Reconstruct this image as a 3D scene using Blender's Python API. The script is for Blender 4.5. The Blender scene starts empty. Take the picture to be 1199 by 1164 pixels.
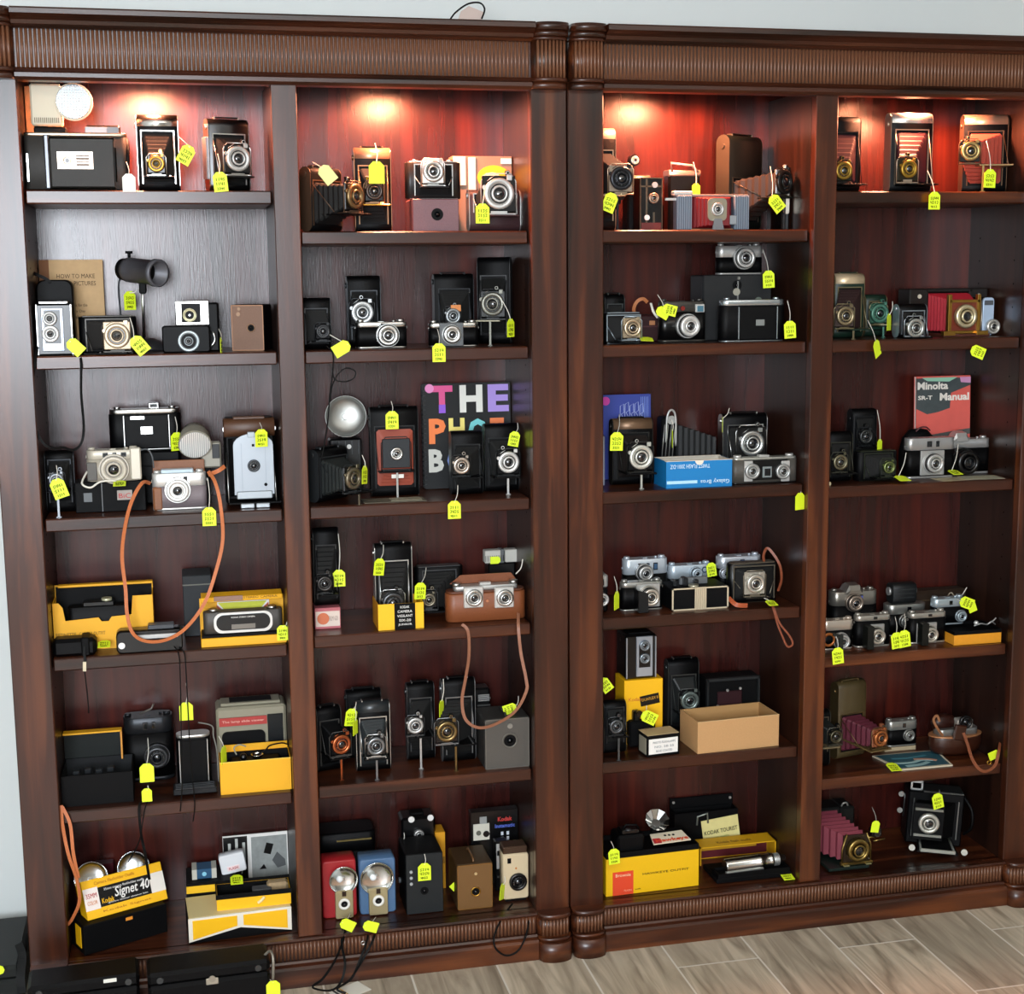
import bpy, math, random
from mathutils import Vector, Matrix
random.seed(7)
PI = math.pi
col = bpy.context.scene.collection

# ---------------------------------------------------------------- camera
F = 1701.74
CAM = Vector((.328926, -3.57037, 1.83922))
ya, pb, rc = [math.radians(v) for v in (12.8834, -8.75912, -.54534)]
FW = Vector((math.sin(ya)*math.cos(pb), math.cos(ya)*math.cos(pb), math.sin(pb)))
_r = Vector((math.cos(ya), -math.sin(ya), 0)); _u = _r.cross(FW)
RT = math.cos(rc)*_r + math.sin(rc)*_u
UP = -math.sin(rc)*_r + math.cos(rc)*_u
cd = bpy.data.cameras.new('camera'); cam = bpy.data.objects.new('camera', cd); col.objects.link(cam)
m3 = Matrix((RT, UP, -FW)).transposed()
cam.matrix_world = Matrix.Translation(CAM) @ m3.to_4x4()
cd.sensor_fit = 'HORIZONTAL'; cd.sensor_width = 36; cd.lens = F/1199*36; cd.clip_start = .05
bpy.context.scene.camera = cam

def ray(x, y): return FW + RT*((x-599.5)/F) - UP*((y-582)/F)
def at(x, y, Y):
    "world point seen at photograph position x, y that lies in the plane of depth Y"
    d = ray(x, y); return CAM + d*((Y-CAM.y)/d.y)
def atz(x, y, Z):
    d = ray(x, y); return CAM + d*((Z-CAM.z)/d.z)

# ---------------------------------------------------------------- materials
def lin(h):
    if not isinstance(h, str): return h
    h = h.lstrip('#'); v = [int(h[i:i+2], 16)/255 for i in (0, 2, 4)]
    return tuple(((c+.055)/1.055)**2.4 if c > .04045 else c/12.92 for c in v)
MC = {}
def M(hexc, rough=.5, metal=0., bump=0., bs=400., var=0., coat=0.):
    k = (hexc, rough, metal, bump, bs, var, coat)
    if k in MC: return MC[k]
    m = bpy.data.materials.new('surface_' + str(len(MC))); m.use_nodes = True
    nt = m.node_tree; b = nt.nodes['Principled BSDF']
    b.inputs['Base Color'].default_value = (*lin(hexc), 1)
    b.inputs['Roughness'].default_value = rough; b.inputs['Metallic'].default_value = metal
    lm = sum(lin(hexc))/3; b.inputs['Specular IOR Level'].default_value = .14 if (lm < .004 and rough > .3) else .28 if (lm < .03 and rough > .3) else .5
    b.inputs['Coat Weight'].default_value = coat; b.inputs['Coat Roughness'].default_value = .12
    if bump or var:
        tc = nt.nodes.new('ShaderNodeTexCoord'); n = nt.nodes.new('ShaderNodeTexNoise')
        n.inputs['Scale'].default_value = bs; n.inputs['Detail'].default_value = 3
        nt.links.new(tc.outputs['Object'], n.inputs['Vector'])
        if bump:
            bp = nt.nodes.new('ShaderNodeBump'); bp.inputs['Strength'].default_value = bump; bp.inputs['Distance'].default_value = .001
            nt.links.new(n.outputs['Fac'], bp.inputs['Height']); nt.links.new(bp.outputs['Normal'], b.inputs['Normal'])
        if var:
            c = lin(hexc); mx = nt.nodes.new('ShaderNodeMix'); mx.data_type = 'RGBA'
            mx.inputs['A'].default_value = (*[x*(1-var) for x in c], 1); mx.inputs['B'].default_value = (*[min(1, x*(1+var)) for x in c], 1)
            nt.links.new(n.outputs['Fac'], mx.inputs['Factor']); nt.links.new(mx.outputs['Result'], b.inputs['Base Color'])
    MC[k] = m; return m

def wood(name, axis, dark, mid, light, rough=.38, sc=1.0, bump=.08):
    m = bpy.data.materials.new(name); m.use_nodes = True; nt = m.node_tree; b = nt.nodes['Principled BSDF']
    N = nt.nodes.new; L = nt.links.new
    tc = N('ShaderNodeTexCoord'); mp = N('ShaderNodeMapping')
    s = [26*sc]*3; s[axis] = 1.7*sc; mp.inputs['Scale'].default_value = s
    L(tc.outputs['Object'], mp.inputs['Vector'])
    n1 = N('ShaderNodeTexNoise'); n1.inputs['Scale'].default_value = 1; n1.inputs['Detail'].default_value = 6; n1.inputs['Distortion'].default_value = .6
    L(mp.outputs['Vector'], n1.inputs['Vector'])
    mp2 = N('ShaderNodeMapping'); s2 = [3.2*sc]*3; s2[axis] = .7*sc; mp2.inputs['Scale'].default_value = s2
    L(tc.outputs['Object'], mp2.inputs['Vector'])
    n2 = N('ShaderNodeTexNoise'); n2.inputs['Scale'].default_value = 1; n2.inputs['Detail'].default_value = 2
    L(mp2.outputs['Vector'], n2.inputs['Vector'])
    ad = N('ShaderNodeMath'); ad.operation = 'MULTIPLY_ADD'; ad.inputs[1].default_value = .55
    L(n1.outputs['Fac'], ad.inputs[0])
    ml = N('ShaderNodeMath'); ml.operation = 'MULTIPLY'; ml.inputs[1].default_value = .45; L(n2.outputs['Fac'], ml.inputs[0]); L(ml.outputs[0], ad.inputs[2])
    cr = N('ShaderNodeValToRGB'); e = cr.color_ramp.elements
    e[0].position = .36; e[0].color = (*lin(dark), 1); e[1].position = .64; e[1].color = (*lin(light), 1)
    x = e.new(.5); x.color = (*lin(mid), 1)
    L(ad.outputs[0], cr.inputs['Fac']); L(cr.outputs['Color'], b.inputs['Base Color'])
    mp3 = N('ShaderNodeMapping'); s3 = [420*sc]*3; s3[axis] = 26*sc; mp3.inputs['Scale'].default_value = s3
    L(tc.outputs['Object'], mp3.inputs['Vector'])
    n3 = N('ShaderNodeTexNoise'); n3.inputs['Scale'].default_value = 1; n3.inputs['Detail'].default_value = 2; L(mp3.outputs['Vector'], n3.inputs['Vector'])
    bp = N('ShaderNodeBump'); bp.inputs['Strength'].default_value = bump; bp.inputs['Distance'].default_value = .001
    L(n3.outputs['Fac'], bp.inputs['Height']); L(bp.outputs['Normal'], b.inputs['Normal'])
    b.inputs['Roughness'].default_value = rough
    return m

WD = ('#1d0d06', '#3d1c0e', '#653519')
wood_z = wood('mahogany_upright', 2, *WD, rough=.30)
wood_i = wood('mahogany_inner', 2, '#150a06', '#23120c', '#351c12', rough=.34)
REED = M('#6b4631', .32, 0, .15, 60, .15)
wood_x = wood('mahogany_rail', 0, *WD, rough=.30)
wood_b = wood('mahogany_back', 2, '#200a07', '#381410', '#501c13', rough=.27, bump=.2)

BLK = M('#040405', .45, 0, .5, 900)          # leatherette
BLS = M('#060607', .28)                     # black enamel
BLM = M('#040405', .6)                      # matt black
CHR = M('#c9c9c6', .28, 1)                  # satin chrome
CHW = M('#d4d3cf', .35, .6)                 # pale satin plate
SIL = M('#b9b9b6', .4, .7)
NIK = M('#b5a68c', .3, 1)                   # nickel
BRS = M('#b58a3a', .3, 1)
GLS = M('#0a0d12', .06, 0, 0, 0, 0, 1.)
YEL = M('#f2b705', .5, 0, .08, 300)
WHT = M('#e8e6e0', .55)
BRN = M('#6b3a20', .5, 0, .4, 500, .2)
TAN = M('#a9683a', .5, 0, .3, 300, .15)
TAG = M('#d9f024', .55)
INK = M('#0c1206', .7)
RED = M('#b3161c', .5)
CRD = M('#b98f5f', .8, 0, .2, 200, .08)
CRM = M('#d8cdb0', .5)
STR = M('#dcd8cc', .8)
CORD = M('#0a0a0a', .6)

# ---------------------------------------------------------------- geometry collector
AX = {'x': Matrix.Rotation(PI/2, 3, 'Y'), 'y': Matrix.Rotation(-PI/2, 3, 'X'), '-y': Matrix.Rotation(PI/2, 3, 'X'), 'z': Matrix.Identity(3)}
class G:
    def __init__(s): s.v = []; s.f = []; s.m = []; s.s = []; s.mats = []; s.X = None
    def mi(s, m):
        if m not in s.mats: s.mats.append(m)
        return s.mats.index(m)
    def add(s, vs, fs, m, smooth=False):
        o = len(s.v); k = s.mi(m)
        if s.X is not None: vs = [s.X @ Vector(v) for v in vs]
        s.v += [tuple(v) for v in vs]
        for i, f in enumerate(fs):
            s.f.append([o+j for j in f]); s.m.append(k); s.s.append(smooth if isinstance(smooth, bool) else smooth[i])
        return s
    def box(s, x, y, z, w, d, h, m, bev=0., rot=None):
        "centre x, front y, bottom z; size w d h"
        a, b, c = w/2, d/2, h/2; cx, cy, cz = x, y+d/2, z+h/2
        e = min(bev, a*.49, b*.49, c*.49)
        if e <= 0:
            vs = [(i*a, j*b, k*c) for i in (-1, 1) for j in (-1, 1) for k in (-1, 1)]
            fs = [(0, 1, 3, 2), (4, 6, 7, 5), (0, 4, 5, 1), (2, 3, 7, 6), (0, 2, 6, 4), (1, 5, 7, 3)]
        else:
            vs = []; ix = {}
            for i in (-1, 1):
                for j in (-1, 1):
                    for k in (-1, 1):
                        ix[i, j, k] = len(vs)
                        vs += [(i*a, j*(b-e), k*(c-e)), (i*(a-e), j*b, k*(c-e)), (i*(a-e), j*(b-e), k*c)]
            q = lambda i, j, k, n: ix[i, j, k]+n
            fs = []
            for i in (-1, 1): fs.append([q(i, j, k, 0) for j, k in ((-1, -1), (-1, 1), (1, 1), (1, -1))][::(-1 if i > 0 else 1)])
            for j in (-1, 1): fs.append([q(i, j, k, 1) for i, k in ((-1, -1), (1, -1), (1, 1), (-1, 1))][::(-1 if j > 0 else 1)])
            for k in (-1, 1): fs.append([q(i, j, k, 2) for i, j in ((-1, -1), (-1, 1), (1, 1), (1, -1))][::(-1 if k > 0 else 1)])
            for j in (-1, 1):
                for k in (-1, 1): fs.append((q(-1, j, k, 1), q(1, j, k, 1), q(1, j, k, 2), q(-1, j, k, 2)))
            for i in (-1, 1):
                for k in (-1, 1): fs.append((q(i, -1, k, 0), q(i, 1, k, 0), q(i, 1, k, 2), q(i, -1, k, 2)))
            for i in (-1, 1):
                for j in (-1, 1): fs.append((q(i, j, -1, 0), q(i, j, 1, 0), q(i, j, 1, 1), q(i, j, -1, 1)))
            for i in (-1, 1):
                for j in (-1, 1):
                    for k in (-1, 1): fs.append((q(i, j, k, 0), q(i, j, k, 1), q(i, j, k, 2)))
        R = rot or Matrix.Identity(3)
        return s.add([R @ Vector(v) + Vector((cx, cy, cz)) for v in vs], fs, m)
    def extr(s, pts, axis, a0, a1, m, smooth=True, bev=0.):
        """closed outline extruded from a0 to a1. axis x: pts (y,z); y: pts (x,z); z: pts (x,y)"""
        def P(p, a): return (a, p[0], p[1]) if axis == 'x' else ((p[0], a, p[1]) if axis == 'y' else (p[0], p[1], a))
        n = len(pts); lv = [(a0, 0.), (a1, 0.)]
        if bev: lv = [(a0, bev), (a0+math.copysign(bev, a1-a0), 0), (a1-math.copysign(bev, a1-a0), 0), (a1, bev)]
        cx = sum(p[0] for p in pts)/n; cy = sum(p[1] for p in pts)/n
        ex = max(abs(p[0]-cx) for p in pts) or 1; ey = max(abs(p[1]-cy) for p in pts) or 1
        vs = []
        for a, i in lv: vs += [P((cx+(p[0]-cx)*(1-i/ex), cy+(p[1]-cy)*(1-i/ey)), a) for p in pts]
        fs = []; sm = []
        for l in range(len(lv)-1):
            for i in range(n):
                j = (i+1) % n; fs.append((l*n+i, l*n+j, (l+1)*n+j, (l+1)*n+i)); sm.append(smooth)
        fs += [list(range(n))[::-1], [(len(lv)-1)*n+i for i in range(n)]]; sm += [False, False]
        return s.add(vs, fs, m, sm)
    def lathe(s, prof, c, m, axis='-y', seg=24, smooth=True):
        "profile [(r, h)] turned about axis through c"
        A = AX[axis]; c = Vector(c); vs = []; fs = []
        for r, h in prof:
            for i in range(seg):
                t = 2*PI*i/seg; vs.append(A @ Vector((r*math.cos(t), r*math.sin(t), h)) + c)
        for k in range(len(prof)-1):
            for i in range(seg):
                j = (i+1) % seg; fs.append((k*seg+i, k*seg+j, (k+1)*seg+j, (k+1)*seg+i))
        sm = [smooth]*len(fs)
        if prof[0][0] > 1e-6: fs.append(list(range(seg))[::-1]); sm.append(False)
        if prof[-1][0] > 1e-6: fs.append([(len(prof)-1)*seg+i for i in range(seg)]); sm.append(False)
        return s.add(vs, fs, m, sm)
    def cyl(s, c, r, L, m, axis='-y', seg=18, r2=None, bev=0.):
        r2 = r if r2 is None else r2
        p = [(r, 0), (r2, L)] if not bev else [(r, 0), (r, L-bev), (r2-bev, L)]
        return s.lathe(p, c, m, axis, seg)
    def ring(s, c, ro, ri, L, m, axis='-y', seg=24):
        A = AX[axis]; c = Vector(c); pr = [(ro, 0), (ro, L*.8), (ro-(ro-ri)*.25, L), (ri, L), (ri, 0)]
        vs = []; fs = []
        for r, h in pr:
            for i in range(seg):
                t = 2*PI*i/seg; vs.append(A @ Vector((r*math.cos(t), r*math.sin(t), h)) + c)
        n = len(pr)
        for k in range(n):
            for i in range(seg):
                j = (i+1) % seg; kk = (k+1) % n; fs.append((k*seg+i, k*seg+j, kk*seg+j, kk*seg+i))
        return s.add(vs, fs, m, False if seg < 12 else True)
    def tube(s, pts, r, m, seg=7, closed=False):
        pts = [Vector(p) for p in pts]; n = len(pts); vs = []; fs = []
        up = None
        for i, p in enumerate(pts):
            t = (pts[min(i+1, n-1)] - pts[max(i-1, 0)]).normalized()
            if up is None: up = t.orthogonal().normalized()
            up = (up - t*up.dot(t)); up = up.normalized() if up.length > 1e-6 else t.orthogonal().normalized()
            b = t.cross(up)
            rr = r[i] if isinstance(r, (list, tuple)) else r
            for k in range(seg):
                a = 2*PI*k/seg; vs.append(p + up*(rr*math.cos(a)) + b*(rr*math.sin(a)))
        for i in range(n-1):
            for k in range(seg):
                j = (k+1) % seg; fs.append((i*seg+k, i*seg+j, (i+1)*seg+j, (i+1)*seg+k))
        fs += [list(range(seg))[::-1], [(n-1)*seg+k for k in range(seg)]]
        return s.add(vs, fs, m, [True]*(len(fs)-2)+[False, False])
    def band(s, pts, w, t, m, nrm=(0, -1, 0), tw=0.):
        "flat strap along pts, width across nrm x tangent; tw twists it along its length"
        pts = [Vector(p) for p in pts]; n = len(pts); vs = []; fs = []
        for i, p in enumerate(pts):
            tg = (pts[min(i+1, n-1)] - pts[max(i-1, 0)]).normalized(); N = Vector(nrm)
            a = tg.cross(N); a = a.normalized() if a.length > 1e-5 else Vector((1, 0, 0)); N = a.cross(tg).normalized()
            q = tw*math.sin(i/(n-1)*PI*3); a2 = a*math.cos(q)+N*math.sin(q); N2 = N*math.cos(q)-a*math.sin(q)
            vs += [p+a2*w/2+N2*t/2, p-a2*w/2+N2*t/2, p-a2*w/2-N2*t/2, p+a2*w/2-N2*t/2]
        for i in range(n-1):
            for k in range(4):
                j = (k+1) % 4; fs.append((i*4+k, i*4+j, (i+1)*4+j, (i+1)*4+k))
        fs += [(3, 2, 1, 0), tuple((n-1)*4+k for k in range(4))]
        return s.add(vs, fs, m)
    def loft(s, secs, m, smooth=False, caps=True):
        n = len(secs[0]); vs = [p for q in secs for p in q]; fs = []
        for k in range(len(secs)-1):
            for i in range(n):
                j = (i+1) % n; fs.append((k*n+i, k*n+j, (k+1)*n+j, (k+1)*n+i))
        sm = [smooth]*len(fs)
        if caps: fs += [list(range(n))[::-1], [(len(secs)-1)*n+i for i in range(n)]]; sm += [False, False]
        return s.add(vs, fs, m, sm)
    def sphere(s, c, r, m, seg=14, sy=1., sz=1.):
        rows = 8; return s.lathe([(r*math.sin(PI*i/rows) or 1e-7, -r*sz*math.cos(PI*i/rows)) for i in range(rows+1)], c, m, 'z', seg)
    def poly(s, pts, y0, y1, m): return s.extr(pts, 'y', y0, y1, m, smooth=False)
    def obj(s, name, parent=None):
        me = bpy.data.meshes.new(name); me.from_pydata(s.v, [], s.f)
        for m in s.mats: me.materials.append(m)
        me.polygons.foreach_set('material_index', s.m); me.polygons.foreach_set('use_smooth', s.s)
        import bmesh
        bm = bmesh.new(); bm.from_mesh(me); bmesh.ops.recalc_face_normals(bm, faces=bm.faces); bm.to_mesh(me); bm.free()
        o = bpy.data.objects.new(name, me); col.objects.link(o)
        if parent is not None: o.parent = parent
        return o

def rr(w, h, r, n=5, cx=0, cy=0, corners=(1, 1, 1, 1)):
    "rounded rectangle outline, corners ordered ++, -+, --, +-"
    r = min(r, w/2*.999, h/2*.999); P = []
    for q, (sx, sy) in enumerate(((1, 1), (-1, 1), (-1, -1), (1, -1))):
        rq = r*corners[q]
        if rq <= 0: P.append((cx+sx*w/2, cy+sy*h/2)); continue
        for i in range(n+1):
            a = PI/2*(q+i/n); P.append((cx+sx*(w/2-rq)+rq*math.cos(a), cy+sy*(h/2-rq)+rq*math.sin(a)))
    return P

def smooth_path(p, n=8):
    p = [Vector(q) for q in p]; o = []
    for i in range(len(p)-1):
        a, b, c, d = p[max(i-1, 0)], p[i], p[i+1], p[min(i+2, len(p)-1)]
        for k in range(n):
            t = k/n; o.append(.5*((2*b)+(c-a)*t+(2*a-5*b+4*c-d)*t*t+(3*b-a-3*c+d)*t**3))
    o.append(p[-1]); return o

MW = {}
def thing(name, label, cat, loc=(0, 0, 0), rotz=0., group=None, tilt=0., roll=0.):
    o = bpy.data.objects.new(name, None); col.objects.link(o); o.empty_display_size = .02
    m = Matrix.Translation(loc) @ Matrix.Rotation(rotz, 4, 'Z') @ Matrix.Rotation(tilt, 4, 'X') @ Matrix.Rotation(roll, 4, 'Y')
    o.matrix_basis = m; MW[o] = m
    o['label'] = label; o['category'] = cat
    if group: o['group'] = group
    return o
def tag_(o, label, cat, group=None):
    o['label'] = label; o['category'] = cat
    if group: o['group'] = group
    return o
def struct(o): o['kind'] = 'structure'; return o

def txt(parent, name, s, loc, w, h, m, rot=(PI/2, 0, 0), bold=.0, ext=.0003, mirror=False, shear=0.):
    cu = bpy.data.curves.new(name, 'FONT'); cu.body = s; cu.extrude = ext; cu.offset = bold; cu.resolution_u = 2
    cu.align_x = 'CENTER'; cu.align_y = 'CENTER'; cu.shear = shear
    t = bpy.data.objects.new(name, cu); me = bpy.data.meshes.new_from_object(t); bpy.data.objects.remove(t)
    xs = [v.co.x for v in me.vertices]; ys = [v.co.y for v in me.vertices]
    if not xs: return None
    cx, cy = (max(xs)+min(xs))/2, (max(ys)+min(ys))/2; sx, sy = w/(max(xs)-min(xs)), h/(max(ys)-min(ys))
    for v in me.vertices: v.co = ((v.co.x-cx)*sx, (v.co.y-cy)*sy, v.co.z)
    me.materials.clear(); me.materials.append(m)
    o = bpy.data.objects.new(name, me); col.objects.link(o); o.parent = parent; o.location = loc; o.rotation_euler = rot
    return o
# ---------------------------------------------------------------- room
FZ = .025
def wallmat(name, c, bump=.15):
    m = M(c, .75, 0, bump, 160); return m
wm = M('#cdd2d0', .8, 0, .1, 120)
struct(G().box(1.2, .40, FZ, 9, .1, 3.1, wm).obj('wall_back'))
struct(G().box(-2.4, -6.2, FZ, .1, 6.6, 3.1, wm).obj('wall_left'))
struct(G().box(1.2, -6.3, FZ, 9, .1, 3.1, wm).obj('wall_front'))
struct(G().box(5.6, -6.2, FZ, .1, 6.6, 3.1, wm).obj('wall_right'))
struct(G().box(1.2, -6.2, 3.05, 9, 6.7, .1, M('#dcdcd8', .9)).obj('ceiling'))
struct(G().box(-1.25, .382, FZ, 2.2, .018, .075, M('#c9c3b4', .5), .004).obj('baseboard_back'))

def floor_mat():
    m = bpy.data.materials.new('wood_look_tile'); m.use_nodes = True; nt = m.node_tree; b = nt.nodes['Principled BSDF']
    N = nt.nodes.new; L = nt.links.new
    tc = N('ShaderNodeTexCoord'); sep = N('ShaderNodeSeparateXYZ'); L(tc.outputs['Object'], sep.inputs[0])
    def mth(op, a, bv=None, cv=None):
        n = N('ShaderNodeMath'); n.operation = op
        for i, v in enumerate((a, bv, cv)):
            if v is None: continue
            if isinstance(v, (int, float)): n.inputs[i].default_value = v
            else: L(v, n.inputs[i])
        return n.outputs[0]
    W, LN = .2295, 1.2
    u = mth('DIVIDE', mth('SUBTRACT', sep.outputs[0], 1.0855-W*20), W)
    iu = mth('FLOOR', u); fu = mth('SUBTRACT', u, iu)
    wn = N('ShaderNodeTexWhiteNoise'); wn.noise_dimensions = '1D'; L(iu, wn.inputs['W'])
    v = mth('DIVIDE', mth('ADD', sep.outputs[1], mth('ADD', mth('ADD', mth('MULTIPLY', mth('FRACT', mth('MULTIPLY', iu, .5)), .604), mth('MULTIPLY', mth('LESS_THAN', iu, 20.5), .45)), LN*12+.158)), LN)
    iv = mth('FLOOR', v); fv = mth('SUBTRACT', v, iv)
    gu = mth('LESS_THAN', mth('MINIMUM', fu, mth('SUBTRACT', 1., fu)), .0115)
    gv = mth('LESS_THAN', mth('MINIMUM', fv, mth('SUBTRACT', 1., fv)), .0022)
    gr = mth('MAXIMUM', gu, gv)
    cmb = N('ShaderNodeCombineXYZ'); L(iu, cmb.inputs[0]); L(iv, cmb.inputs[1])
    w2 = N('ShaderNodeTexWhiteNoise'); w2.noise_dimensions = '3D'; L(cmb.outputs[0], w2.inputs['Vector'])
    mp = N('ShaderNodeMapping'); mp.inputs['Scale'].default_value = (26, 2.6, 1)
    va = N('ShaderNodeVectorMath'); va.operation = 'MULTIPLY_ADD'; L(w2.outputs['Color'], va.inputs[0]); va.inputs[1].default_value = (9, 9, 9); L(tc.outputs['Object'], va.inputs[2])
    L(va.outputs[0], mp.inputs['Vector'])
    ns = N('ShaderNodeTexNoise'); ns.inputs['Scale'].default_value = 1; ns.inputs['Detail'].default_value = 7; ns.inputs['Distortion'].default_value = 1.2; L(mp.outputs[0], ns.inputs['Vector'])
    cr = N('ShaderNodeValToRGB'); e = cr.color_ramp.elements
    e[0].position = .3; e[0].color = (*lin('#857866'), 1); e[1].position = .68; e[1].color = (*lin('#c4b6a0'), 1)
    L(ns.outputs['Fac'], cr.inputs['Fac'])
    tone = mth('MULTIPLY_ADD', w2.outputs['Value'], .3, .85)
    hv = N('ShaderNodeVectorMath'); hv.operation = 'SCALE'; L(cr.outputs['Color'], hv.inputs[0]); L(tone, hv.inputs['Scale'])
    mx = N('ShaderNodeMix'); mx.data_type = 'RGBA'; L(gr, mx.inputs['Factor']); L(hv.outputs[0], mx.inputs['A']); mx.inputs['B'].default_value = (*lin('#d6cfc2'), 1)
    L(mx.outputs['Result'], b.inputs['Base Color']); b.inputs['Roughness'].default_value = .5
    bp = N('ShaderNodeBump'); bp.inputs['Strength'].default_value = .25; bp.inputs['Distance'].default_value = .002
    L(mth('SUBTRACT', ns.outputs['Fac'], gr), bp.inputs['Height']); L(bp.outputs[0], b.inputs['Normal'])
    return m
struct(G().box(1.2, -6.2, FZ-.06, 9, 6.7, .06, floor_mat()).obj('floor'))

# ---------------------------------------------------------------- bookcases
DEP = .311; W = .57; MP = .0615; ST = .0915
ZT = 2.302       # underside of the top rail
def fluted(g, x0, x1, z0, z1, y, n, m, yf=None):
    "half-round reeds side by side; yf(x) bows the row forward"
    w = (x1-x0)/n
    for i in range(n):
        a = x0+w*(i+.5); yy = y if yf is None else yf(a)
        g.extr([(a+w*.36*math.cos(t), yy-w*.42*math.sin(t)) for t in [PI*k/6 for k in range(7)]]+[(a-w*.5, yy+.003), (a+w*.5, yy+.003)], 'z', z0, z1, m)
def mould(g, x0, x1, prof, m):
    "profile (y,z) swept along x"
    g.extr(prof, 'x', x0, x1, m, smooth=False)

def bookcase(x0, label, shelves1, shelves2, lid):
    t = thing('bookcase', label, 'bookcase', (x0, 0, FZ)); O = FZ
    xa, xb, xc, xd, xe, xf = -ST, 0, W, W+MP, 2*W+MP, 2*W+MP+ST
    def part(n, g): return g.obj(n, t)
    zb = .150-O; zt = ZT-O; top = 2.437-O
    for a, b in ((xa, xb), (xe, xf)):
        part('stile', G().box((a+b)/2, 0, zb, b-a, .03, zt-zb+.005, wood_z, .0025))
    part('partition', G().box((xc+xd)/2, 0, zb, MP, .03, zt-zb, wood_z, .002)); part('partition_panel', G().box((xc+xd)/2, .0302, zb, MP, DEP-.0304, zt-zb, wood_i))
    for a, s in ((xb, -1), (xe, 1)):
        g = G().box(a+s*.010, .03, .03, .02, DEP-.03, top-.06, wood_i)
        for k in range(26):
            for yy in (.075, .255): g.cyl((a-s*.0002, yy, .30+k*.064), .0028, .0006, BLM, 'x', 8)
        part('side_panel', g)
    part('outer_side', G().box(xa+.008, .03, .03, .016, DEP-.01, top-.06, wood_z))
    part('outer_side', G().box(xf-.008, .03, .03, .016, DEP-.01, top-.06, wood_z))
    part('back_panel', G().box((xa+xf)/2, DEP, .03, xf-xa-.03, .012, top-.06, wood_b))
    part('ceiling_panel', G().box((xb+xe)/2, .028, 2.345-O, xe-xb, DEP-.03, .02, wood_x))
    part('bottom_deck', G().box((xb+xe)/2, .02, zb-.03, xe-xb, DEP-.02, .03, wood_x, .002))
    for i, (x, zs) in enumerate(((xb, shelves1), (xd, shelves2))):
        for z in zs:
            part('shelf', G().box(x+W/2, .028, z-O-.0315, W-.006, DEP-.03, .0315, wood_x, .003))
    # top: frieze with reeds, mouldings, bowed capitals on the two posts
    g = G().box((xb+xe)/2, .004, 2.300-O, xe-xb+.004, .025, .12, wood_x)
    part('frieze', g)
    n = int(round((xe-xb)/.0098)); g = G(); fluted(g, xb+.002, xe-.002, 2.310-O, 2.398-O, .004, n, REED); part('frieze_reeding', g)
    def p(*q): return [(a, b-O) for a, b in q]
    g = G(); mould(g, xb-.002, xe+.002, p((.03, 2.437), (-.05, 2.437), (-.053, 2.433), (-.053, 2.423), (-.045, 2.419), (-.04, 2.416), (-.03, 2.412), (-.026, 2.404), (-.012, 2.401), (-.006, 2.397), (.03, 2.397)), wood_x)
    g.box((xa+xf)/2, -.01, 2.425-O, xf-xa-.01, DEP+.02, .012, wood_x)
    part('cornice', g)
    g = G(); mould(g, xb-.002, xe+.002, p((.03, 2.311), (-.008, 2.311), (-.012, 2.307), (-.008, 2.303), (-.014, 2.299), (-.014, 2.290), (-.006, 2.283), (.03, 2.283)), wood_x); part('top_moulding', g)
    def bow(a, b, off, amp):
        c = (a+b)/2; h = (b-a)/2
        return lambda x: -off - amp*math.sqrt(max(0, 1-((x-c)/h)**2))
    def slab(g, a, b, off, amp, z0, z1, m):
        f = bow(a, b, off, amp); k = 14
        pts = [(a+(b-a)*i/k, f(a+(b-a)*i/k)) for i in range(k+1)]+[(b, .03), (a, .03)]
        g.extr(pts, 'z', z0-O, z1-O, m, smooth=True, bev=0)
    for a, b in ((xa, xb), (xe, xf)):
        g = G()
        for e, of, am, z0, z1 in ((.0, .030, .028, 2.419, 2.437), (.0, .024, .026, 2.406, 2.419), (0, .014, .024, 2.398, 2.406), (0, .006, .020, 2.309, 2.398), (.0, .016, .024, 2.300, 2.309), (.0, .008, .022, 2.284, 2.300)):
            slab(g, a-e+.001, b+e-.001, of, am, z0, z1, wood_x)
        f = bow(a, b, .006, .020); fluted(g, a+.010, b-.006, 2.310-O, 2.398-O, 0, 8, REED, f)
        part('capital', g)
        g = G()
        for e, of, am, z0, z1 in ((.0, .018, .024, .140, .153), (.0, .010, .020, .134, .140), (0, .006, .018, .088, .134), (.0, .020, .024, .078, .088), (.0, .030, .026, .0255, .078)):
            slab(g, a-e+.001, b+e-.001, of, am, z0, z1, wood_x)
        f = bow(a, b, .006, .018); fluted(g, a+.010, b-.006, .088-O, .134-O, 0, 8, REED, f)
        part('plinth_block', g)
    g = G().box((xb+xe)/2, .004, .0255-O, xe-xb, .02, .125, wood_x)
    mould(g, xb, xe, p((.02, .0255), (-.028, .0255), (-.028, .074), (-.022, .080), (-.012, .084), (-.008, .089), (.02, .089)), wood_x)
    mould(g, xb, xe, p((.03, .136), (-.002, .136), (-.010, .140), (-.014, .146), (-.010, .150), (.03, .150)), wood_x)
    part('base_moulding', g)
    g = G(); fluted(g, xb+.002, xe-.002, .089-O, .136-O, .004, n, REED); part('base_reeding', g)
    for x, pz in lid:
        q = G().lathe([(.034, 0), (.036, -.003), (.036, -.010), (.030, -.012), (.027, -.010)], (x, .150, pz-O+.012), NIK, 'z', 28)
        q.cyl((x, .150, pz-O+.012), .012, 2.345-pz-.012, NIK, 'z', 12)
        o = q.obj('puck_light', t)
        e = bpy.data.materials.new('lit_bulb'); e.use_nodes = True; bb = e.node_tree.nodes['Principled BSDF']
        bb.inputs['Emission Color'].default_value = (1, .50, .28, 1); bb.inputs['Emission Strength'].default_value = 12
        G().cyl((x, .150, pz-O+.001), .027, .004, e, 'z', 20).obj('bulb_lens', o)
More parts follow.
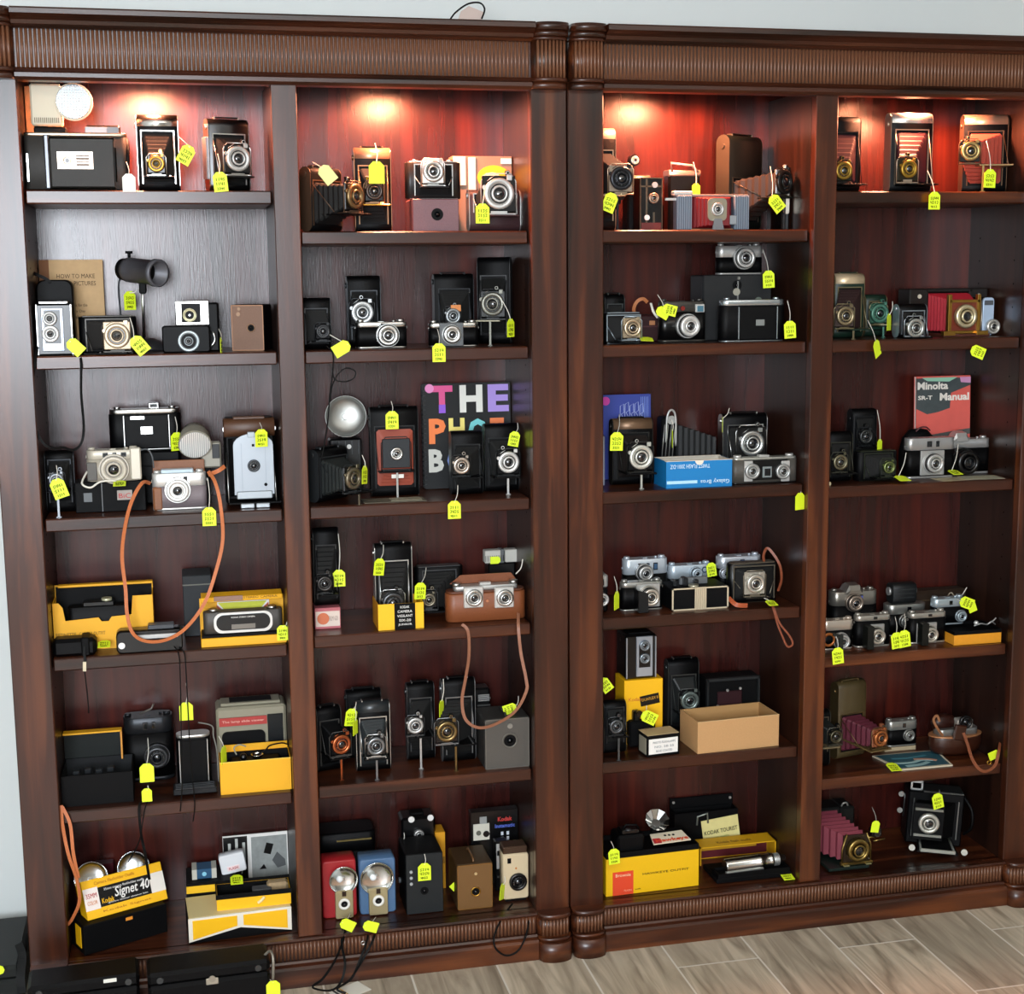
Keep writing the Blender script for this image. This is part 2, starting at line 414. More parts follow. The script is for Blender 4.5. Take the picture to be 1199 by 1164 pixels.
        ld = bpy.data.lights.new('puck_light_glow', 'SPOT'); ld.energy = PUCK; ld.color = (1, .34, .17); ld.spot_size = math.radians(168); ld.spot_blend = .25; ld.shadow_soft_size = .04
        lo = bpy.data.objects.new('puck_light_glow', ld); col.objects.link(lo); lo.parent = t; lo.location = (x, .12, pz-O-.002)
    return t
PUCK = 75
Z1 = {1: [2.040, 1.655, 1.266, .921, .532], 2: [1.9435, 1.655, 1.267, .936, .538], 3: [1.945, 1.653, 1.271, .933, .537], 4: [2.044, 1.653, 1.259, .786, .433]}
XC = {1: 0., 2: W+MP, 3: 1.3883, 4: 1.3883+W+MP}
bookcase(0, 'left mahogany bookcase with reeded cornice beside the bare wall', Z1[1], Z1[2], [(.285, 2.330), (.90, 2.330)])
bookcase(1.3883, 'right mahogany bookcase with reeded cornice running out of frame', Z1[3], Z1[4], [(.235, 2.330), (.915, 2.300)])

# ---------------------------------------------------------------- light
sc = bpy.context.scene
w = bpy.data.worlds.new('world'); sc.world = w; w.use_nodes = True
w.node_tree.nodes['Background'].inputs[0].default_value = (.85, .92, 1, 1); w.node_tree.nodes['Background'].inputs[1].default_value = .2
def area(name, loc, target, sx, sy, e, c):
    d = bpy.data.lights.new(name, 'AREA'); d.shape = 'RECTANGLE'; d.size = sx; d.size_y = sy; d.energy = e; d.color = c
    o = bpy.data.objects.new(name, d); col.objects.link(o); o.location = loc
    o.rotation_euler = (Vector(target)-Vector(loc)).to_track_quat('-Z', 'Y').to_euler(); return o
area('window_daylight', (-.40, -5.6, 2.05), (.2, 0, 1.8), 1.5, 1.5, 285, (.86, .92, 1))
area('ceiling_lamp', (1.3, -2.1, 3.0), (1.3, -1.2, 0), 3.0, 1.0, 32, (1, .93, .84))
sc.view_settings.view_transform = 'Standard'; sc.view_settings.look = 'None'; sc.view_settings.gamma = 1; sc.view_settings.use_curve_mapping = False
sc.view_settings.exposure = 0

# ---------------------------------------------------------------- placing
def zs(c, r): return .150 if r == 6 else Z1[c][r-1]
TOP = {}
class Slot: pass
def S(c, r, L, R, T, y, rot=0., z=None, B=None, wf=1., on=None, w=None):
    "stand on shelf r of bay c; outline in photograph position, y the depth of its front"
    s = Slot(); s.c = c; s.r = r; s.y = y; s.rot = math.radians(rot)
    mid = (L+R)/2
    s.z = TOP[on] if on is not None else (z if z is not None else (at(mid, B, y).z if B else zs(c, r)))
    a, b = at(L, T+20, y), at(R, T+20, y)
    s.w = w or (b.x-a.x)*wf; s.x = (a.x+b.x)/2
    s.h = at(mid, T, y).z - s.z
    lo, hi = XC[c]+.002+s.w/2, XC[c]+W-.002-s.w/2
    if not rot and c and lo < hi: s.x = min(max(s.x, lo), hi)
    return s
def mk(s, name, lab, cat, group=None, tilt=0., roll=0.):
    t = thing(name, lab, cat, (s.x, s.y, s.z+.0004+abs(math.sin(tilt))*(.030 if tilt > -.2 else 0)), s.rot, group, tilt, roll); TOP[t] = s.z+s.h+.0008
    s.t = t; s.inv = MW[t].inverted(); return t
def loc(s, px, py, ly):
    "local x, z of the thing's point seen at px, py at local depth ly"
    x = 0.
    for _ in range(5):
        Y = s.y + math.sin(s.rot)*x + math.cos(s.rot)*ly
        p = s.inv @ at(px, py, Y); x = p.x
    return p.x, p.z
def psz(px, y): return px*(y-CAM.y)/F*1.01

def lens(t, x, z, y, r, ring=CHR, face=BLS, L=.012, name='lens', glass=.42, rim=.8):
    "shutter ring, dark face, barrel and glass, looking towards -y from depth y"
    g = G(); g.ring((x, y, z), r, r*rim*.8, L, ring); g.cyl((x, y, z), r*rim*.82, L*.6, face)
    for k in range(12):
        a = PI*2*k/12; rr_ = r*rim*.68; g.box(x+rr_*math.cos(a), y-L*.6-.0004, z+rr_*math.sin(a)-.0006, .0012, .0006, .0012, WHT)
    g.ring((x, y-L*.5, z), r*.55, r*.40, L*.75, ring, seg=20)
    o = g.obj(name, t)
    q = G().lathe([(r*glass, 0), (r*glass*.8, r*.10), (r*glass*.4, r*.17), (1e-7, r*.19)], (x, y-L*.7, z), GLS, '-y', 18)
    q.obj('lens_glass', o); return o

def arch(g, x0, x1, z, h, y, w, m, t=.003):
    pts = smooth_path([(x0, y, z-.002), (x0+(x1-x0)*.1, y, z+h*.75), ((x0+x1)/2, y, z+h), (x1-(x1-x0)*.1, y, z+h*.75), (x1, y, z-.002)], 4)
    g.band(pts, w, t, m, nrm=(0, 0, 1)) if False else g.tube(pts, t*.8, m, 6)

def fold(s, ln, lab, ext=.055, body=BLK, trim=CHR, bel=M('#121211', .75, 0, .3, 500), ring=CHR, plate=BLS, d=.038, handle=True, stand=True,
         finder=True, knob=-1, horiz=False, strut=True, top=None, bedm=None, boardw=None, name='folding_camera', cat='camera', open_h=None, group=None, tilt=0., roll=0., open_w=.8, red=False, frame=True, bedw=.76, pl=True, bedside=None):
    t = mk(s, name, lab, cat, group, tilt, roll); w, h = s.w, s.h; hb = h-(.006 if handle else 0)
    lx, lz = loc(s, ln[0], ln[1], -ext); r = psz(ln[2], s.y-ext)
    g = G()
    if horiz: g.extr(rr(w, d, d*.45, 6, 0, d/2), 'z', 0, hb, body, True, .002)
    else:
        g.extr(rr(d, hb, d*.47, 6, d/2, hb/2), 'x', -w/2, w/2, body, True, .0015)
    g.obj('body', t)
    if trim is not None:
        if horiz:
            G().box(0, .001, hb-.0005, w*.86, d*.85, .003, trim, .001).obj('trim', t); G().box(0, .001, .0002, w*.86, d*.85, .0022, trim, .001).obj('trim', t)
        else:
            for sx in (-1, 1): G().extr(rr(d*1.0, hb-.0012, d*.47, 6, d/2, hb/2), 'x', sx*w/2, sx*(w/2+.0014), trim, False).obj('trim', t)
    if top is not None:
        G().extr(rr(d*1.06, d*1.1, d*.52, 6, d/2, hb-d*.53), 'x', -w*.49, w*.49, top, True).obj('top_cover', t)
    ow = w*open_w; oz0 = max(lz-h*.42, hb*.10); oz1 = min(oz0+(open_h or hb*.68), hb*.88)
    if horiz: oz0, oz1 = hb*.08, hb*.92; ow = w*(open_w-.12)
    g = G()
    fr = .0028
    for sx in (-1, 1): g.box(sx*ow/2, -.0022, oz0, fr, .004, oz1-oz0, trim if (frame and trim is not None) else body)
    g.box(0, -.0022, oz1, ow+fr, .004, fr, trim if (frame and trim is not None) else body); g.box(0, -.0005, oz0, ow, .001, oz1-oz0, BLM)
    g.obj('door_frame', t)
    bw = boardw or max(r*2.1, ow*.5); bh = bw*1.05
    # bellows
    n = 13; secs = []
    for i in range(n):
        k = i/(n-1); q = .0035 if i % 2 else 0
        cx = lx*k; cz = (oz0+oz1)/2*(1-k)+lz*k; ww = (ow*.92*(1-k)+bw*.86*k)/2-q; hh = ((oz1-oz0)*.92*(1-k)+bh*.86*k)/2-q; y = -.001-(ext-.008)*k
        c = min(ww, hh)*.12
        secs.append([(cx-ww+c, y, cz-hh), (cx+ww-c, y, cz-hh), (cx+ww, y, cz-hh+c), (cx+ww, y, cz+hh-c), (cx+ww-c, y, cz+hh), (cx-ww+c, y, cz+hh), (cx-ww, y, cz+hh-c), (cx-ww, y, cz-hh+c)])
    G().loft(secs, bel).obj('bellows', t)
    bz = max(lz-bh/2-.007, .0045)
    bdw = max(w*bedw, bw) if not horiz else max(bw*1.15, w*.5)
    bm_ = bedm or body
    if bedside is None:
        g = G(); g.box(lx*.4 if horiz else 0, -ext-.010, bz-.004, bdw, ext+.010, .004, bm_, .001)
        for sx in (-1, 1): g.box((lx*.4 if horiz else 0)+sx*bdw*.36, -ext-.008, bz, .003, ext+.006, .0018, trim or body)
        g.obj('bed', t)
    # lens standard
    g = G(); y0 = -ext
    g.box(lx, y0, lz-bh/2, bw, .007, bh, plate, .0025)
    if frame and trim is not None:
        fx = bw/2+.0025; g.tube([(lx-fx, y0+.002, bz), (lx-fx, y0+.002, lz+bh*.35), (lx-fx*.7, y0+.002, lz+bh*.56), (lx+fx*.7, y0+.002, lz+bh*.56), (lx+fx, y0+.002, lz+bh*.35), (lx+fx, y0+.002, bz)], .0013, trim, 6)
        g.box(lx, y0-.003, bz, bw*1.05, .010, .004, trim, .001)
    g.obj('lens_standard', t)
    lens(t, lx, lz, y0, r, ring, L=.010, name='shutter')
    if pl:
        g = G(); g.box(lx, y0-.0012, lz-r*1.02-.009 if lz-r*1.02-.009 > bz else bz, r*1.1, .0012, .006, trim or ring, .0005); g.obj('scale_plate', t); g = G()
        g.box(lx+r*.7, y0-.003, lz+r*.85, r*.35, .004, r*.35, ring, .0008); g.obj('aperture_dial', t); G().cyl((lx-r*.95, y0, lz+r*.4), r*.16, .006, ring, '-y', 10).obj('shutter_knob', t); g = G()
        g.tube([(lx-r*.8, y0-.004, lz+r*.8), (lx-r*.3, y0-.006, lz+r*1.15)], .0009, ring, 5); g.obj('shutter_lever', t)
    if finder:
        fx, fz = lx+r*.55*(1 if finder is True else finder), lz+max(bh*.5, r)+.007
        g = G(); g.box(fx, y0+.001, fz-.006, .011, .011, .012, plate, .002); g.tube([(fx, y0+.006, fz-.006), (fx-r*.2, y0+.006, lz+r*.7)], .0014, ring, 5)
        o = g.obj('finder', t); G().cyl((fx, y0+.001, fz), .0046, .0015, ring, '-y', 14).cyl((fx, y0-.0004, fz), .0032, .0012, GLS, '-y', 12).obj('finder_lens', o)
    if strut:
        for sx in (-1, 1):
            x1 = sx*bdw*.5; G().tube([(sx*ow*.5, -.002, oz1-.01 if not horiz else hb*.6), (x1, -ext*.62, bz+.003)], .0012, trim or ring, 5).obj('strut', t)
    if stand and bz > .008:
        g = G(); g.box(lx*.5, -ext-.008, 0, .0055, .0016, bz-.003, ring, .0005); g.box(lx*.5, -ext-.010, 0, .012, .006, .0015, ring); g.obj('stand', t)
    if handle:
        g = G(); hw = w*.30
        if horiz: g.tube(smooth_path([(-hw, d*.5, hb-.001), (-hw*.8, d*.5, hb+.006), (hw*.8, d*.5, hb+.006), (hw, d*.5, hb-.001)], 4), .0018, body, 6)
        else: g.box(0, d*.3, hb+.0015, hw*2, d*.4, .0028, body, .001); g.box(-hw, d*.28, hb-.003, .004, d*.44, .007, trim or ring, .001); g.box(hw, d*.28, hb-.003, .004, d*.44, .007, trim or ring, .001)
        g.obj('handle', t)
    if knob:
        G().cyl((knob*w/2, d*.5, h*.86), .0065, .005*knob if knob < 0 else .005, trim or ring, 'x', 14).obj('winding_knob', t)
    return t

def rig(s, ln, lab, L=.024, d=.034, body=BLK, met=CHR, topf=.30, ring=None, name='compact_camera', cat='camera', prism=False, windows=3, knobs=True, plate=None, group=None,
        basep=True, roll=0., tilt=0., hump=.0, face=BLS, winm=GLS, glass=.42, rim=.8):
    t = mk(s, name, lab, cat, group, tilt, roll); w, h = s.w, s.h; kh = .007 if knobs else 0; hb = h-kh; ring = ring or met
    e = hb*.06 if basep else 0
    G().extr(rr(w, d, d*.42, 6, 0, d/2), 'z', e, hb*(1-topf), body, True).obj('body', t)
    if basep: G().extr(rr(w, d, d*.42, 6, 0, d/2), 'z', 0, e, met, True).obj('base_plate', t)
    if topf > 0:
        g = G(); g.extr(rr(w*.99, d*.98, d*.42, 6, 0, d/2), 'z', hb*(1-topf), hb-hump*.5, met, True, .0012)
        if hump: g.extr(rr(w*.52, d*.8, d*.1, 3, 0, d/2), 'z', hb-hump*.5, hb+.002, met, True, .001)
        g.obj('top_plate', t)
    zt = hb*(1-topf/2)
    for k in range(windows):
        x = (k-(windows-1)/2)*w*.17+w*.03; ww = w*(.085 if k != 1 else .06)
        g = G(); g.box(x, -.0012, zt-hb*topf*.24, ww*1.2, .003, hb*topf*.48, BLS, .0006)
        o = g.obj('viewfinder', t); G().box(x, -.0018, zt-hb*topf*.17, ww*.85, .001, hb*topf*.34, winm).obj('viewfinder_glass', o)
    if knobs:
        for x, r, hh in ((-w*.40, .0085, kh), (w*.38, .0095, kh), (w*.25, .004, kh*.7)):
            G().cyl((x, d*.5, hb-.0005), r, hh, met, 'z', 18, bev=.0012).obj('dial' if r > .005 else 'shutter_button', t)
        G().box(0, d*.35, hb-.0005, .014, d*.35, .002, met).obj('accessory_shoe', t)
    for sx in (-1, 1): G().ring((sx*(w/2+.001), d*.5, hb*.78), .004, .0025, .0012, met, 'x', 10).obj('strap_lug', t)
    lx, lz = loc(s, ln[0], ln[1], -L); r = psz(ln[2], s.y-L)
    if plate is not None: G().box(lx, -.005, lz-r*1.15, r*2.4, .006, r*2.3, plate, .002).obj('lens_plate', t)
    g = G(); g.cyl((lx, 0, lz), r*1.0, L*.45, ring, '-y', 28, bev=.001); g.cyl((lx, -L*.45, lz), r*.9, L*.25, face, '-y', 28)
    for k in range(20): a = 2*PI*k/20; g.box(lx+r*math.cos(a)*.98, -L*.35, lz+r*math.sin(a)*.98-.0008, .0012, .006, .0016, ring)
    g.obj('lens_barrel', t)
    lens(t, lx, lz, -L*.66, r*.86, ring, face, L=L*.36, name='lens', glass=glass, rim=rim)
    if prism:
        px = lx; g = G(); hw = w*.19
        sec = lambda y, a, b, c: [(px-a, y, hb-.004), (px+a, y, hb-.004), (px+b, y, hb+c*1.35), (px-b, y, hb+c*1.35)]
        g.loft([sec(-.010, hw*.8, hw*.55, .004), sec(-.004, hw, hw*.6, .014), sec(d*.5, hw, hw*.55, .017), sec(d*.95, hw*.9, hw*.5, .010)], met); g.obj('prism_hump', t)
    return t

def boxcam(s, ln, lab, d=.09, body=BLK, front=BLK, trim=CHR, finders=2, handle=True, knob=1, name='box_camera', group=None, bev=.003, rim=None, hm=None, tilt=0., lring=True):
    t = mk(s, name, lab, 'camera', group, tilt); w, h = s.w, s.h; hb = h-(.008 if handle else 0)
    G().box(0, .003, 0, w, d-.003, hb, body, bev).obj('body', t)
    g = G(); g.box(0, 0, .001, w*.97, .004, hb-.002, front, .0015)
    if rim is not None:
        for sx in (-1, 1): g.box(sx*w*.475, -.001, .001, .0022, .003, hb-.002, rim)
        g.box(0, -.001, .0005, w*.97, .003, .0022, rim); g.box(0, -.001, hb-.003, w*.97, .003, .0022, rim)
    g.obj('front_panel', t)
    lx, lz = loc(s, ln[0], ln[1], 0); r = psz(ln[2], s.y)
    g = G(); 
    if lring: g.ring((lx, 0, lz), r*1.25, r*.95, .0025, trim)
    g.cyl((lx, 0, lz), r, .001, BLM); o = g.obj('lens', t); G().lathe([(r*.5, 0), (1e-7, r*.12)], (lx, -.001, lz), GLS, '-y', 14).obj('lens_glass', o)
    for k in range(finders):
        g = G(); x = w*(.30 if k else -.02); z = hb-.013 if k == 0 or finders == 1 else hb-.013
        g.box(x, -.0012, z-.004, .011, .002, .009, trim, .0005); g.box(x, -.0018, z-.0025, .0075, .001, .006, GLS); g.obj('finder_window', t)
    if handle:
        g = G(); g.tube(smooth_path([(0, d*.15, hb-.001), (0, d*.22, hb+.007), (0, d*.7, hb+.007), (0, d*.8, hb-.001)], 5), .003, hm or body, 6); g.obj('handle', t)
    if knob: G().cyl((knob*(w/2), d*.75, h*.35), .008, .006*knob, trim, 'x', 14).obj('winding_knob', t)
    return t

def tray(parent, x, y, z, w, d, h, m, inner=None, t=.002, name='box', bottom=True, rim=None):
    g = G(); i = inner or m
    g.box(x, y, z, w, t, h, m); g.box(x, y+d-t, z, w, t, h, m); g.box(x-w/2+t/2, y+t, z, t, d-2*t, h, m); g.box(x+w/2-t/2, y+t, z, t, d-2*t, h, m)
    if bottom: g.box(x, y+t, z, w-2*t, d-2*t, t, i)
    if inner is not None:
        e = .0006
        g.box(x, y+t, z+t, w-2*t, e, h-t, i); g.box(x, y+d-t-e, z+t, w-2*t, e, h-t, i); g.box(x-w/2+t+e/2, y+t, z+t, e, d-2*t, h-t, i); g.box(x+w/2-t-e/2, y+t, z+t, e, d-2*t, h-t, i)
    if rim is not None:
        g.box(x, y-.0003, z+h-.001, w+.001, t+.0006, .0014, rim)
    return g.obj(name, parent)

def dishp(t, c, r, depth, axis='-y', m=M('#dfe0de', .12, 1), rot=None, name='reflector', bulb=True, back=BLS):
    g = G()
    pr = [(1e-7, 0)]+[(r*math.sin(k/8*PI/2), depth*(1-math.cos(k/8*PI/2))) for k in range(1, 9)]+[(r*1.03, depth), (r*1.03, depth-.002)]+[(r*1.0*math.sin(k/8*PI/2), depth*(1-math.cos(k/8*PI/2))-.002) for k in range(8, 0, -1)]
    g.lathe(pr, (0, 0, 0), m, axis, 32)
    if bulb: g.cyl((0, 0, 0), r*.14, depth*.5, CHR, axis, 12)
    R = rot or Matrix.Identity(3); g.v = [tuple(R @ Vector(v)+Vector(c)) for v in g.v]
    return g.obj(name, t)

def scribble(g, x0, z0, w, h, y, seed, m=INK, up=(0, 0, 1)):
    R = random.Random(seed); n = max(2, int(w/h/.75)); st = .0015
    for i in range(n):
        cx = x0+w*(i+.5)/n; k = R.choice('abcd'); a = w/n*.34
        if k == 'a': P = [(cx-a, z0+h), (cx+a, z0+h*.8), (cx-a*.2, z0+h*.5), (cx+a, z0+h*.3), (cx-a, z0)]
        elif k == 'b': P = [(cx, z0+h), (cx, z0)]
        elif k == 'c': P = [(cx-a, z0+h), (cx-a, z0+h*.4), (cx+a, z0+h*.4), (cx+a*.8, z0+h), (cx+a*.8, z0)]
        else: P = [(cx+a, z0+h), (cx-a, z0+h*.6), (cx+a, z0+h*.35), (cx, z0), (cx-a, z0+h*.1)]
        g.band([(p[0], y, p[1]) for p in P], st, .0003, m)

TN = [0]
def price(px, py, anc, y, who, ang=0, yaw=0, k=1., ay=None, flat=False, mat=None, verb='hanging from', wr=True, lab=None):
    "paper tag whose middle is seen at px, py at depth y, tied by a string to the point anc"
    TN[0] += 1
    w, h = .033*k, .046*k
    if not flat:
        for _ in range(2):
            p = at(px, py, y)
            for c in (1, 2, 3, 4):
                if XC[c]-.03 < p.x < XC[c]+W+.03:
                    for zz in Z1[c]+[.150]:
                        lim = .018 if zz > .2 else -.022
                        if y > lim and p.z-h*.56 < zz and p.z+h*.5 > zz-.03: y = lim
    p = at(px, py, y)
    m = Matrix.Translation(p) @ Matrix.Rotation(math.radians(yaw), 4, 'Z') @ Matrix.Rotation(math.radians(-80 if flat else 0), 4, 'X') @ Matrix.Rotation(math.radians(ang), 4, 'Y')
    t = bpy.data.objects.new('price_tag', None); col.objects.link(t); t.matrix_basis = m; MW[t] = m
    t['label'] = lab or f'yellow-green price tag {verb} the {who}'; t['category'] = 'price tag'; t['group'] = 'price tags on the cameras'
    c = w*.28
    G().poly([(-w/2, -h/2), (w/2, -h/2), (w/2, h/2-c), (w/2-c, h/2), (-w/2+c, h/2), (-w/2, h/2-c)], -.0004, .0004, mat or TAG).obj('card', t)
    if wr:
        g = G(); scribble(g, -w*.36, h*.06, w*.72, h*.15, -.0008, TN[0]); scribble(g, -w*.36, -h*.18, w*.72, h*.16, -.0008, TN[0]+500); scribble(g, -w*.3, -h*.40, w*.55, h*.12, -.0008, TN[0]+900)
        g.obj('handwriting', t)
    if anc:
        a = at(anc[0], anc[1], ay if ay is not None else y+.01); b = m @ Vector((0, -.0006, h/2-.004)); inv = m.inverted(); mid = (a+b)/2+Vector((.003, -.002, -.002 if not flat else -.0))
        G().tube([inv @ q for q in smooth_path([a, mid, b], 5)], .0011, STR, 5).obj('string', t)
    return t

def strap(parent, pts, w=.008, t=.0016, m=TAN, tw=0., name='strap', rnd=False):
    "pts (px, py, y) in the photograph; strap is a part of parent"
    inv = MW[parent].inverted() if parent is not None else Matrix.Identity(4)
    P = smooth_path([inv @ at(a, b, c) for a, b, c in pts], 7)
    g = G()
    if rnd: g.tube(P, w/2, m, 7)
    else: g.band(P, w, t, m, nrm=(inv.to_3x3() @ Vector((0, -1, 0))), tw=tw)
    return g.obj(name, parent)

# ================================================================ bay 1, top shelf
def folded(s, lab, body=BLK, met=CHR, door=(.22, .80), emblem=None, d=.05, top=.10, name='folding_camera', knobs=2, vf=None, extra_side=True, tilt=0.):
    "folding camera with its front door shut, lying landscape"
    t = mk(s, name, lab, 'camera', None, tilt); w, h = s.w, s.h; hb = h-.007
    G().extr(rr(w, d, d*.45, 6, 0, d/2), 'z', .003, hb*(1-top), body, True, .001).obj('body', t)
    G().extr(rr(w*.97, d*.95, d*.42, 6, 0, d/2), 'z', hb*(1-top), hb, met, True, .0012).obj('top_plate', t)
    G().extr(rr(w*.97, d*.95, d*.42, 6, 0, d/2), 'z', 0, .003, met, True).obj('base_plate', t)
    x0, x1 = -w/2+w*door[0], -w/2+w*door[1]; dz0, dz1 = hb*.05, hb*(1-top)-.003
    G().box((x0+x1)/2, -.004, dz0, x1-x0, .005, dz1-dz0, body, .0015).obj('door', t)
    g = G()
    for x in (x0-.002, x1+.002): g.box(x, -.0045, dz0, .0028, .006, dz1-dz0, met, .0008)
    g.obj('door_trim', t)
    if emblem: 
        ex, ez, ew, eh, em = emblem
        G().box(x0+(x1-x0)*ex, -.0055, dz0+(dz1-dz0)*ez, ew, .002, eh, em, .0006).obj('emblem', t)
    for k in range(knobs):
        G().cyl(((-1 if k else 1)*w*.38, d*.5, hb-.0004), .0085, .006, met, 'z', 16, bev=.001).obj('dial', t)
    if vf:
        o = G().box(vf*w, d*.2, hb-.0004, .026, d*.5, .016, met, .002).obj('viewfinder', t); G().box(vf*w, d*.2-.0012, hb+.003, .018, .0014, .009, GLS).obj('viewfinder_glass', o)
    return t

CHARC = M('#2c2a27', .5, 0, .4, 700)
s = S(1, 1, 25, 146, 157, .06); t = mk(s, 'instant_camera', 'large closed black instant camera with silver badge on the left top shelf', 'camera'); w, h, d = s.w, s.h, .095
G().extr(rr(w, d, .012, 4, 0, d/2), 'z', .003, h*.96, CHARC, True, .001).obj('body', t)
G().extr(rr(w, d, .012, 4, 0, d/2), 'z', h*.96, h+.003, M('#c9b9a6', .25, 1), True, .001).obj('top_plate', t)
G().box(w*.06, -.006, .008, w*.62, .008, h*.88, CHARC, .003).obj('door', t)
g = G().box(w*.06, -.007, .004, w*.63, .006, .003, NIK).box(w*.06, -.007, h*.91, w*.63, .006, .0035, NIK); g.box(w*.385, -.007, h*.16, .003, .004, h*.6, NIK).obj('door_trim', t)
g.obj('door_trim', t)
G().box(-w*.28, -.010, .003, .012, .012, h*.96, M('#5a5c60', .35, .8), .003).obj('hinge_bar', t)
g = G(); x, z = loc(s, 88, 188, -.008); g.box(x, -.0085, z-.020, .082, .003, .041, M('#b9a99a', .35, .8), .002); g.ring((x-.018, -.0085, z), .011, .007, .002, NIK); g.cyl((x-.018, -.0085, z), .005, .002, BLS)
for k in range(4): g.box(x+.017, -.0095, z-.012+k*.007, .030, .001, .003 if k % 2 else .0045, M('#6e5a4c', .5))
g.obj('badge', t)
g = G().box(w*.27, d*.35, h+.002, w*.34, .04, .022, M('#141210', .3), .004); g.box(w*.20, d*.35-.001, h+.006, .05, .002, .014, M('#4a433a', .2), .001); g.obj('rangefinder', t)
G().box(-w*.25, d*.45, h+.002, w*.32, .04, .018, BLM, .003).obj('flash_mount', t)
G().tube(smooth_path([(w*.42, d*.4, h+.002), (w*.5, .02, h*.9), (w*.505, .0, h*.6), (w*.49, .01, h*.3)]), .004, BLK).obj('strap', t)
G().box(-w*.47, -.004, h*.15, .006, .005, h*.5, CHR, .001).obj('grip_clip', t)
land = t
s = S(1, 1, 35, 72, 98, .075, B=147); s.z = TOP[land]+.019; s.h = at(55, 98, .075).z-s.z
BEI = M('#c9bfa6', .5)
t = mk(s, 'flash_gun', 'beige flash gun with round reflector lying on the large instant camera', 'flash gun'); w, h = s.w, s.h
G().box(0, 0, .0, w, .045, h, BEI, .004).obj('body', t)
g = G()
for k in range(13): g.box(-w*.38+k*w*.063, -.001, .006, .0022, .0016, .012, M('#6b6350', .6))
g.obj('grille', t)
x, z = loc(s, 86, 119, -.01); G().lathe([(.040, 0), (.0435, .01), (.043, .014)], (x, .008, z), BEI, '-y', 32).obj('lamp_housing', t)
o = dishp(t, (x, -.002, z), .038, .012, '-y', M('#b9b9b6', .25, 1)); 
g = G().cyl((x, -.0125, z), .0385, .002, M('#5d6264', .25, .6, .0), '-y', 30)
for k in range(-5, 6):
    c = .038**2-(k*.0065)**2; q = math.sqrt(max(c, 0))*2; g.box(x, -.0155, z+k*.0065, q, .001, .001, WHT); g.box(x+k*.0065, -.0155, z-q/2, .001, .001, q, WHT)
g.obj('lamp_lens', t)
s = S(1, 1, 22, 40, 100, .15, z=TOP[land]+.002); s.x = XC[1]+.026; s.w = .046; s.h = at(30, 101, .15).z-s.z
t = mk(s, 'flashbulb_carton', 'small tan printed carton wedged behind the beige flash gun', 'carton')
G().box(0, 0, 0, s.w, .03, s.h, M('#b8834f', .7, 0, .1, 200, .1), .001).obj('carton_sleeve', t)
txt(t, 'printed_words', 'ORTY', (.004, -.0006, s.h*.58), .03, .012, RED); txt(t, 'printed_words', 'VALUE', (.004, -.0006, s.h*.34), .03, .011, BLS)
A = fold(S(1, 1, 160, 208, 134, .085), (183, 192, 9), 'upright black folding camera with bright silver top on the left top shelf', ext=.045, ring=BRS, top=M('#d8d6d2', .2, 1), handle=False, trim=CHR, stand=False)
Bc = fold(S(1, 1, 243, 292, 136, .10, rot=16), (278, 186, 14), 'black folding camera with silver side and large ring lens, top shelf right end', ext=.06, ring=SIL, body=BLS, knob=-1, plate=BLS, stand=False)
G().box(-.0535, .004, .03, .006, .03, .1, M('#8d8f96', .4, .7), .001).obj('side_plate', Bc)
price(151, 214, (148, 190), .04, 'large instant camera on the top left shelf', mat=M('#ecebe2', .6), wr=False, k=.9, lab='white paper tag hanging from the large instant camera, top left shelf')
price(218, 181, (209, 160), .06, 'silver-topped folding camera on the top left shelf', ang=30)
price(258, 213, (255, 180), .03, 'silver-sided folding camera on the top left shelf', ang=-5)

# ================================================================ bay 1, shelf 2
s = S(1, 2, 31, 66, 328, .16); s.x = XC[1]+.045; s.w = .085
t = mk(s, 'camera_case', 'black leather camera case behind the twin lens camera on shelf two', 'camera case')
G().extr(rr(s.w, s.h, .02, 6, 0, s.h/2), 'y', 0, .07, BLK, True, .003).obj('case_body', t); G().box(0, -.002, s.h*.62, s.w*.99, .074, .006, BLM, .002).obj('case_flap', t)
strap(t, [(34, 318, .17), (44, 322, .16), (58, 330, .16), (64, 345, .17)], .008, .002, BLK)
strap(t, [(44, 405, .06), (41, 425, .02), (38, 455, .018), (40, 495, .016), (50, 518, .016), (62, 525, .016), (74, 524, .016), (86, 527, .016), (95, 519, .016), (98, 500, .016), (95, 460, .018), (95, 425, .02), (92, 408, .06)], .006, .0016, CORD, .5, name='neck_strap')
s = S(1, 2, 40, 83, 353, .06); s.rot = math.radians(3); s.x += .003
SPL = M('#a9b0ba', .35, .6)
t = mk(s, 'twin_lens_camera', 'black and silver twin lens box camera at the left end of shelf two', 'camera'); w, h, d = s.w, s.h, .085
G().box(0, .002, 0, w, d, h-.006, BLS, .004).obj('body', t); G().box(0, .01, h-.0065, w*.8, d*.7, .0065, CHR, .002).obj('finder_hood', t)
[G().box(sx*w*.47, -.001, .001, .004, .006, h-.008, CHR, .001).obj('side_trim', t) for sx in (-1, 1)]
G().box(-w*.05, -.003, h*.08, w*.6, .006, h*.80, SPL, .002).obj('front_plate', t); G().box(-w*.05, -.0036, h*.22, w*.44, .002, h*.62, BLS, .003).obj('lens_panel', t)
x, z = loc(s, 58, 373, -.005); lens(t, x, z, -.003, .017, SIL, BLS, name='viewing_lens'); x, z = loc(s, 59, 391, -.005); lens(t, x, z, -.003, .020, CHW, BLS, name='taking_lens', L=.008)
txt(t, 'name_script', 'Argoflex', (-w*.05, -.0040, h*.15), w*.5, .008, BLS); tlr = t
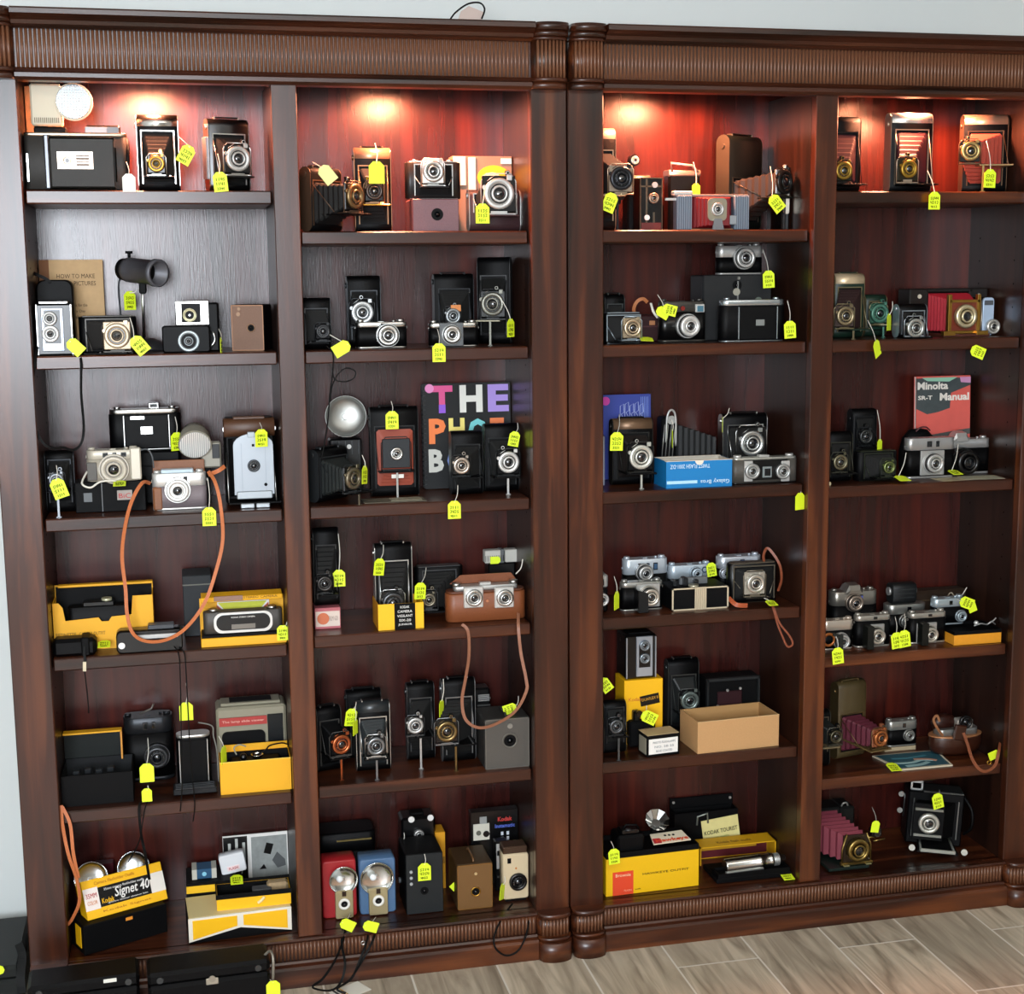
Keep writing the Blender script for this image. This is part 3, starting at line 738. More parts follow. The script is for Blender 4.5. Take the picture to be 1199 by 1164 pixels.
s = S(1, 2, 44, 119, 305, .262); t = mk(s, 'book', 'tan booklet titled How to Make Good Pictures leaning behind shelf two cameras', 'book', tilt=-.06); w, h = s.w, s.h
PAP = M('#c09f74', .8, 0, .15, 60, .1)
G().box(0, 0, 0, w, .002, h, PAP).box(0, .013, 0, w, .002, h, PAP).box(-w/2+.001, 0, 0, .002, .015, h, M('#7b4d2a', .7)).obj('cover', t); G().box(.001, .002, .002, w-.004, .011, h-.004, WHT).obj('pages', t)
G().box(-w*.42, -.0006, 0, w*.15, .001, h, M('#7b4d2a', .7)).obj('spine_strip', t)
IK = M('#4b3a28', .8)
for q, z, ww, hh in (('HOW TO MAKE', .82, .60, .011), ('GOOD PICTURES', .74, .62, .011), ('A Book for the', .50, .32, .008), ('Every Day', .43, .25, .008), ('Maker', .37, .2, .008)): txt(t, 'cover_title', q, (w*.07, -.0012, h*z), w*ww, hh, IK)
t = fold(S(1, 2, 92, 160, 371, .085), (137, 393, 14), 'landscape black folding camera with beige square lens plate, middle of shelf two', horiz=True, ext=.05, ring=M('#b5a58e', .4, .7), plate=M('#a8947a', .4, .4), handle=False, stand=False, finder=False, body=BLK, trim=M('#3a3733', .4, .5), bel=M('#1a1816', .7), knob=0, open_w=.86)
G().cyl((.006, .02, S(1, 2, 92, 160, 371, .085).h-.001), .008, .004, BLS, 'z', 14).obj('dial', t)
# spot lamp
GRYL = M('#55555a', .45, .3)
p0 = at(166, 410, .20); t = thing('spot_lamp', 'dark grey tubular spot lamp on a slim chrome stand, second shelf', 'lamp', (p0.x, .20, zs(1, 2)+.0004))
TOP[t] = 0
G().lathe([(.046, 0), (.046, .006), (.030, .022), (.012, .030), (1e-7, .031)], (.020, .02, 0), M('#3b3c3f', .3, .4), 'z', 28).obj('base', t)
inv = MW[t].inverted(); hd = inv @ at(168, 319, .16); hl = inv @ at(150, 316, .21); hr = inv @ at(186, 320, .13)
G().tube([(.006, .02, .028), tuple((hd+Vector((-.004, .01, -.040))))], .0035, CHR, 8).obj('pole', t)
G().box(hd.x-.004, hd.y+.004, hd.z-.052, .018, .018, .030, BLM, .003).obj('clamp', t)
ax = (hr-hl).normalized(); Rm = ax.to_track_quat('Z', 'Y').to_matrix(); L = (hr-hl).length*1.0
def tilted(g, R, c): g.v = [tuple(R @ Vector(v)+Vector(c)) for v in g.v]; return g
g = G().lathe([(.030, 0), (.0305, .01), (.0305, L*.86), (.034, L*.87), (.034, L), (.027, L), (.026, L*.6), (1e-7, L*.58)], (0, 0, 0), GRYL, 'z', 32); tilted(g, Rm, hl).obj('lamp_tube', t)
tilted(G().lathe([(.0255, L*.62), (1e-7, L*.60)], (0, 0, 0), BLM, 'z', 24), Rm, hl).obj('lamp_bulb_recess', t)
tilted(G().lathe([(.022, -.022), (.027, -.018), (.028, 0)], (0, 0, 0), BLM, 'z', 24), Rm, hl).obj('rear_cap', t)
g = G(); [tilted(G().cyl((0, -.0300, L*.15), .0028, .002, BLM, '-y', 8), Rm, hl) for k in range(1)]
q = hl+Vector((.004, 0, .030)); G().cyl(q, .004, .012, BLM, 'z', 10).lathe([(.009, .010), (.009, .016)], q, BLM, 'z', 12).obj('thumb_screw', t)
strap(t, [(142, 322, .22), (139, 335, .215), (141, 365, .21), (143, 385, .21)], .005, m=M('#2c2f33', .5), rnd=True, name='power_cord')
# black press-type flash camera
s = S(1, 2, 205, 256, 352, .10, rot=-3); t = mk(s, 'flash_camera', 'black bakelite flash camera with silver top panel and ring lens, shelf two', 'camera'); w, h = s.w, s.h
BAK = M('#040405', .5); G().box(0, 0, 0, w, .06, h-.006, BAK, .004).obj('body', t)
g = G()
for k in range(10): g.box(-w*.30+k*w*.062, .01, h-.007, w*.035, .035, .007, M('#5d4a38', .4, .5), .001)
g.obj('ribbed_top', t)
x, z = loc(s, 225, 366, -.004); G().box(x, -.004, z-.030, w*.76, .005, .058, M('#c9c6c0', .3, .8), .002).obj('silver_panel', t)
o = G().box(x-.003, -.006, z-.024, w*.44, .004, .046, BAK, .002).obj('reflector_panel', t); x2, z2 = loc(s, 222, 369, -.006); dishp(t, (x2, -.005, z2), .016, .004, '-y', M('#d7d3b0', .25, .6), name='flash_socket')
x, z = loc(s, 218, 396, -.03); G().extr(rr(.114, s.h*.52, .006, 4, x, s.h*.26), 'y', -.03, 0, BAK, True, .003).obj('lower_body', t)
x, z = loc(s, 221, 402, -.035); z = max(z, .0275); g = G(); g.ring((x, -.030, z), .026, .018, .004, M('#9aa3a6', .4, .5)); g.cyl((x, -.030, z), .0175, .003, BAK); g.ring((x, -.032, z), .011, .009, .002, M('#9aa3a6', .4, .5)); o = g.obj('lens_ring', t); lens(o, x, z, -.033, .009, BLS, BLS, L=.004, name='lens')
for k in range(14): a = PI*(.15+.7*k/13); 
x, z = loc(s, 247, 395, -.006); G().tube(smooth_path([(x-.004, -.004, z+.012), (x+.006, -.012, z+.010), (x+.009, -.012, z-.006), (x+.001, -.012, z-.020), (x-.008, -.004, z-.024)]), .0028, CHR, 7).obj('trigger_handle', t)
BXB = M('#6a4a35', .55, 0, .3, 300, .2)
s = S(1, 2, 272, 311, 357, .09, rot=-15); s.x -= .004; t = boxcam(s, (294, 384, 4), 'small brown faced box camera with worn leather at right end of shelf two', d=.10, body=BLK, front=BXB, trim=M('#7a5a42', .4, .4), finders=0, knob=0, handle=False, rim=M('#8a6246', .4, .4), lring=True)
x, z = loc(s, 279, 368, 0); G().cyl((x, 0, z), .005, .0025, M('#8a6e58', .3, .6)).obj('finder_window', t); G().cyl((x+.002, 0, z+.013), .004, .0025, M('#8a6e58', .3, .6)).obj('finder_window', t)
price(88, 406, (84, 395), .03, 'twin lens camera on the second left shelf', ang=-45, k=.9, wr=False)
price(163, 404, (152, 372), .02, 'landscape folding camera beside the spot lamp stand', ang=-38, k=1.0)
price(152, 352, (160, 340), .19, 'grey spot lamp clamp', ang=0, yaw=35, k=1., ay=.19)
price(259, 404, (256, 385), .09, 'black flash camera with silver panel', yaw=80, k=.8, ay=.10)

# ================================================================ bay 1, shelf 3
t = fold(S(1, 3, 53, 86, 528, .12), (66, 562, 8), 'small dark folding camera in the left corner of shelf three', ext=.06, ring=M('#8a8f94', .4, .6), knob=0, handle=False, stand=True, plate=BLS, trim=M('#26282b', .4, .5))
s = S(1, 3, 128, 212, 528, .19); cs = mk(s, 'camera_case', 'plain black leather case under the chrome trimmed folding camera, shelf three', 'camera case'); G().box(0, 0, 0, s.w, .09, s.h, BLK, .006).obj('case_body', cs); G().box(0, -.002, s.h*.7, s.w*.98, .094, .004, BLM, .001).obj('case_lid_edge', cs)
s = S(1, 3, 127, 212, 476, .20, on=cs); t = folded(s, 'black folding camera with chrome trim and pop-up viewfinder standing on a black case', emblem=(.5, .42, .030, .020, CHR), door=(.22, .82), top=.12, vf=.13)
G().box(-.018, -.0065, s.h*.70, .036, .004, .010, CHR, .002).obj('door_catch', t)
s = S(1, 3, 88, 171, 564, .10); c2 = mk(s, 'battery_pack_box', 'black box with two printed labels under the beige compact camera', 'box'); w, h = s.w, s.h
G().box(0, 0, 0, w, .075, h, BLM, .002).obj('box_body', c2); G().box(-w*.12, -.001, .002, .002, .002, h-.004, M('#55585a', .4)).obj('seam', c2)
G().box(w*.20, -.0012, h*.38, .036, .0014, .024, M('#9a8f86', .5)).obj('label', c2); txt(c2, 'printed_words', 'BiC', (w*.20, -.0018, h*.52), .028, .012, RED); G().box(-w*.32, -.0012, h*.36, .02, .0014, .022, M('#5a5e60', .5)).obj('label', c2)
t = rig(S(1, 3, 101, 164, 524, .10, on=c2), (133, 550, 17), 'beige plastic autofocus compact camera on a black box, shelf three', L=.018, d=.045, body=M('#a79f8f', .45), met=M('#b9b2a2', .4, .2), ring=M('#b3ab9b', .4, .1), topf=.30, basep=False, face=M('#6f675c', .4), windows=3)
xg, zg = loc(S(1, 3, 101, 164, 524, .10), 157, 545, 0) if False else (0, 0)
G().box(S(1, 3, 101, 164, 524, .10).w*.42, -.010, .002, .026, .014, .080, M('#b9b2a2', .4, .2), .003).obj('grip', t); G().box(-S(1, 3, 101, 164, 524, .10).w*.40, -.003, .003, .024, .005, .045, M('#4a463f', .5), .002).obj('grip_panel', t)
strap(t, [(163, 528, .10), (172, 526, .09), (178, 534, .085), (180, 548, .085)], .004, m=M('#4a4d50', .5), rnd=True, name='wrist_cord'); strap(t, [(102, 552, .10), (96, 566, .06), (106, 571, .05), (118, 564, .06), (136, 563, .07)], .005, m=STR, rnd=True, name='wrist_strap')
price(140, 566, None, .060, 'x', flat=True, lab='yellow-green price tag lying flat under the beige compact camera', k=.9)
s = S(1, 3, 178, 242, 551, .085); brown = M('#7d4b28', .5, 0, .3, 300, .2)
t = rig(s, (208, 575, 15), 'silver rangefinder camera in a half case with long tan strap, shelf three', L=.022, d=.036, body=M('#7a6f72', .6, 0, .3, 400), met=CHW, ring=CHW, topf=.36, hump=.0, plate=None, windows=2, face=CHW)
g = G(); g.box(-s.w*.40, -.002, 0, s.w*.18, .042, s.h*.6, brown, .004); g.obj('half_case', t); G().box(0, .046, 0, s.w*.96, .004, s.h+.020, brown, .003).obj('case_flap', t)
G().box(-.004, .004, s.h-.008, s.w*.60, .026, .011, M('#b6c6cf', .2, .4), .002).obj('viewfinder_block', t)
G().box(0, -.0012, s.h*.45, .05, .0014, .03, CHW).obj('lens_backing', t)
strap(t, [(176, 566, .07), (166, 566, .03), (153, 590, .012), (145, 625, .010), (143, 655, .010), (147, 690, .012), (149, 720, .014), (156, 742, .016), (172, 751, .018), (195, 749, .018), (218, 735, .018), (240, 705, .014), (254, 665, .010), (261, 630, .010), (258, 590, .012), (252, 565, .03), (244, 552, .07)], .0085, .002, M('#b9683a', .5, 0, .2, 200, .2), .35, name='neck_strap'); strap(t, [(244, 556, .07), (256, 551, .06), (263, 546, .07)], .010, .002, M('#b9683a', .5), name='strap_end')
# tilted flash head
s = S(1, 3, 210, 248, 494, .155); s.z = zs(1, 3); t = mk(s, 'flash_gun', 'grey flash gun with down-turned ribbed round lamp behind the silver rangefinder camera', 'flash gun')
x, z = loc(s, 228, 515, -.03); GF = M('#8b877a', .45, .2); Rt = Matrix.Rotation(math.radians(28), 3, 'X')
tilted(G().lathe([(.030, -.03), (.038, -.005), (.040, .02), (.041, .026)], (0, 0, 0), GF, '-y', 30), Rt, (x, -.01, z)).obj('lamp_housing', t)
dishp(t, (x, -.014, z-.002), .037, .016, '-y', M('#e6e6e2', .2, 1), rot=Rt)
g = G().cyl((0, -.026, 0), .038, .0015, M('#cfd2d2', .15, .4), '-y', 28)
for k in range(-7, 8): q = math.sqrt(max(.037**2-(k*.005)**2, 0))*2; g.box(k*.005, -.0285, -q/2, .0012, .001, q, WHT)
tilted(g, Rt, (x, -.010, z)).obj('lamp_lens', t)
x2, z2 = loc(s, 247, 531, 0); G().box(x2, -.006, z2-.036, .05, .03, .066, GF, .004).obj('flash_body', t); G().box(x2+.012, -.008, z2-.012, .018, .003, .036, M('#2a2c2e', .4), .001).obj('calculator_dial', t)
G().box((x+x2)/2, .004, 0, .03, .03, z2-.02, BLM, .003).obj('handle_grip', t)
# upright instant camera with silver face
s = S(1, 3, 262, 322, 488, .12); t = mk(s, 'instant_camera', 'brown and black instant camera with tall silver front plate, right of shelf three', 'camera'); w, h = s.w, s.h; BRD = M('#4f3220', .45, 0, .3, 500, .15)
G().box(0, .012, 0, w, .055, h-.004, BLK, .006).obj('body', t); G().extr(rr(.06, h*.22, .022, 6, .030, h*.87), 'x', -w/2, w/2, BRD, True, .002).obj('top_cover', t)
G().box(0, .006, h-.008, w*.62, .03, .008, BRD, .002).obj('handle', t); g = G(); [g.cyl((sx*w*.46, .01, h*.86), .008, .004, CHR, '-y', 12) for sx in (-1, 1)]; g.obj('handle_rivets', t)
x, z = loc(s, 297, 545, -.045); fw, fh = psz(45, .08), psz(74, .08)
secs = []
for i in range(13):
    k = i/12; q = .003 if i % 2 else 0; ww = (w*.42*(1-k)+fw*.5*k)-q; hh = (h*.33*(1-k)+fh*.42*k)-q; cz = (h*.42*(1-k)+z*k); secs.append([(x*k-ww, .012-.052*k, cz-hh), (x*k+ww, .012-.052*k, cz-hh), (x*k+ww, .012-.052*k, cz+hh), (x*k-ww, .012-.052*k, cz+hh)])
G().loft(secs, BLM).obj('bellows', t)
FP = M('#9aa1a8', .38, .35)
pts = [(x-fw*.5, z-fh*.45), (x+fw*.5, z-fh*.45), (x+fw*.5, z+fh*.32)]+[(x+fw*.5*math.cos(a), z+fh*.32+fh*.18*math.sin(a)) for a in [PI*k/10 for k in range(1, 10)]]+[(x-fw*.5, z+fh*.32)]
G().extr(pts, 'y', -.050, -.042, FP, False).obj('front_plate', t)
G().box(x-.004, -.051, z+fh*.44, .018, .01, .014, M('#8f969b', .4, .5), .001).obj('viewfinder', t); lens(t, x, z, -.050, .0155, M('#3a3d40', .4, .5), BLS, L=.006)
g = G(); [g.box(x+sx*fw*.3, -.0512, z-fh*.44, .0014, .0012, fh*.8, M('#8d949a', .4, .4)) for sx in (-1, 1)]; g.box(x, -.052, z+fh*.30, .006, .002, .006, BLM); g.cyl((x+.028, -.050, z-fh*.30), .004, .003, BLM); g.obj('front_detail', t)
G().box(x, -.053, z-fh*.52, fw*.9, .014, .020, M('#9ba2a6', .35, .6), .002).obj('shutter_bridge', t); G().box(x, -.06, max(z-fh*.60, .01), w*1.02, .075, .005, BLM, .001).obj('bed', t); g = G(); [g.box(x+sx*.019, -.062, .0, .034, .01, .012, M('#aab0b3', .35, .6), .002) for sx in (-1, 1)]; g.obj('foot', t)
for sx in (-1, 1): G().tube([(sx*w*.46, .010, h*.6), (sx*w*.46, -.05, max(z-fh*.58, .014))], .0014, CHR, 5).obj('strut', t)
price(69, 572, (66, 545), .045, 'dark folding camera in the left corner of shelf three', ang=-18, k=1.05)
price(207, 517, (205, 488), .16, 'chrome trimmed folding camera standing on a case', yaw=30, ay=.19)
price(245, 605, (243, 560), .015, 'silver rangefinder camera with the tan strap', ay=.05)
price(306, 513, (304, 495), .045, 'instant camera with silver front plate', k=.95, yaw=15, ay=.09)

# ================================================================ bay 1, shelf 4
YB = YEL
s = S(1, 4, 58, 176, 690, .10); t = mk(s, 'camera_gift_box', 'yellow open camera carton with a black interior on the fourth left shelf', 'carton'); w, h = s.w, s.h
cy = M('#e8a80c', .55, 0, .08, 200)
g = G(); pts = [(-w/2, 0), (w/2, 0), (w/2, h*.86), (w*.30, h*.86), (w*.28, h*.55), (w*.08, h*.53), (w*.05, h*.46), (-w*.02, h*.46), (-w*.05, h*.53), (-w*.38, h*.50), (-w*.40, h*.72), (-w*.44, h*.80), (-w/2, h*.80)]
g.extr(pts, 'y', 0, .002, cy, False); g.box(0, .088, 0, w, .002, h*.98, cy); g.box(-w/2+.001, .002, 0, .002, .086, h*.8, cy); g.box(w/2-.001, .002, 0, .002, .086, h*.86, cy); g.box(0, .002, 0, w-.004, .086, .002, BLM); g.obj('carton_body', t)
G().box(0, .0845, .002, w-.006, .003, h*.94, BLM).obj('lining', t); G().box(w*.02, .070, h*.955, w*.96, .02, .006, cy, .001).obj('lid_edge', t)
for k, (q, x, ww) in enumerate((('RETINETTE', -.38, .2), ('CAMERA OUTFIT', .0, .26))): txt(t, 'printed_words', q, (w*x if x else -w*.12, -.0005, h*.27), w*ww, .009, M('#6e4a08', .7))
s2 = Slot(); s2.x, s2.y, s2.z, s2.w, s2.h, s2.rot, s2.c = s.x-.012, s.y+.020, s.z+.0042, w*.62, h*.66, 0, 0
t2 = mk(s2, 'folding_camera', 'small black camera with silver lens sitting inside the yellow open carton', 'camera'); G().extr(rr(s2.w, .04, .014, 5, 0, .02), 'z', 0, s2.h, BLK, True, .002).obj('body', t2); x, z = loc(s2, 124, 697, -.006)
G().box(0, .004, s2.h-.001, s2.w*.5, .03, .012, BLS, .002).obj('top_housing', t2); G().cyl((x, .018, s2.h+.010), .013, .007, M('#c9c9a8', .3, .5), 'z', 18).obj('dial', t2); lens(t2, x, s2.h*.45, -.001, .016, SIL, BLS)
s = S(1, 4, 60, 112, 746, .035); s.h = .045; t = mk(s, 'camera_pouch', 'small black pouch with hanging wrist cord at the left of shelf four', 'pouch'); G().box(0, 0, 0, s.w, .05, s.h, BLK, .009).obj('pouch_body', t); G().box(s.w*.25, -.003, .002, .02, .056, s.h+.001, BLM, .003).obj('pouch_flap', t)
strap(t, [(99, 757, .03), (99, 768, .022), (100, 775, .018)], .006, .0014, CORD, name='strap'); strap(t, [(99, 775, .017), (99, 786, .017)], .008, .003, M('#c9bda0', .5), name='cord_slider'); strap(t, [(99, 786, .018), (102, 810, .018), (104, 835, .02)], .003, m=CORD, rnd=True, name='wrist_cord')
price(122, 754, None, .05, 'x', flat=True, k=.9, lab='yellow-green price tag lying flat beside the black pouch, shelf four')
s = S(1, 4, 136, 214, 731, .035); s.h = .055; t = mk(s, 'pocket_camera', 'black pocket camera with silver band lying inside the tan strap loop, shelf four', 'camera'); w, h = s.w, s.h
G().extr(rr(w, h, .012, 5, 0, h/2), 'y', 0, .05, BLS, True, .003).obj('body', t); G().box(w*.12, -.001, h*.62, w*.62, .004, h*.2, SIL, .001).obj('front_band', t); G().cyl((-w*.42, 0, h*.38), .008, .003, WHT, '-y', 14).obj('shutter_button', t); G().box(w*.18, .01, h-.001, w*.4, .03, .012, M('#3a3d42', .4), .002).obj('top_housing', t)
s = S(1, 4, 214, 248, 674, .17); t = mk(s, 'viewer_box', 'dark grey carton standing behind the stereo camera set, shelf four', 'carton'); G().box(0, 0, 0, s.w, .10, s.h, M('#26292c', .6, 0, .2, 300), .002).obj('box_body', t); G().box(0, -.001, s.h*.84, s.w, .102, .003, M('#5a5a52', .5)).obj('lid_edge', t)
s = S(1, 4, 240, 340, 731, .045); s.h = .040; tb = mk(s, 'stereo_camera_box', 'yellow carton tray holding a charcoal stereo camera at right of shelf four', 'carton'); w, h = s.w, s.h
G().box(0, 0, 0, w, .11, .022, cy, .001).obj('carton_base', tb); 
Z = .058; G().box(0, .085, .022, w, .003, .085, cy).obj('lid_back', tb); G().box(.004, .081, .034, w*.62, .0035, .062, WHT).obj('card', tb)
G().poly([(-w*.28, .094), (w*.30, .094), (w*.16, .058), (-w*.14, .058)], .079, .081, M('#c5c93a', .6)).obj('card_print', tb); G().poly([(-w*.30, .090), (-w*.30, .07), (-w*.2, .058), (-w*.14, .058)], .079, .081, M('#a8472e', .6)).poly([(w*.32, .090), (w*.32, .07), (w*.22, .058), (w*.16, .058)], .079, .081, M('#a8472e', .6)).obj('card_print', tb)
G().box(0, .050, .1055, w*.96, .045, .012, cy, .001, rot=Matrix.Rotation(.10, 3, 'X')).obj('lid_flap', tb); txt(tb, 'printed_words', 'KODAK STEREO CAMERA', (w*.12, .049, .1115), w*.6, .006, M('#6e4a08', .7)); G().box(-w*.16, .0465, .106, w*.34, .003, .012, M('#8d6c5c', .6)).obj('torn_label', tb)
G().box(0, .006, .0222, w*.98, .07, .006, BLM).obj('insert', tb)
s3 = Slot(); s3.x, s3.y, s3.z, s3.w, s3.h, s3.rot, s3.c = s.x, s.y+.016, s.z+.0286, w*.93, .064, 0, 0
CH2 = M('#3d3934', .5, 0, .3, 600)
t3 = mk(s3, 'stereo_camera', 'charcoal stereo camera with silver framed front lying in the yellow carton', 'camera'); w3 = s3.w
G().extr(rr(w3, .035, .013, 5, 0, .0175), 'z', 0, .056, CH2, True, .002).obj('body', t3)
fr = rr(w3*.74, .052, .02, 6, 0, .028); G().extr(fr, 'y', -.004, 0, CHW, False).obj('front_frame', t3); G().extr(rr(w3*.68, .040, .019, 6, 0, .029), 'y', -.0065, -.004, BLS, False).obj('lens_cover', t3); G().box(0, -.0075, .012, w3*.3, .0015, .012, M('#77736c', .35, .6)).obj('grille', t3)
for sx in (-1, 1): G().cyl((sx*w3*.37, .017, .0555), .012, .007, CHR, 'z', 16).obj('dial', t3)
txt(t3, 'printed_words', 'KODAK STEREO CAMERA', (0, -.0068, .042), w3*.3, .0035, WHT)
price(331, 741, (336, 728), .035, 'yellow stereo camera carton on shelf four', k=.85, wr=True)

# ================================================================ bay 1, shelf 5
s = S(1, 5, 68, 152, 905, .06); t = mk(s, 'projector_carton', 'black hinged carton with yellow lined lid standing open, left of shelf five', 'carton'); w, h = s.w, s.h
tray(t, 0, 0, 0, w, .14, h*.95, BLM, M('#141618', .7), t=.003, name='tray'); hb = at(100, 856, .20).z-s.z
G().box(-w*.08, .143, h*.9, w*.84, .003, hb-h*.9, M('#121715', .6)).obj('lid', t); G().box(-w*.08, .118, hb-.002, w*.84, .026, .004, cy).box(w*.335, .118, h*.9, .004, .026, hb-h*.9, M('#d9943a', .6)).obj('lid_rim', t)
g = G(); 
for k in range(4): g.box(-w*.3+k*w*.16, .03+.01*(k % 2), h*.80, w*.1, .02, h*.16, M('#2a2d30', .3, .4), .002)
g.obj('contents', t)
s = S(1, 5, 144, 203, 838, .205); t = rig(s, (184, 888, 15), 'black box-shaped camera with ring lens and raised hood, middle of shelf five', L=.028, d=.07, body=BLK, met=M('#2a2c2f', .35, .6), ring=M('#3c3d3f', .35, .6), topf=.25, windows=2, knobs=True)
G().tube([(-.02, .02, s.h), (.01, .02, s.h+.012), (.016, .02, s.h+.024)], .003, M('#6b6660', .4, .5), 6).obj('folding_handle', t); p2 = t
s = S(1, 5, 206, 247, 858, .12); t = folded(s, 'upright black folding camera with thin silver top bar, shelf five', door=(.12, .88), top=.06, knobs=0, body=BLK, met=M('#c9c9c4', .3, .8), d=.05)
G().box(0, -.06, .004, s.w*1.25, .055, .016, M('#191a1c', .45), .003).obj('bed', t); g = G(); [g.box(0, -.06+.012*k, .020, s.w*1.1, .003, .002, M('#3a3c3e', .4, .4)) for k in range(4)]; g.obj('bed_rails', t)
strap(t, [(232, 846, .12), (248, 850, .11), (250, 862, .10), (254, 880, .09), (256, 915, .09)], .004, m=M('#6a6860', .5), rnd=True, name='cable')
s = S(1, 5, 258, 340, 824, .165); t = mk(s, 'slide_viewer', 'grey slide viewer with dark screen and red label behind a yellow box, shelf five', 'slide viewer'); w, h = s.w, s.h; GV = M('#8b8672', .5)
g = G(); g.box(0, .004, 0, w, .09, h*.96, GV, .006); g.obj('body', t); G().box(0, .02, h*.955, w*.86, .06, .008, GV, .003).box(.0, .03, h*.962, w*.6, .04, .0085, BLM).obj('top_vent', t)
G().extr(rr(w*.62, h*.44, .014, 5, -w*.12, h*.42), 'y', -.001, .004, BLM, False).obj('screen', t); G().box(w*.34, -.001, h*.3, w*.22, .006, h*.54, M('#101315', .35), .001).obj('control_panel', t)
G().box(-w*.12, -.002, h*.72, w*.68, .004, h*.11, M('#a8322c', .5)).obj('red_label', t); txt(t, 'printed_words', 'The lamp slide viewer', (-w*.12, -.0025, h*.775), w*.6, .008, M('#e8b8a8', .6))
s = S(1, 5, 263, 346, 890, .05); t = mk(s, 'camera_gift_box', 'bright yellow open carton with flash parts at the right of shelf five', 'carton'); w, h = s.w, s.h
tray(t, 0, 0, 0, w, .085, h, cy, BLM, name='carton_body', rim=M('#f3cf5a', .6)); zb = at(305, 870, .135).z-s.z; G().box(w*.03, .086, h*.5, w*.92, .003, zb-h*.5, cy).obj('back_flap', t)
s4 = Slot(); s4.x, s4.y, s4.z, s4.w, s4.h, s4.rot, s4.c = s.x+.002, s.y+.02, s.z+.003, w*.7, h+.004, 0, 0
t4 = mk(s4, 'flash_attachment', 'black flash attachment with chrome cup nested in the bright yellow carton', 'flash gun'); G().box(0, .004, 0, s4.w, .05, h*.85, BLM, .004).obj('body', t4); dishp(t4, (.005, .028, h*.86), .015, .009, 'z'); G().sphere((-.03, .02, h*.94), .010, BLS).obj('connector', t4)
strap(t4, [(300, 884, .08), (311, 878, .08), (316, 873, .09), (330, 870, .10), (338, 872, .11)], .004, m=CORD, rnd=True, name='cord'); strap(t4, [(277, 884, .08), (274, 876, .09), (280, 872, .09), (288, 874, .09)], .004, m=M('#8b8878', .5), rnd=True, name='cord')
price(172, 905, (173, 864), .03, 'ring-lens camera with the raised hood, shelf five', wr=False, k=1.05, ay=.10)
price(172, 931, (173, 920), .015, 'front edge beneath the hooded camera, shelf five', wr=False, k=.75, lab='short yellow-green tag hanging over the shelf edge below another tag')
price(262, 884, (256, 862), .06, 'x', yaw=65, wr=False, ay=.09, lab='narrow yellow-green tag seen edge-on beside the grey slide viewer')
tq = price(218, 833, (218, 800), .010, 'pair of black cords, shelf five', wr=False, k=1., ay=.012)
# long black cords falling from shelf 4
t = thing('lens_cap_cord', 'long thin black cord loop hanging from shelf four down past the fifth shelf', 'cord', at(215, 770, .006)); TOP[t] = 0
strap(t, [(204, 757, .034), (209, 766, .012), (211, 790, .006), (212, 850, .006), (213, 900, .006), (213, 925, .008), (211, 950, .008)], .003, m=CORD, rnd=True, name='cord_strand'); strap(t, [(210, 758, .034), (216, 766, .012), (218, 790, .005), (221, 850, .005), (224, 900, .005), (228, 940, .008), (226, 962, .008)], .003, m=CORD, rnd=True, name='cord_strand')

# ================================================================ bay 1, bottom
s = S(1, 6, 0, 0, 0, .07); s.x, s.w, s.h, s.y, s.rot = .139, .222, .078, .070, math.radians(24); t = mk(s, 'camera_outfit_box', 'long black carton with orange tab lying askew on the bottom left shelf', 'carton'); w = s.w
G().box(0, 0, 0, w, .09, s.h, BLM, .0015).obj('carton_body', t); G().box(w*.04, -.001, s.h*.80, .018, .0014, .008, M('#e8902a', .6)).obj('orange_tab', t); G().box(-w/2-.0006, .018, s.h*.18, .0012, .036, s.h*.7, YEL).obj('end_label', t); outb = t
s = Slot(); s.x, s.y, s.z, s.w, s.h, s.rot, s.c = .146, .100, TOP[outb], .215, .100, math.radians(24), 0
t = mk(s, 'camera_carton', 'yellow, black and white carton with white script lettering propped on the black carton', 'carton', tilt=math.radians(-24), roll=0); w, h = s.w, s.h
G().box(0, 0, 0, w, .045, h*.98, YEL, .001).obj('carton_body', t); G().box(w*.0, -.0006, h*.24, w, .0010, h*.50, BLS).obj('black_band', t)
G().box(-w*.41, -.0012, h*.22, w*.18, .0012, h*.55, M('#efe3da', .6)).obj('white_panel', t); txt(t, 'printed_words', '35MM', (-w*.41, -.0022, h*.58), w*.13, .012, RED); txt(t, 'printed_words', 'COLOR', (-w*.41, -.0022, h*.40), w*.12, .010, M('#d07a2a', .6))
G().box(w*.41, -.0012, h*.24, w*.18, .0012, h*.50, M('#e3ddd3', .6)).obj('white_panel', t)
txt(t, 'brand_lettering', 'Kodak', (-w*.22, -.0022, h*.38), w*.15, .013, YEL, bold=.01); txt(t, 'model_lettering', 'Signet 40', (w*.09, -.0022, h*.49), w*.44, .032, WHT, bold=.012, shear=.25); txt(t, 'printed_words', '35mm camera flashholder outfit', (w*.0, -.0022, h*.66), w*.5, .006, WHT); txt(t, 'printed_words', 'synchro shutter ektanon lens', (w*.02, -.0022, h*.30), w*.5, .005, WHT)
txt(t, 'printed_words', 'Camera Flasholder Outfit', (-w*.1, -.0012, h*.86), w*.5, .008, M('#b5720a', .6)); txt(t, 'printed_words', 'Kodak Signet', (w*.0, -.0012, h*.12), w*.6, .007, M('#b5720a', .6))
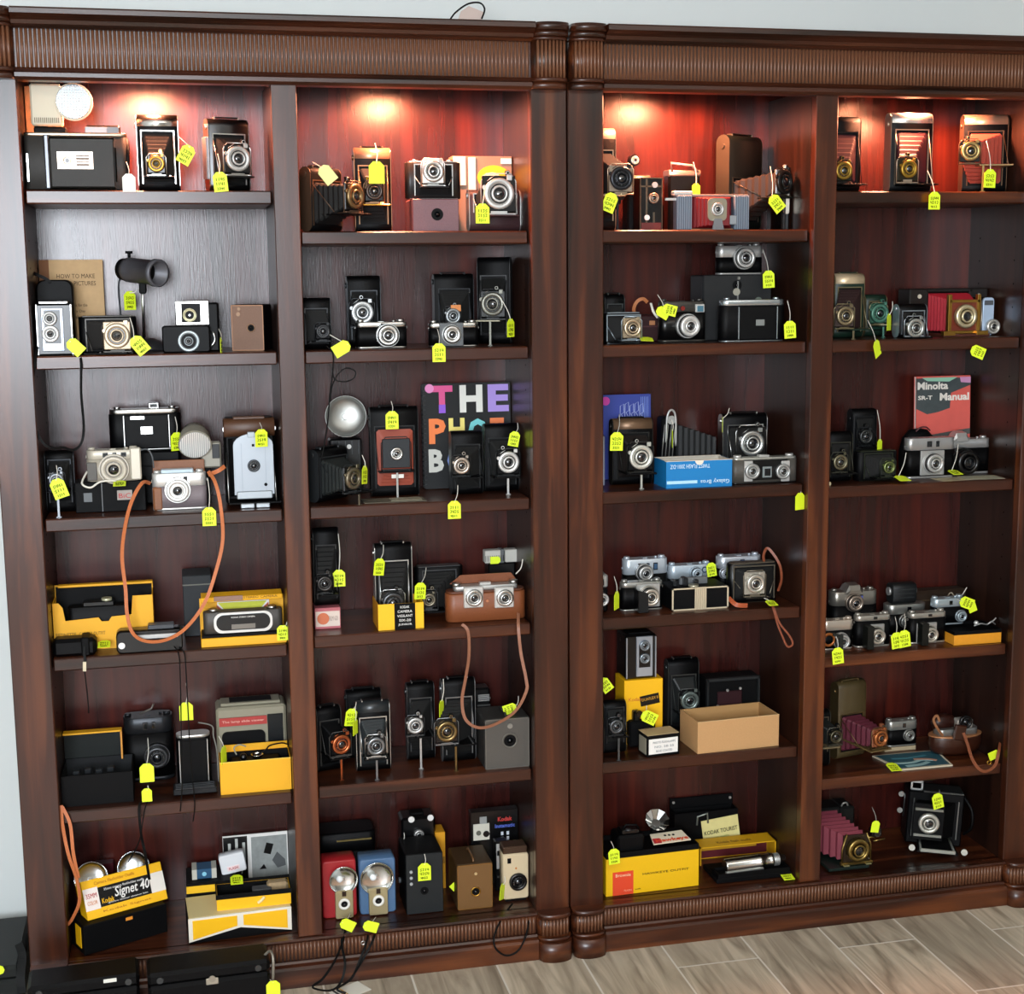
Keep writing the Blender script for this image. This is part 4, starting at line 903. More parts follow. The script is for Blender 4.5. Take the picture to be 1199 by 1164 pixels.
def bowl(px, py, rp, y, lab, tilt=-10, yaw=0, strp=None, name='flash_reflector'):
    p = at(px, py, y); t = thing(name, lab, 'flash reflector', (p.x, y, .1504), 0); TOP[t] = 0
    R = Matrix.Rotation(math.radians(yaw), 3, 'Z') @ Matrix.Rotation(math.radians(tilt), 3, 'X'); r = psz(rp, y)
    dishp(t, (0, 0, p.z-.1504), r, r*.30, '-y', M('#eceded', .16, 1), rot=R); G().box(0, .012, 0, .035, .03, p.z-.1504-r*.2, BLM, .004).obj('flash_holder', t); G().cyl((0, .014, p.z-.1504-.008), r*.35, .02, CHR, 'y', 16).obj('socket', t); return t
b1 = bowl(91, 1031, 19, .182, 'chrome bowl flash reflector at far left of the bottom shelf', tilt=-24, yaw=14)
b1.location.x = max(b1.location.x, .050); MW[b1] = Matrix.Translation(b1.location)
strap(b1, [(72, 943, .020), (73, 965, .015), (80, 1000, .012), (90, 1030, .020), (93, 1055, .030), (85, 1075, .040), (79, 1083, .045)], .008, .002, M('#b9683a', .5, 0, .2, 200, .2), .3, name='leather_strap'); strap(b1, [(73, 945, .022), (82, 965, .016), (86, 1000, .014), (92, 1028, .022)], .008, .002, M('#b9683a', .5), name='leather_strap')
b2 = bowl(157, 1016, 18, .265, 'chrome bowl flash reflector behind the carton with white script lettering', tilt=-24, yaw=-5)
s = S(1, 6, 112, 134, 1012, .272); t = mk(s, 'filter_box', 'dark maroon box between the two chrome reflectors, bottom shelf', 'box'); G().box(0, 0, 0, s.w, .034, s.h, M('#4a0f1c', .5), .002).obj('box_body', t); G().box(0, -.001, s.h*.8, s.w, .036, .002, M('#2b0810', .5)).obj('lid_line', t)
cy2 = M('#e9b60d', .55)
s = S(1, 6, 200, 266, 1034, .178); s.x = .365; t = mk(s, 'instruction_carton', 'low yellow edged black carton behind the paper bow-tie carton', 'carton'); w, h = s.w, s.h; G().box(0, 0, 0, w, .11, h, BLM, .001).obj('carton_body', t); G().box(0, -.001, h*.72, w, .002, h*.2, cy2).obj('yellow_stripe', t); lowc = t
s = S(1, 6, 203, 232, 1020, .20, on=lowc); s.x = .340; t = mk(s, 'bulb_carton', 'blue and white flashbulb carton lying on the low black carton', 'carton'); w, h = s.w, s.h; G().box(0, 0, 0, w, .05, h, M('#17496b', .5), .001).obj('carton_body', t); g = G(); g.box(-w*.40, -.001, 0, w*.2, .052, h+.0005, M('#b9b8ac', .6)); g.box(w*.40, -.001, 0, w*.2, .052, h+.0005, M('#b9b8ac', .6)); g.obj('white_ends', t); G().cyl((0, -.0005, h*.5), .006, .001, M('#7fc0d8', .5), '-y', 12).obj('printed_mark', t)
s = S(1, 6, 234, 264, 1002, .215, on=lowc); s.x = .420; t = mk(s, 'flashcube_pack', 'white plastic flash pack leaning beside the black and white booklet', 'flash pack', roll=-.16); w, h = s.w, s.h; G().extr(rr(w, h*.95, .006, 4, 0, h*.5), 'y', 0, .03, M('#dfe1e4', .4), True, .002).obj('body', t); G().box(0, -.0012, h*.18, w*.5, .0014, h*.22, M('#f2dcdc', .6)).obj('label', t); txt(t, 'printed_words', 'FLASH', (0, -.002, h*.29), w*.36, .007, RED)
# bow-tie carton
s = S(1, 6, 224, 349, 1068, .035, rot=3); s.x = .425; s.w = .262; t = mk(s, 'camera_carton', 'black carton printed with a yellow and white bow tie band, bottom shelf', 'carton'); w, h = s.w, s.h
G().box(0, 0, 0, w, .13, h, BLM, .001).obj('carton_body', t); WP = M('#e3dccb', .6)
for sx in (-1, 1):
    q = lambda a, b: (sx*a*w, b*h)
    P1 = [q(.5, 0.06), q(.5, .99), q(0, .99), q(0, .42)]; P2 = [q(.46, .16), q(.46, .90), q(.03, .90), q(.03, .50)]
    if sx > 0: P1 = P1[::-1]; P2 = P2[::-1]
    G().poly(P1, -.0012, 0, WP).obj('white_band', t); G().poly(P2, -.0022, -.0012, YEL).obj('yellow_band', t)
G().box(0, .0, h-.0002, w*.99, .13, .0012, M('#d6c48e', .6)).obj('top_face', t); bow_ = t
s = S(1, 6, 254, 341, 1040, .055, on=bow_); s.h = .034; t = mk(s, 'camera_carton', 'yellow tray carton with black lining on top of the bow tie carton', 'carton'); w = s.w
tray(t, 0, 0, 0, w, .09, .034, YEL, BLM, name='tray'); g = G(); g.box(0, .0005, .0335, w, .0025, .001, BLM); tray(t, 0, -.001, .030, w+.004, .094, .012, BLM, BLM, name='inner_tray', bottom=False)
G().box(w*.12, .03, .006, .05, .03, .028, M('#3a3c3e', .4), .002).obj('grey_block', t); G().box(w*.34, .045, .006, .055, .035, .034, M('#a38b68', .7, 0, .4, 90, .3), .006).obj('crumpled_paper', t); G().tube(smooth_path([(w*.14, -.002, .027), (w*.10, -.002, .018), (w*.05, -.002, .012)]), .004, M('#ead9a0', .6)).obj('tape_scrap', t); ytray = t
price(277, 1030, None, .075, 'x', flat=True, k=.95, lab='yellow-green price tag lying in the black lined yellow tray')
s = S(1, 6, 266, 342, 978, .285); t = mk(s, 'booklet', 'black and white instruction booklet with a photo of a hand holding a camera', 'booklet', tilt=-.05); w, h = s.w, s.h
G().box(0, 0, 0, w, .004, h, WHT).obj('pages', t); G().box(-w*.31, -.0008, h*.0, w*.37, .001, h*.98, BLS).obj('black_page', t)
g = G(); [g.box(-w*(.40-.11*k), -.0016, h*(.52), .0075, .001, h*(.36 if k != 1 else .43), M('#b9bcb6', .5)) for k in range(3)]; g.cyl((-w*.30, -.0008, h*.42), .016, .001, M('#d9dccf', .5)); g.obj('printed_figures', t)
G().box(w*.21, -.0008, h*.0, w*.55, .001, h*.95, M('#8f9390', .6, 0, 0, 60, .3)).obj('photo_panel', t)
g = G(); g.box(w*.2, -.0018, h*.66, .02, .001, .03, BLS, rot=Matrix.Rotation(.3, 3, 'Y')); g.poly([(w*.25, h*.55), (w*.33, h*.68), (w*.45, h*.55), (w*.46, h*.45), (w*.33, h*.42)], -.0018, -.001, M('#4c4f50', .6)); g.poly([(w*.05, h*.42), (w*.12, h*.5), (w*.16, h*.42)], -.0018, -.001, BLS); g.obj('photo_figure', t)
# straps from shelf 5 to Signet carton
t = thing('camera_strap', 'long black strap hanging from shelf five onto the carton with white script', 'strap', at(165, 950, .01)); TOP[t] = 0
strap(t, [(168, 938, .022), (163, 945, .006), (165, 975, .004), (170, 1000, .01), (175, 1030, .025)], .007, .0014, CORD, .6, name='strap_strand'); strap(t, [(173, 938, .022), (169, 950, .004), (163, 985, .004), (150, 1010, .03)], .003, m=CORD, rnd=True, name='strap_strand')

# ================================================================ bay 2, top shelf
s = S(2, 1, 354, 392, 195, .17, rot=0); s.x = XC[2]+.076; s.w = .112; s.rot = math.radians(42)
t = fold(s, (414, 230, 15), 'big black bellows camera turned to the right at left of shelf', ext=.115, w_=None) if False else None
s.y = .115
t = fold(s, (414, 230, 14), 'big black plate camera with long bellows turned right, left top of bay two', ext=.10, ring=M('#8a7350', .35, .9), body=BLK, trim=M('#5b4636', .4, .6), handle=True, stand=False, finder=-1, open_w=.9, frame=True)
t = fold(S(2, 1, 415, 457, 170, .16), (438, 224, 10), 'upright folding camera with copper brown top and brass bed, top of bay two', ext=.055, ring=M('#3a3431', .3, .8), top=M('#b98a6c', .35, .6), trim=M('#8a6a50', .35, .8), bedm=BRS, finder=-1.4, handle=True, plate=BLS, stand=False)
s = S(2, 1, 483, 538, 233, .10); bb = boxcam(s, (512, 251, 7), 'plain purplish brown box camera under a small silver folding camera', d=.11, body=M('#6e4448', .55, 0, .5, 250, .2), front=M('#715055', .55, 0, .5, 250, .2), trim=M('#5a4044', .5), finders=0, handle=False, knob=0, lring=False)
t = fold(S(2, 1, 475, 540, 186, .115, on=bb), (507, 200, 13), 'small black camera with ornate silver front standing on a brown box camera', horiz=True, ext=.03, ring=CHR, plate=CHW, body=M('#161313', .35), trim=CHR, handle=False, stand=False, finder=False, bel=BLM, d=.03, boxd=None) if False else fold(S(2, 1, 475, 540, 190, .115, on=bb), (507, 201, 12), 'small black camera with ornate silver front standing on a brown box camera', horiz=True, ext=.028, ring=CHR, plate=CHW, body=M('#161313', .35), trim=CHR, handle=False, stand=False, finder=False, bel=BLM, d=.03, knob=0)
hh = S(2, 1, 475, 540, 190, .115, on=bb).h; G().box(0, -.004, hh-.001, .05, .02, .011, CHW, .003).obj('top_housing', t); g = G(); g.cyl((-.045, .015, hh), .009, .006, CHR, 'z'); g.cyl((.045, .015, hh), .009, .006, CHR, 'z'); g.obj('dial', t)
s = S(2, 1, 553, 612, 222, .11); dk = M('#3b2527', .5, 0, .4, 500, .15)
t = fold(s, (584, 227, 18), 'folding camera with very large silver ring lens at the right of bay two top', ext=.05, body=dk, ring=SIL, plate=BLS, trim=SIL, handle=False, stand=False, finder=1.1, open_w=.85, d=.045, boardw=.085, top=None)
s = S(2, 1, 546, 615, 183, .20); t = mk(s, 'camera_carton', 'cream carton with a big yellow oval behind the large ring-lens camera', 'carton'); w, h = s.w, s.h
G().box(0, 0, 0, w, .06, h-.0005, M('#8d7460', .6), .001).obj('carton_body', t); G().box(-w*.39, -.004, h*.62, w*.20, .004, h*.37, M('#f1ebe0', .6)).obj('white_card', t); G().box(-w*.18, -.003, h*.5, w*.12, .003, h*.48, M('#dcd6cc', .6)).obj('white_card', t)
g = G(); pts = [(w*.19+w*.28*math.cos(a), h*.72+h*.16*math.sin(a)) for a in [2*PI*k/28 for k in range(28)]]; g.extr(pts, 'y', -.002, 0, M('#f0bd1c', .55), False); g.obj('yellow_oval', t); g = G(); g.extr([(w*.16+w*.14*math.cos(a), h*.71+h*.08*math.sin(a)) for a in [2*PI*k/16 for k in range(16)]], 'y', -.003, -.002, M('#e6d3b8', .6), False); g.obj('oval_picture', t); G().box(w*.4, -.002, h*.9, w*.18, .003, h*.07, WHT).obj('white_card', t)
price(383, 204, (366, 190), .05, 'big plate camera with long bellows', ang=-38, mat=M('#d9dc8e', .6), wr=False, ay=.10)
price(441, 202, (439, 168), .025, 'folding camera with copper brown top', k=1.15, wr=False, ay=.10)
price(565, 250, (566, 205), .025, 'large ring-lens camera by the cream carton', k=1.05, ay=.08)
# ---- bay 2 shelf 2
s = S(2, 2, 357, 383, 349, .10); s.w = .07; s.x = XC[2]+.04; t = fold(s, (378, 388, 8), 'narrow black camera half hidden by the partition, second shelf of bay two', ext=.03, horiz=False, trim=M('#222', .4) if False else M('#222426', .4), ring=M('#2c2d2f', .35), knob=0, handle=False, stand=False, finder=False, plate=BLK)
t = fold(S(2, 2, 407, 445, 323, .19), (424, 366, 13), 'upright black folding camera with silver star-shaped shutter behind a 35 mm camera', ext=.05, ring=M('#c3c7c8', .3, .7), plate=BLM, trim=M('#35383b', .4, .6), handle=False, finder=-.1, stand=False)
t = rig(S(2, 2, 417, 477, 376, .085), (440, 391, 15), 'silver and black 35 mm camera in front of the star-shutter folding camera', L=.022, windows=2, topf=.20, d=.032) if False else rig(S(2, 2, 417, 477, 374, .085), (455, 393, 14), 'silver and black 35 mm camera in front of the star-shutter folding camera', L=.022, windows=1, topf=.20, d=.032)
t = fold(S(2, 2, 509, 554, 318, .195), (530, 370, 9), 'tall black folding camera with orange label behind the second 35 mm camera', ext=.05, handle=True, trim=M('#2c2e30', .4, .6), ring=M('#8f9496', .35, .7), plate=BLS, stand=False, finder=.5)
G().box(-.006, -.054, .088, .026, .003, .016, M('#c77a3a', .5)).obj('orange_label', t)
t = rig(S(2, 2, 503, 561, 375, .085), (530, 392, 12), 'silver and black 35 mm camera with hexagonal lens collar, second of two', L=.020, windows=1, topf=.22, d=.032, plate=M('#5d5f60', .4, .5), rim=.7)
s = S(2, 2, 582, 618, 301, .19, rot=-22); s.w = .085; s.x = XC[2]+W-.057; t = fold(s, (577, 356, 14), 'large black folding camera facing left beside the bay two right wall', ext=.085, ring=M('#6b6a62', .35, .8), bedm=M('#8d8773', .4, .6), trim=M('#2a2b2c', .4), handle=False, stand=True, finder=.6)
price(400, 408, (386, 392), .03, 'narrow camera behind the partition', ang=60, k=.95, ay=.05, wr=False, flat=False)
price(598, 384, (588, 352), .04, 'large folding camera facing left', yaw=45, ay=.06)
price(514, 413, (512, 385), .012, 'hexagonal collar 35 mm camera', ay=.07)
t = thing('cable_release', 'thin black cord with a loop hanging below the second shelf of bay two', 'cord', at(388, 420, .01)); TOP[t] = 0
strap(t, [(382, 405, .034), (390, 415, .014), (389, 440, .010), (386, 465, .012), (383, 500, .016), (376, 540, .02)], .0035, m=CORD, rnd=True, name='cord_strand'); strap(t, [(389, 432, .010), (392, 444, .010), (403, 447, .010), (414, 443, .010), (416, 435, .010), (406, 431, .010), (396, 438, .010), (389, 452, .010), (387, 470, .012)], .003, m=CORD, rnd=True, name='cord_loop')
# ---- bay 2 shelf 3
s = S(2, 3, 366, 400, 528, .14); s.rot = math.radians(40); s.w = .108; s.x = XC[2]+.074; s.y = .115; s.h = at(383, 522, .12).z-s.z
t = fold(s, (412, 560, 13), 'black bellows camera turned right below the big round reflector', ext=.095, horiz=False, ring=M('#7b715e', .35, .8), trim=M('#3a3d3f', .4, .6), bel=M('#1c201f', .6), handle=True, finder=False, stand=True, d=.04, open_w=.9, open_h=.1)
s = S(2, 3, 386, 424, 514, .215); t = mk(s, 'flash_gun', 'black flash gun with a big round silver reflector, left of shelf three bay two', 'flash gun'); w, h = s.w, s.h
G().box(0, 0, 0, w, .05, h, BLS, .004).obj('body', t); g = G(); [g.box(-w*.4+k*w*.2, -.002, h*.72, .002, .003, h*.24, M('#3a3c3e', .3, .5)) for k in range(5)]; g.obj('ribs', t); x, z = loc(s, 405, 489, -.01)
dishp(t, (x, .01, z), psz(23.5, .21), .022, '-y', M('#a9aaa6', .42, 1, .25, 500), rot=Matrix.Rotation(-.15, 3, 'X')); G().cyl((w*.1, -.001, h*.86), .006, .004, CHR).obj('button', t); G().box(0, .012, h-.001, .02, .02, max(z-h-.02, .01), BLM, .002).obj('bracket', t)
t = fold(S(2, 3, 434, 489, 474, .14), (464, 531, 7.5), 'large upright folding camera with square shutter and copper bellows, bay two shelf three', ext=.025, ring=CHR, plate=M('#24272a', .45), bel=M('#8f3c26', .6), trim=M('#1d1f20', .35), boardw=.072, handle=True, finder=False, open_w=.84, pl=False)
x, z = loc(S(2, 3, 434, 489, 474, .14), 466, 552, -.03) if False else (.002, .030); G().box(.002, -.028, .052, .032, .002, .010, M('#dedad2', .5), .003).obj('makers_plate', t)
s = S(2, 3, 506, 609, 449, .235); s.rot = 0; t = mk(s, 'photo_book', 'black spiral bound book with colourful letters reading THE PHOTO BOOK', 'book', tilt=-.04); w, h = s.w, s.h
G().extr(rr(w, h-.001, .006, 4, 0, h/2), 'y', 0, .003, M('#0d0f10', .4), False).obj('front_cover', t); G().extr(rr(w, h-.001, .006, 4, 0, h/2), 'y', .021, .024, M('#0d0f10', .4), False).obj('back_cover', t); G().box(.003, .003, .003, w-.010, .018, h-.008, WHT).obj('pages', t)
g = G(); [g.ring((-w/2+.004, .006, .012+k*.0125), .008, .0065, .0016, M('#4a4d4f', .3, .8), 'z', 10) for k in range(int(h/.0125)-1)]; o = g.obj('spiral_binding', t)
cols = dict(T=('#e0407a', 'T'), H='#dcdcd6', E='#9a7fd0')
def letter(ch, x, z, ww, hh, c): txt(t, 'cover_letter', ch, (w*x, -.0006, h*z), w*ww, h*hh, M(c, .5), bold=.045)
letter('T', -.28, .85, .24, .26, '#d94a8a'); letter('H', .05, .85, .26, .26, '#dcdcd4'); letter('E', .36, .85, .24, .26, '#a48ad6')
letter('P', -.34, .55, .19, .24, '#ec7a35'); letter('H', -.12, .56, .18, .22, '#e8d874'); letter('O', .12, .54, .22, .24, '#6fc6c9'); letter('T', .34, .55, .16, .22, '#e6783f'); letter('O', .47, .55, .06, .2, '#e7b23c') if False else None
letter('B', -.36, .27, .17, .22, '#c9c9c0'); letter('O', -.15, .27, .17, .22, '#7f9be0'); letter('O', .05, .27, .17, .22, '#a8d06a'); letter('K', .25, .27, .18, .22, '#d75a5e')
G().box(-w*.28, -.0016, h*.72, w*.075, .001, h*.08, M('#8a4fd0', .5)).obj('letter_shade', t); g = G().cyl((-w*.42, -.0006, h*.955), .012, .001, M('#e58ac0', .5), '-y', 20); g.obj('price_sticker', t)
t = fold(S(2, 3, 529, 565, 505, .12), (540, 545, 10), 'small upright folding camera in front of the photo book', ext=.05, ring=M('#b9ada0', .3, .8), trim=M('#1d1f20', .35), plate=BLS, handle=False, stand=False, finder=.6, knob=0)
t = fold(S(2, 3, 582, 621, 496, .15), (595, 541, 13), 'black folding camera with round silver lens beside the photo book right edge', ext=.05, ring=CHW, trim=M('#1d1f20', .35), plate=BLM, handle=False, stand=True, finder=-.9, knob=0)
price(427, 556, (424, 533), .03, 'bellows camera below the round reflector', yaw=60, ay=.03, ang=6)
price(459, 492, (458, 470), .10, 'copper bellows folding camera', ay=.13); price(532, 597, (536, 568), .012, 'small folding camera in front of the photo book', ay=.05); price(602, 514, (606, 495), .11, 'round silver lens camera by the photo book', ang=12, ay=.14, k=.85)
s = S(2, 3, 427, 500, 575, .045); s.h = .006; t = mk(s, 'leaflet', 'old crumpled dark leaflet lying flat on shelf three of bay two', 'leaflet'); G().box(0, 0, 0, s.w, .07, .0015, M('#5b5546', .7, 0, .5, 60, .4)).obj('sheet', t); G().box(.03, .01, .0018, s.w*.5, .05, .001, M('#8a8672', .7, 0, .5, 60, .4)).obj('sheet', t)
# ---- bay 2 shelf 4
s = S(2, 4, 369, 399, 712, .10); t = mk(s, 'film_carton', 'small pink and cream film carton under an upright folding camera', 'carton'); w, h = s.w, s.h; G().box(0, 0, 0, w, .07, h, M('#b8636a', .6), .001).obj('carton_body', t); G().box(0, -.0008, h*.12, w*.94, .001, h*.72, M('#dccabc', .6)).obj('front_label', t); G().cyl((-w*.18, -.0016, h*.5), h*.28, .0008, M('#d0714a', .6), '-y', 20).obj('round_mark', t); txt(t, 'printed_words', 'FILM 620', (w*.22, -.0018, h*.5), w*.35, .012, M('#a08a80', .6)); pk = t
t = fold(S(2, 4, 367, 396, 619, .115, on=pk), (380, 683, 9), 'all black folding camera standing on the small pink film carton', ext=.05, ring=M('#3c3a38', .35, .7), trim=M('#151617', .3), plate=BLM, handle=False, stand=False, finder=.8)
s = S(2, 4, 0, 0, 0, .06); x0 = at(470, 740, .045).x; s.x, s.w, s.h, s.y, s.rot = x0, .118, .068, .045, math.radians(0); t = mk(s, 'film_tray_box', 'yellow and black open tray carton holding an upright folding camera', 'carton'); w, h = s.w, s.h
g = G(); g.box(0, 0, 0, w, .002, h, YEL); g.box(-w/2+.001, .002, 0, .002, .105, h, M('#c9860c', .6)); g.box(w/2-.001, .002, 0, .002, .105, h, YEL); g.box(0, .105, 0, w, .002, h, YEL); g.box(0, .002, 0, w-.004, .103, .002, BLM); g.obj('tray', t); G().box(.010, -.0008, 0, w*.46, .001, h, BLM).obj('black_panel', t)
for k, (q, ww) in enumerate((('KODAK', .2), ('CAMERA', .32), ('VIGILANT', .34), ('SIX-20', .26), ('JUNIOR', .3))): txt(t, 'printed_words', q, (.010, -.0012, h*(.86-.17*k)), w*ww, .0065, WHT)
sf = S(2, 4, 428, 473, 636, .080); sf.z += .0026; sf.x = max(sf.x, x0-.006); sf.x = x0-.008; sf.w = .095; sf.h = at(450, 636, .09).z-sf.z; sf.y = .105
t = fold(sf, (460, 706, 13), 'black upright folding camera with silver struts standing in a yellow tray carton', ext=.04, ring=M('#4a4b4c', .3, .8), trim=CHR, plate=BLS, handle=True, stand=False, finder=.7, bedside=0)
t = fold(S(2, 4, 486, 543, 664, .20), (502, 702, 8), 'dark landscape folding camera between the yellow tray and the brown leather case', horiz=True, ext=.05, ring=M('#8a8270', .35, .7), trim=M('#3a3b3c', .35), handle=False, stand=False, knob=0)
# stereo in case
LEA = M('#7c4424', .45, 0, .3, 300, .2); s = S(2, 4, 524, 617, 686, .075); t = mk(s, 'stereo_camera', 'stereo camera with twin silver lenses inside an open brown leather case', 'camera'); w, h = s.w, s.h
G().extr(rr(w, .055, .022, 6, 0, .0275), 'z', 0, h*.80, LEA, True, .003).obj('leather_case', t); G().extr(rr(w*.98, .05, .02, 6, 0, .0275), 'z', h*.80, h*.86, M('#5a2e18', .5), True, .001).obj('case_rim', t)
g = G(); g.extr(rr(w*.80, .034, .010, 5, 0, .026), 'z', h*.86, h*.99, SIL, True, .001); g.obj('camera_top', t); g = G(); [g.cyl((sx*w*.36, .026, h*.985), .012, .008, CHR, 'z') for sx in (-1, 1)]; g.box(0, .018, h*.985, .03, .016, .007, CHW, .001); g.obj('dial', t)
G().poly([(-w*.42, h*.98), (w*.44, h*.98), (w*.36, h*1.22), (-w*.28, h*1.22)], .052, .055, LEA).obj('case_flap', t)
for px in (555, 591):
    x, z = loc(s, px, 700, -.01); G().box(x, -.006, z-.028, .052, .008, .056, CHW, .004).obj('lens_panel', t); lens(t, x, z, -.006, .0225, CHR, M('#8f9294', .35, .6), L=.012)
G().cyl((0, -.001, h*.58), .004, .004, M('#a86a48', .4)).obj('case_stud', t)
strap(t, [(541, 731, .03), (548, 740, .018), (549, 768, .012), (545, 795, .010), (541, 820, .010), (545, 842, .010), (560, 852, .010), (580, 848, .010), (603, 833, .010), (616, 810, .010), (616, 795, .010), (610, 765, .014), (607, 735, .018), (607, 718, .055)], .008, .002, M('#8a5a42', .5, 0, .2, 200, .2), .3, name='case_strap')
strap(t, [(604, 672, .10), (610, 665, .09), (612, 655, .10)], .003, m=STR, rnd=True, name='tag_string')
s = S(2, 4, 573, 605, 659, .20); t = mk(s, 'flash_gun', 'black camera with a wide pale flash bar behind the brown leather case', 'flash gun'); w, h = s.w, s.h; G().box(0, 0, 0, w, .05, h, BLS, .004).obj('body', t); z2 = at(592, 644, .2).z-s.z
g = G(); g.box(-w*.34, -.006, h+.001, w*.58, .03, z2-h, M('#b3b2aa', .5), .002); g.box(w*.34, -.006, h+.001, w*.46, .03, z2-h, M('#b3b2aa', .5), .002); g.obj('flash_bar', t); G().box(0, -.002, h-.001, .014, .03, z2-h+.003, M('#5a5d5e', .4), .002).obj('centre_clip', t); g = G(); [g.box(-w*.6+k*.006, -.0066, h+.006, .0016, .001, .016, BLM) for k in range(9)]; g.obj('grille', t)
price(397, 677, (396, 625), .09, 'black folding camera on the pink carton', ay=.11, k=.95); price(444, 664, (449, 638), .055, 'folding camera in the yellow tray', ang=8, yaw=25, k=.95, ay=.10); price(492, 692, (499, 664), .09, 'dark landscape folding camera', ang=4, yaw=15, k=.95, ay=.16); price(580, 656, None, .19, 'x', ang=90, k=.6, wr=False, lab='small yellow-green tag lying against the pale flash bar')
# ---- bay 2 shelf 5
t = fold(S(2, 5, 371, 400, 826, .14, rot=14), (399, 871, 12), 'folding camera with copper coloured shutter at the left of shelf five, bay two', ext=.07, ring=M('#b0623c', .3, .9), trim=M('#3b3936', .4), plate=BLM, bel=BLM, handle=True, finder=.8)
t = fold(S(2, 5, 406, 446, 806, .22), (430, 848, 8), 'tall black folding camera standing behind two smaller ones on shelf five', ext=.03, ring=M('#4a4b4c', .3, .8), trim=M('#1d1f20', .35), plate=BLM, handle=True, stand=False, strut=False)
t = fold(S(2, 5, 417, 456, 820, .11), (440, 873, 11), 'folding camera with chrome struts and light top, second from left shelf five', ext=.055, ring=M('#7d8082', .3, .8), trim=CHR, plate=BLS, bel=M('#23282a', .5), handle=True, finder=.8, top=M('#2f3335', .3, .3))
t = fold(S(2, 5, 477, 508, 798, .17), (486, 849, 10), 'folding camera with silver lens rim, third from left shelf five', ext=.06, ring=SIL, trim=M('#5a5d5f', .3, .8), plate=BLS, handle=True, finder=.7)
t = fold(S(2, 5, 518, 556, 793, .13), (523, 856, 13), 'tallest folding camera on shelf five with brass ringed lens', ext=.06, ring=M('#7d6a45', .3, .9), trim=M('#8b8e90', .3, .8), plate=BLS, handle=True, finder=.8)
s = S(2, 5, 557, 572, 806, .20); s.w = .045; t = mk(s, 'folding_camera', 'dark camera with ribbed silver lens edge squeezed beside the grey box camera', 'camera'); w, h = s.w, s.h; G().box(0, 0, 0, w, .05, h, BLS, .005).obj('body', t); g = G(); [g.box(w*.1, -.003, h*.80+k*.004, w*.7, .004, .002, SIL) for k in range(5)]; g.box(w*.1, -.003, h*.72, w*.8, .005, .004, CHR); g.obj('lens_ribs', t); G().tube(smooth_path([(w*.0, -.003, h*.64), (w*.25, -.006, h*.55), (w*.1, -.006, h*.42), (w*.2, -.003, h*.25)]), .0025, CHR).obj('lever', t); G().sphere((w*.5, .01, h*.82), .004, CHR).obj('knob', t)
GB = M('#4a4640', .6, 0, .4, 400, .1); s = S(2, 5, 569, 622, 838, .05); t = boxcam(s, (597, 867, 8), 'worn grey box camera at the right end of shelf five, bay two', d=.12, body=M('#2a2826', .6, 0, .3, 400), front=GB, trim=M('#5d5a53', .5, .3), finders=0, handle=True, knob=0, rim=M('#6a665e', .5, .3), lring=True)
x, z = loc(s, 597, 850, 0); G().cyl((x, 0, z), .007, .003, M('#8c8a82', .4, .5)).obj('finder_window', t)
price(411, 840, (417, 822), .09, 'light-topped folding camera', ang=10, yaw=20, k=1., ay=.11); price(416, 851, (415, 828), .07, 'x', yaw=60, wr=False, ay=.10, k=.9, lab='narrow yellow-green tag overlapping another on the light-topped folding camera'); price(517, 829, (519, 795), .10, 'brass ringed folding camera', yaw=58, ay=.12, wr=False, k=.95); price(597, 830, (607, 815), .08, 'worn grey box camera handle', ang=75, k=.8, ay=.10, flat=False)
# ---- bay 2 bottom
s = S(2, 6, 372, 440, 975, .20); t = mk(s, 'camera_bag', 'black gadget bag with a gold zip behind the two flash cameras', 'bag'); w, h = s.w, s.h; G().extr(rr(w, .09, .02, 5, 0, .045), 'z', 0, h*.9, BLM, True, .004).obj('bag_body', t); G().extr(rr(w*1.01, .095, .02, 5, 0, .045), 'z', h*.70, h, BLK, True, .005).obj('bag_flap', t); G().box(.02, -.006, h*.88, w*.6, .004, .004, M('#8a7a4a', .4, .7)).obj('zip', t)
def starflash(L, R, T, c, lab, refl, ln, y=.09, rot=0):
    s = S(2, 6, L, R, T, y, rot=rot); t = mk(s, 'flash_camera', lab, 'camera'); w, h = s.w, s.h; m = M(c, .35)
    G().extr(rr(w, h*.97, .008, 4, 0, h*.485), 'y', 0, .065, m, True, .003).obj('body', t)
    x, z = loc(s, refl[0], refl[1], -.006); r = psz(refl[2], y); dishp(t, (x, -.001, z), r, .012, '-y', M('#d5d6d2', .16, 1)); G().sphere((x-.010, -.010, z+.004), .009, M('#e9ecec', .1)).obj('flash_bulb', t)
    x, z = loc(s, ln[0], ln[1]-3, -.012); G().extr(rr(w*.52, h*.46, .004, 3, x, h*.25), 'y', -.015, 0, M('#a89a74', .4, .4), True, .001).obj('front_plate', t); G().box(x, -.017, h*.40, .011, .003, .013, M('#2c1d12', .3)).obj('viewfinder', t)
    x, z = loc(s, ln[0], ln[1], -.014); g = G(); g.ring((x, -.015, z), .0155, .009, .006, M('#e6e3da', .4)); g.cyl((x, -.015, z), .010, .003, BLS); o = g.obj('lens', t); G().lathe([(.006, 0), (1e-7, .003)], (x, -.018, z), GLS, '-y', 12).obj('lens_glass', o); return t
rs = starflash(377, 417, 1006, '#9c1f24', 'red flash camera with round chrome reflector on the bottom shelf', (402, 1030, 17), (403, 1058)); bs = starflash(421, 463, 1004, '#4c6a8c', 'blue flash camera with round chrome reflector on the bottom shelf', (441, 1028, 20), (443, 1054))
FW_ = [(405, 1082, .025), (402, 1100, -.02), (392, 1125, -.06), (378, 1146, -.07), (366, 1156, -.10), (385, 1160, -.10), (398, 1152, -.08), (404, 1130, -.06), (400, 1105, -.02), (402, 1085, .025)]
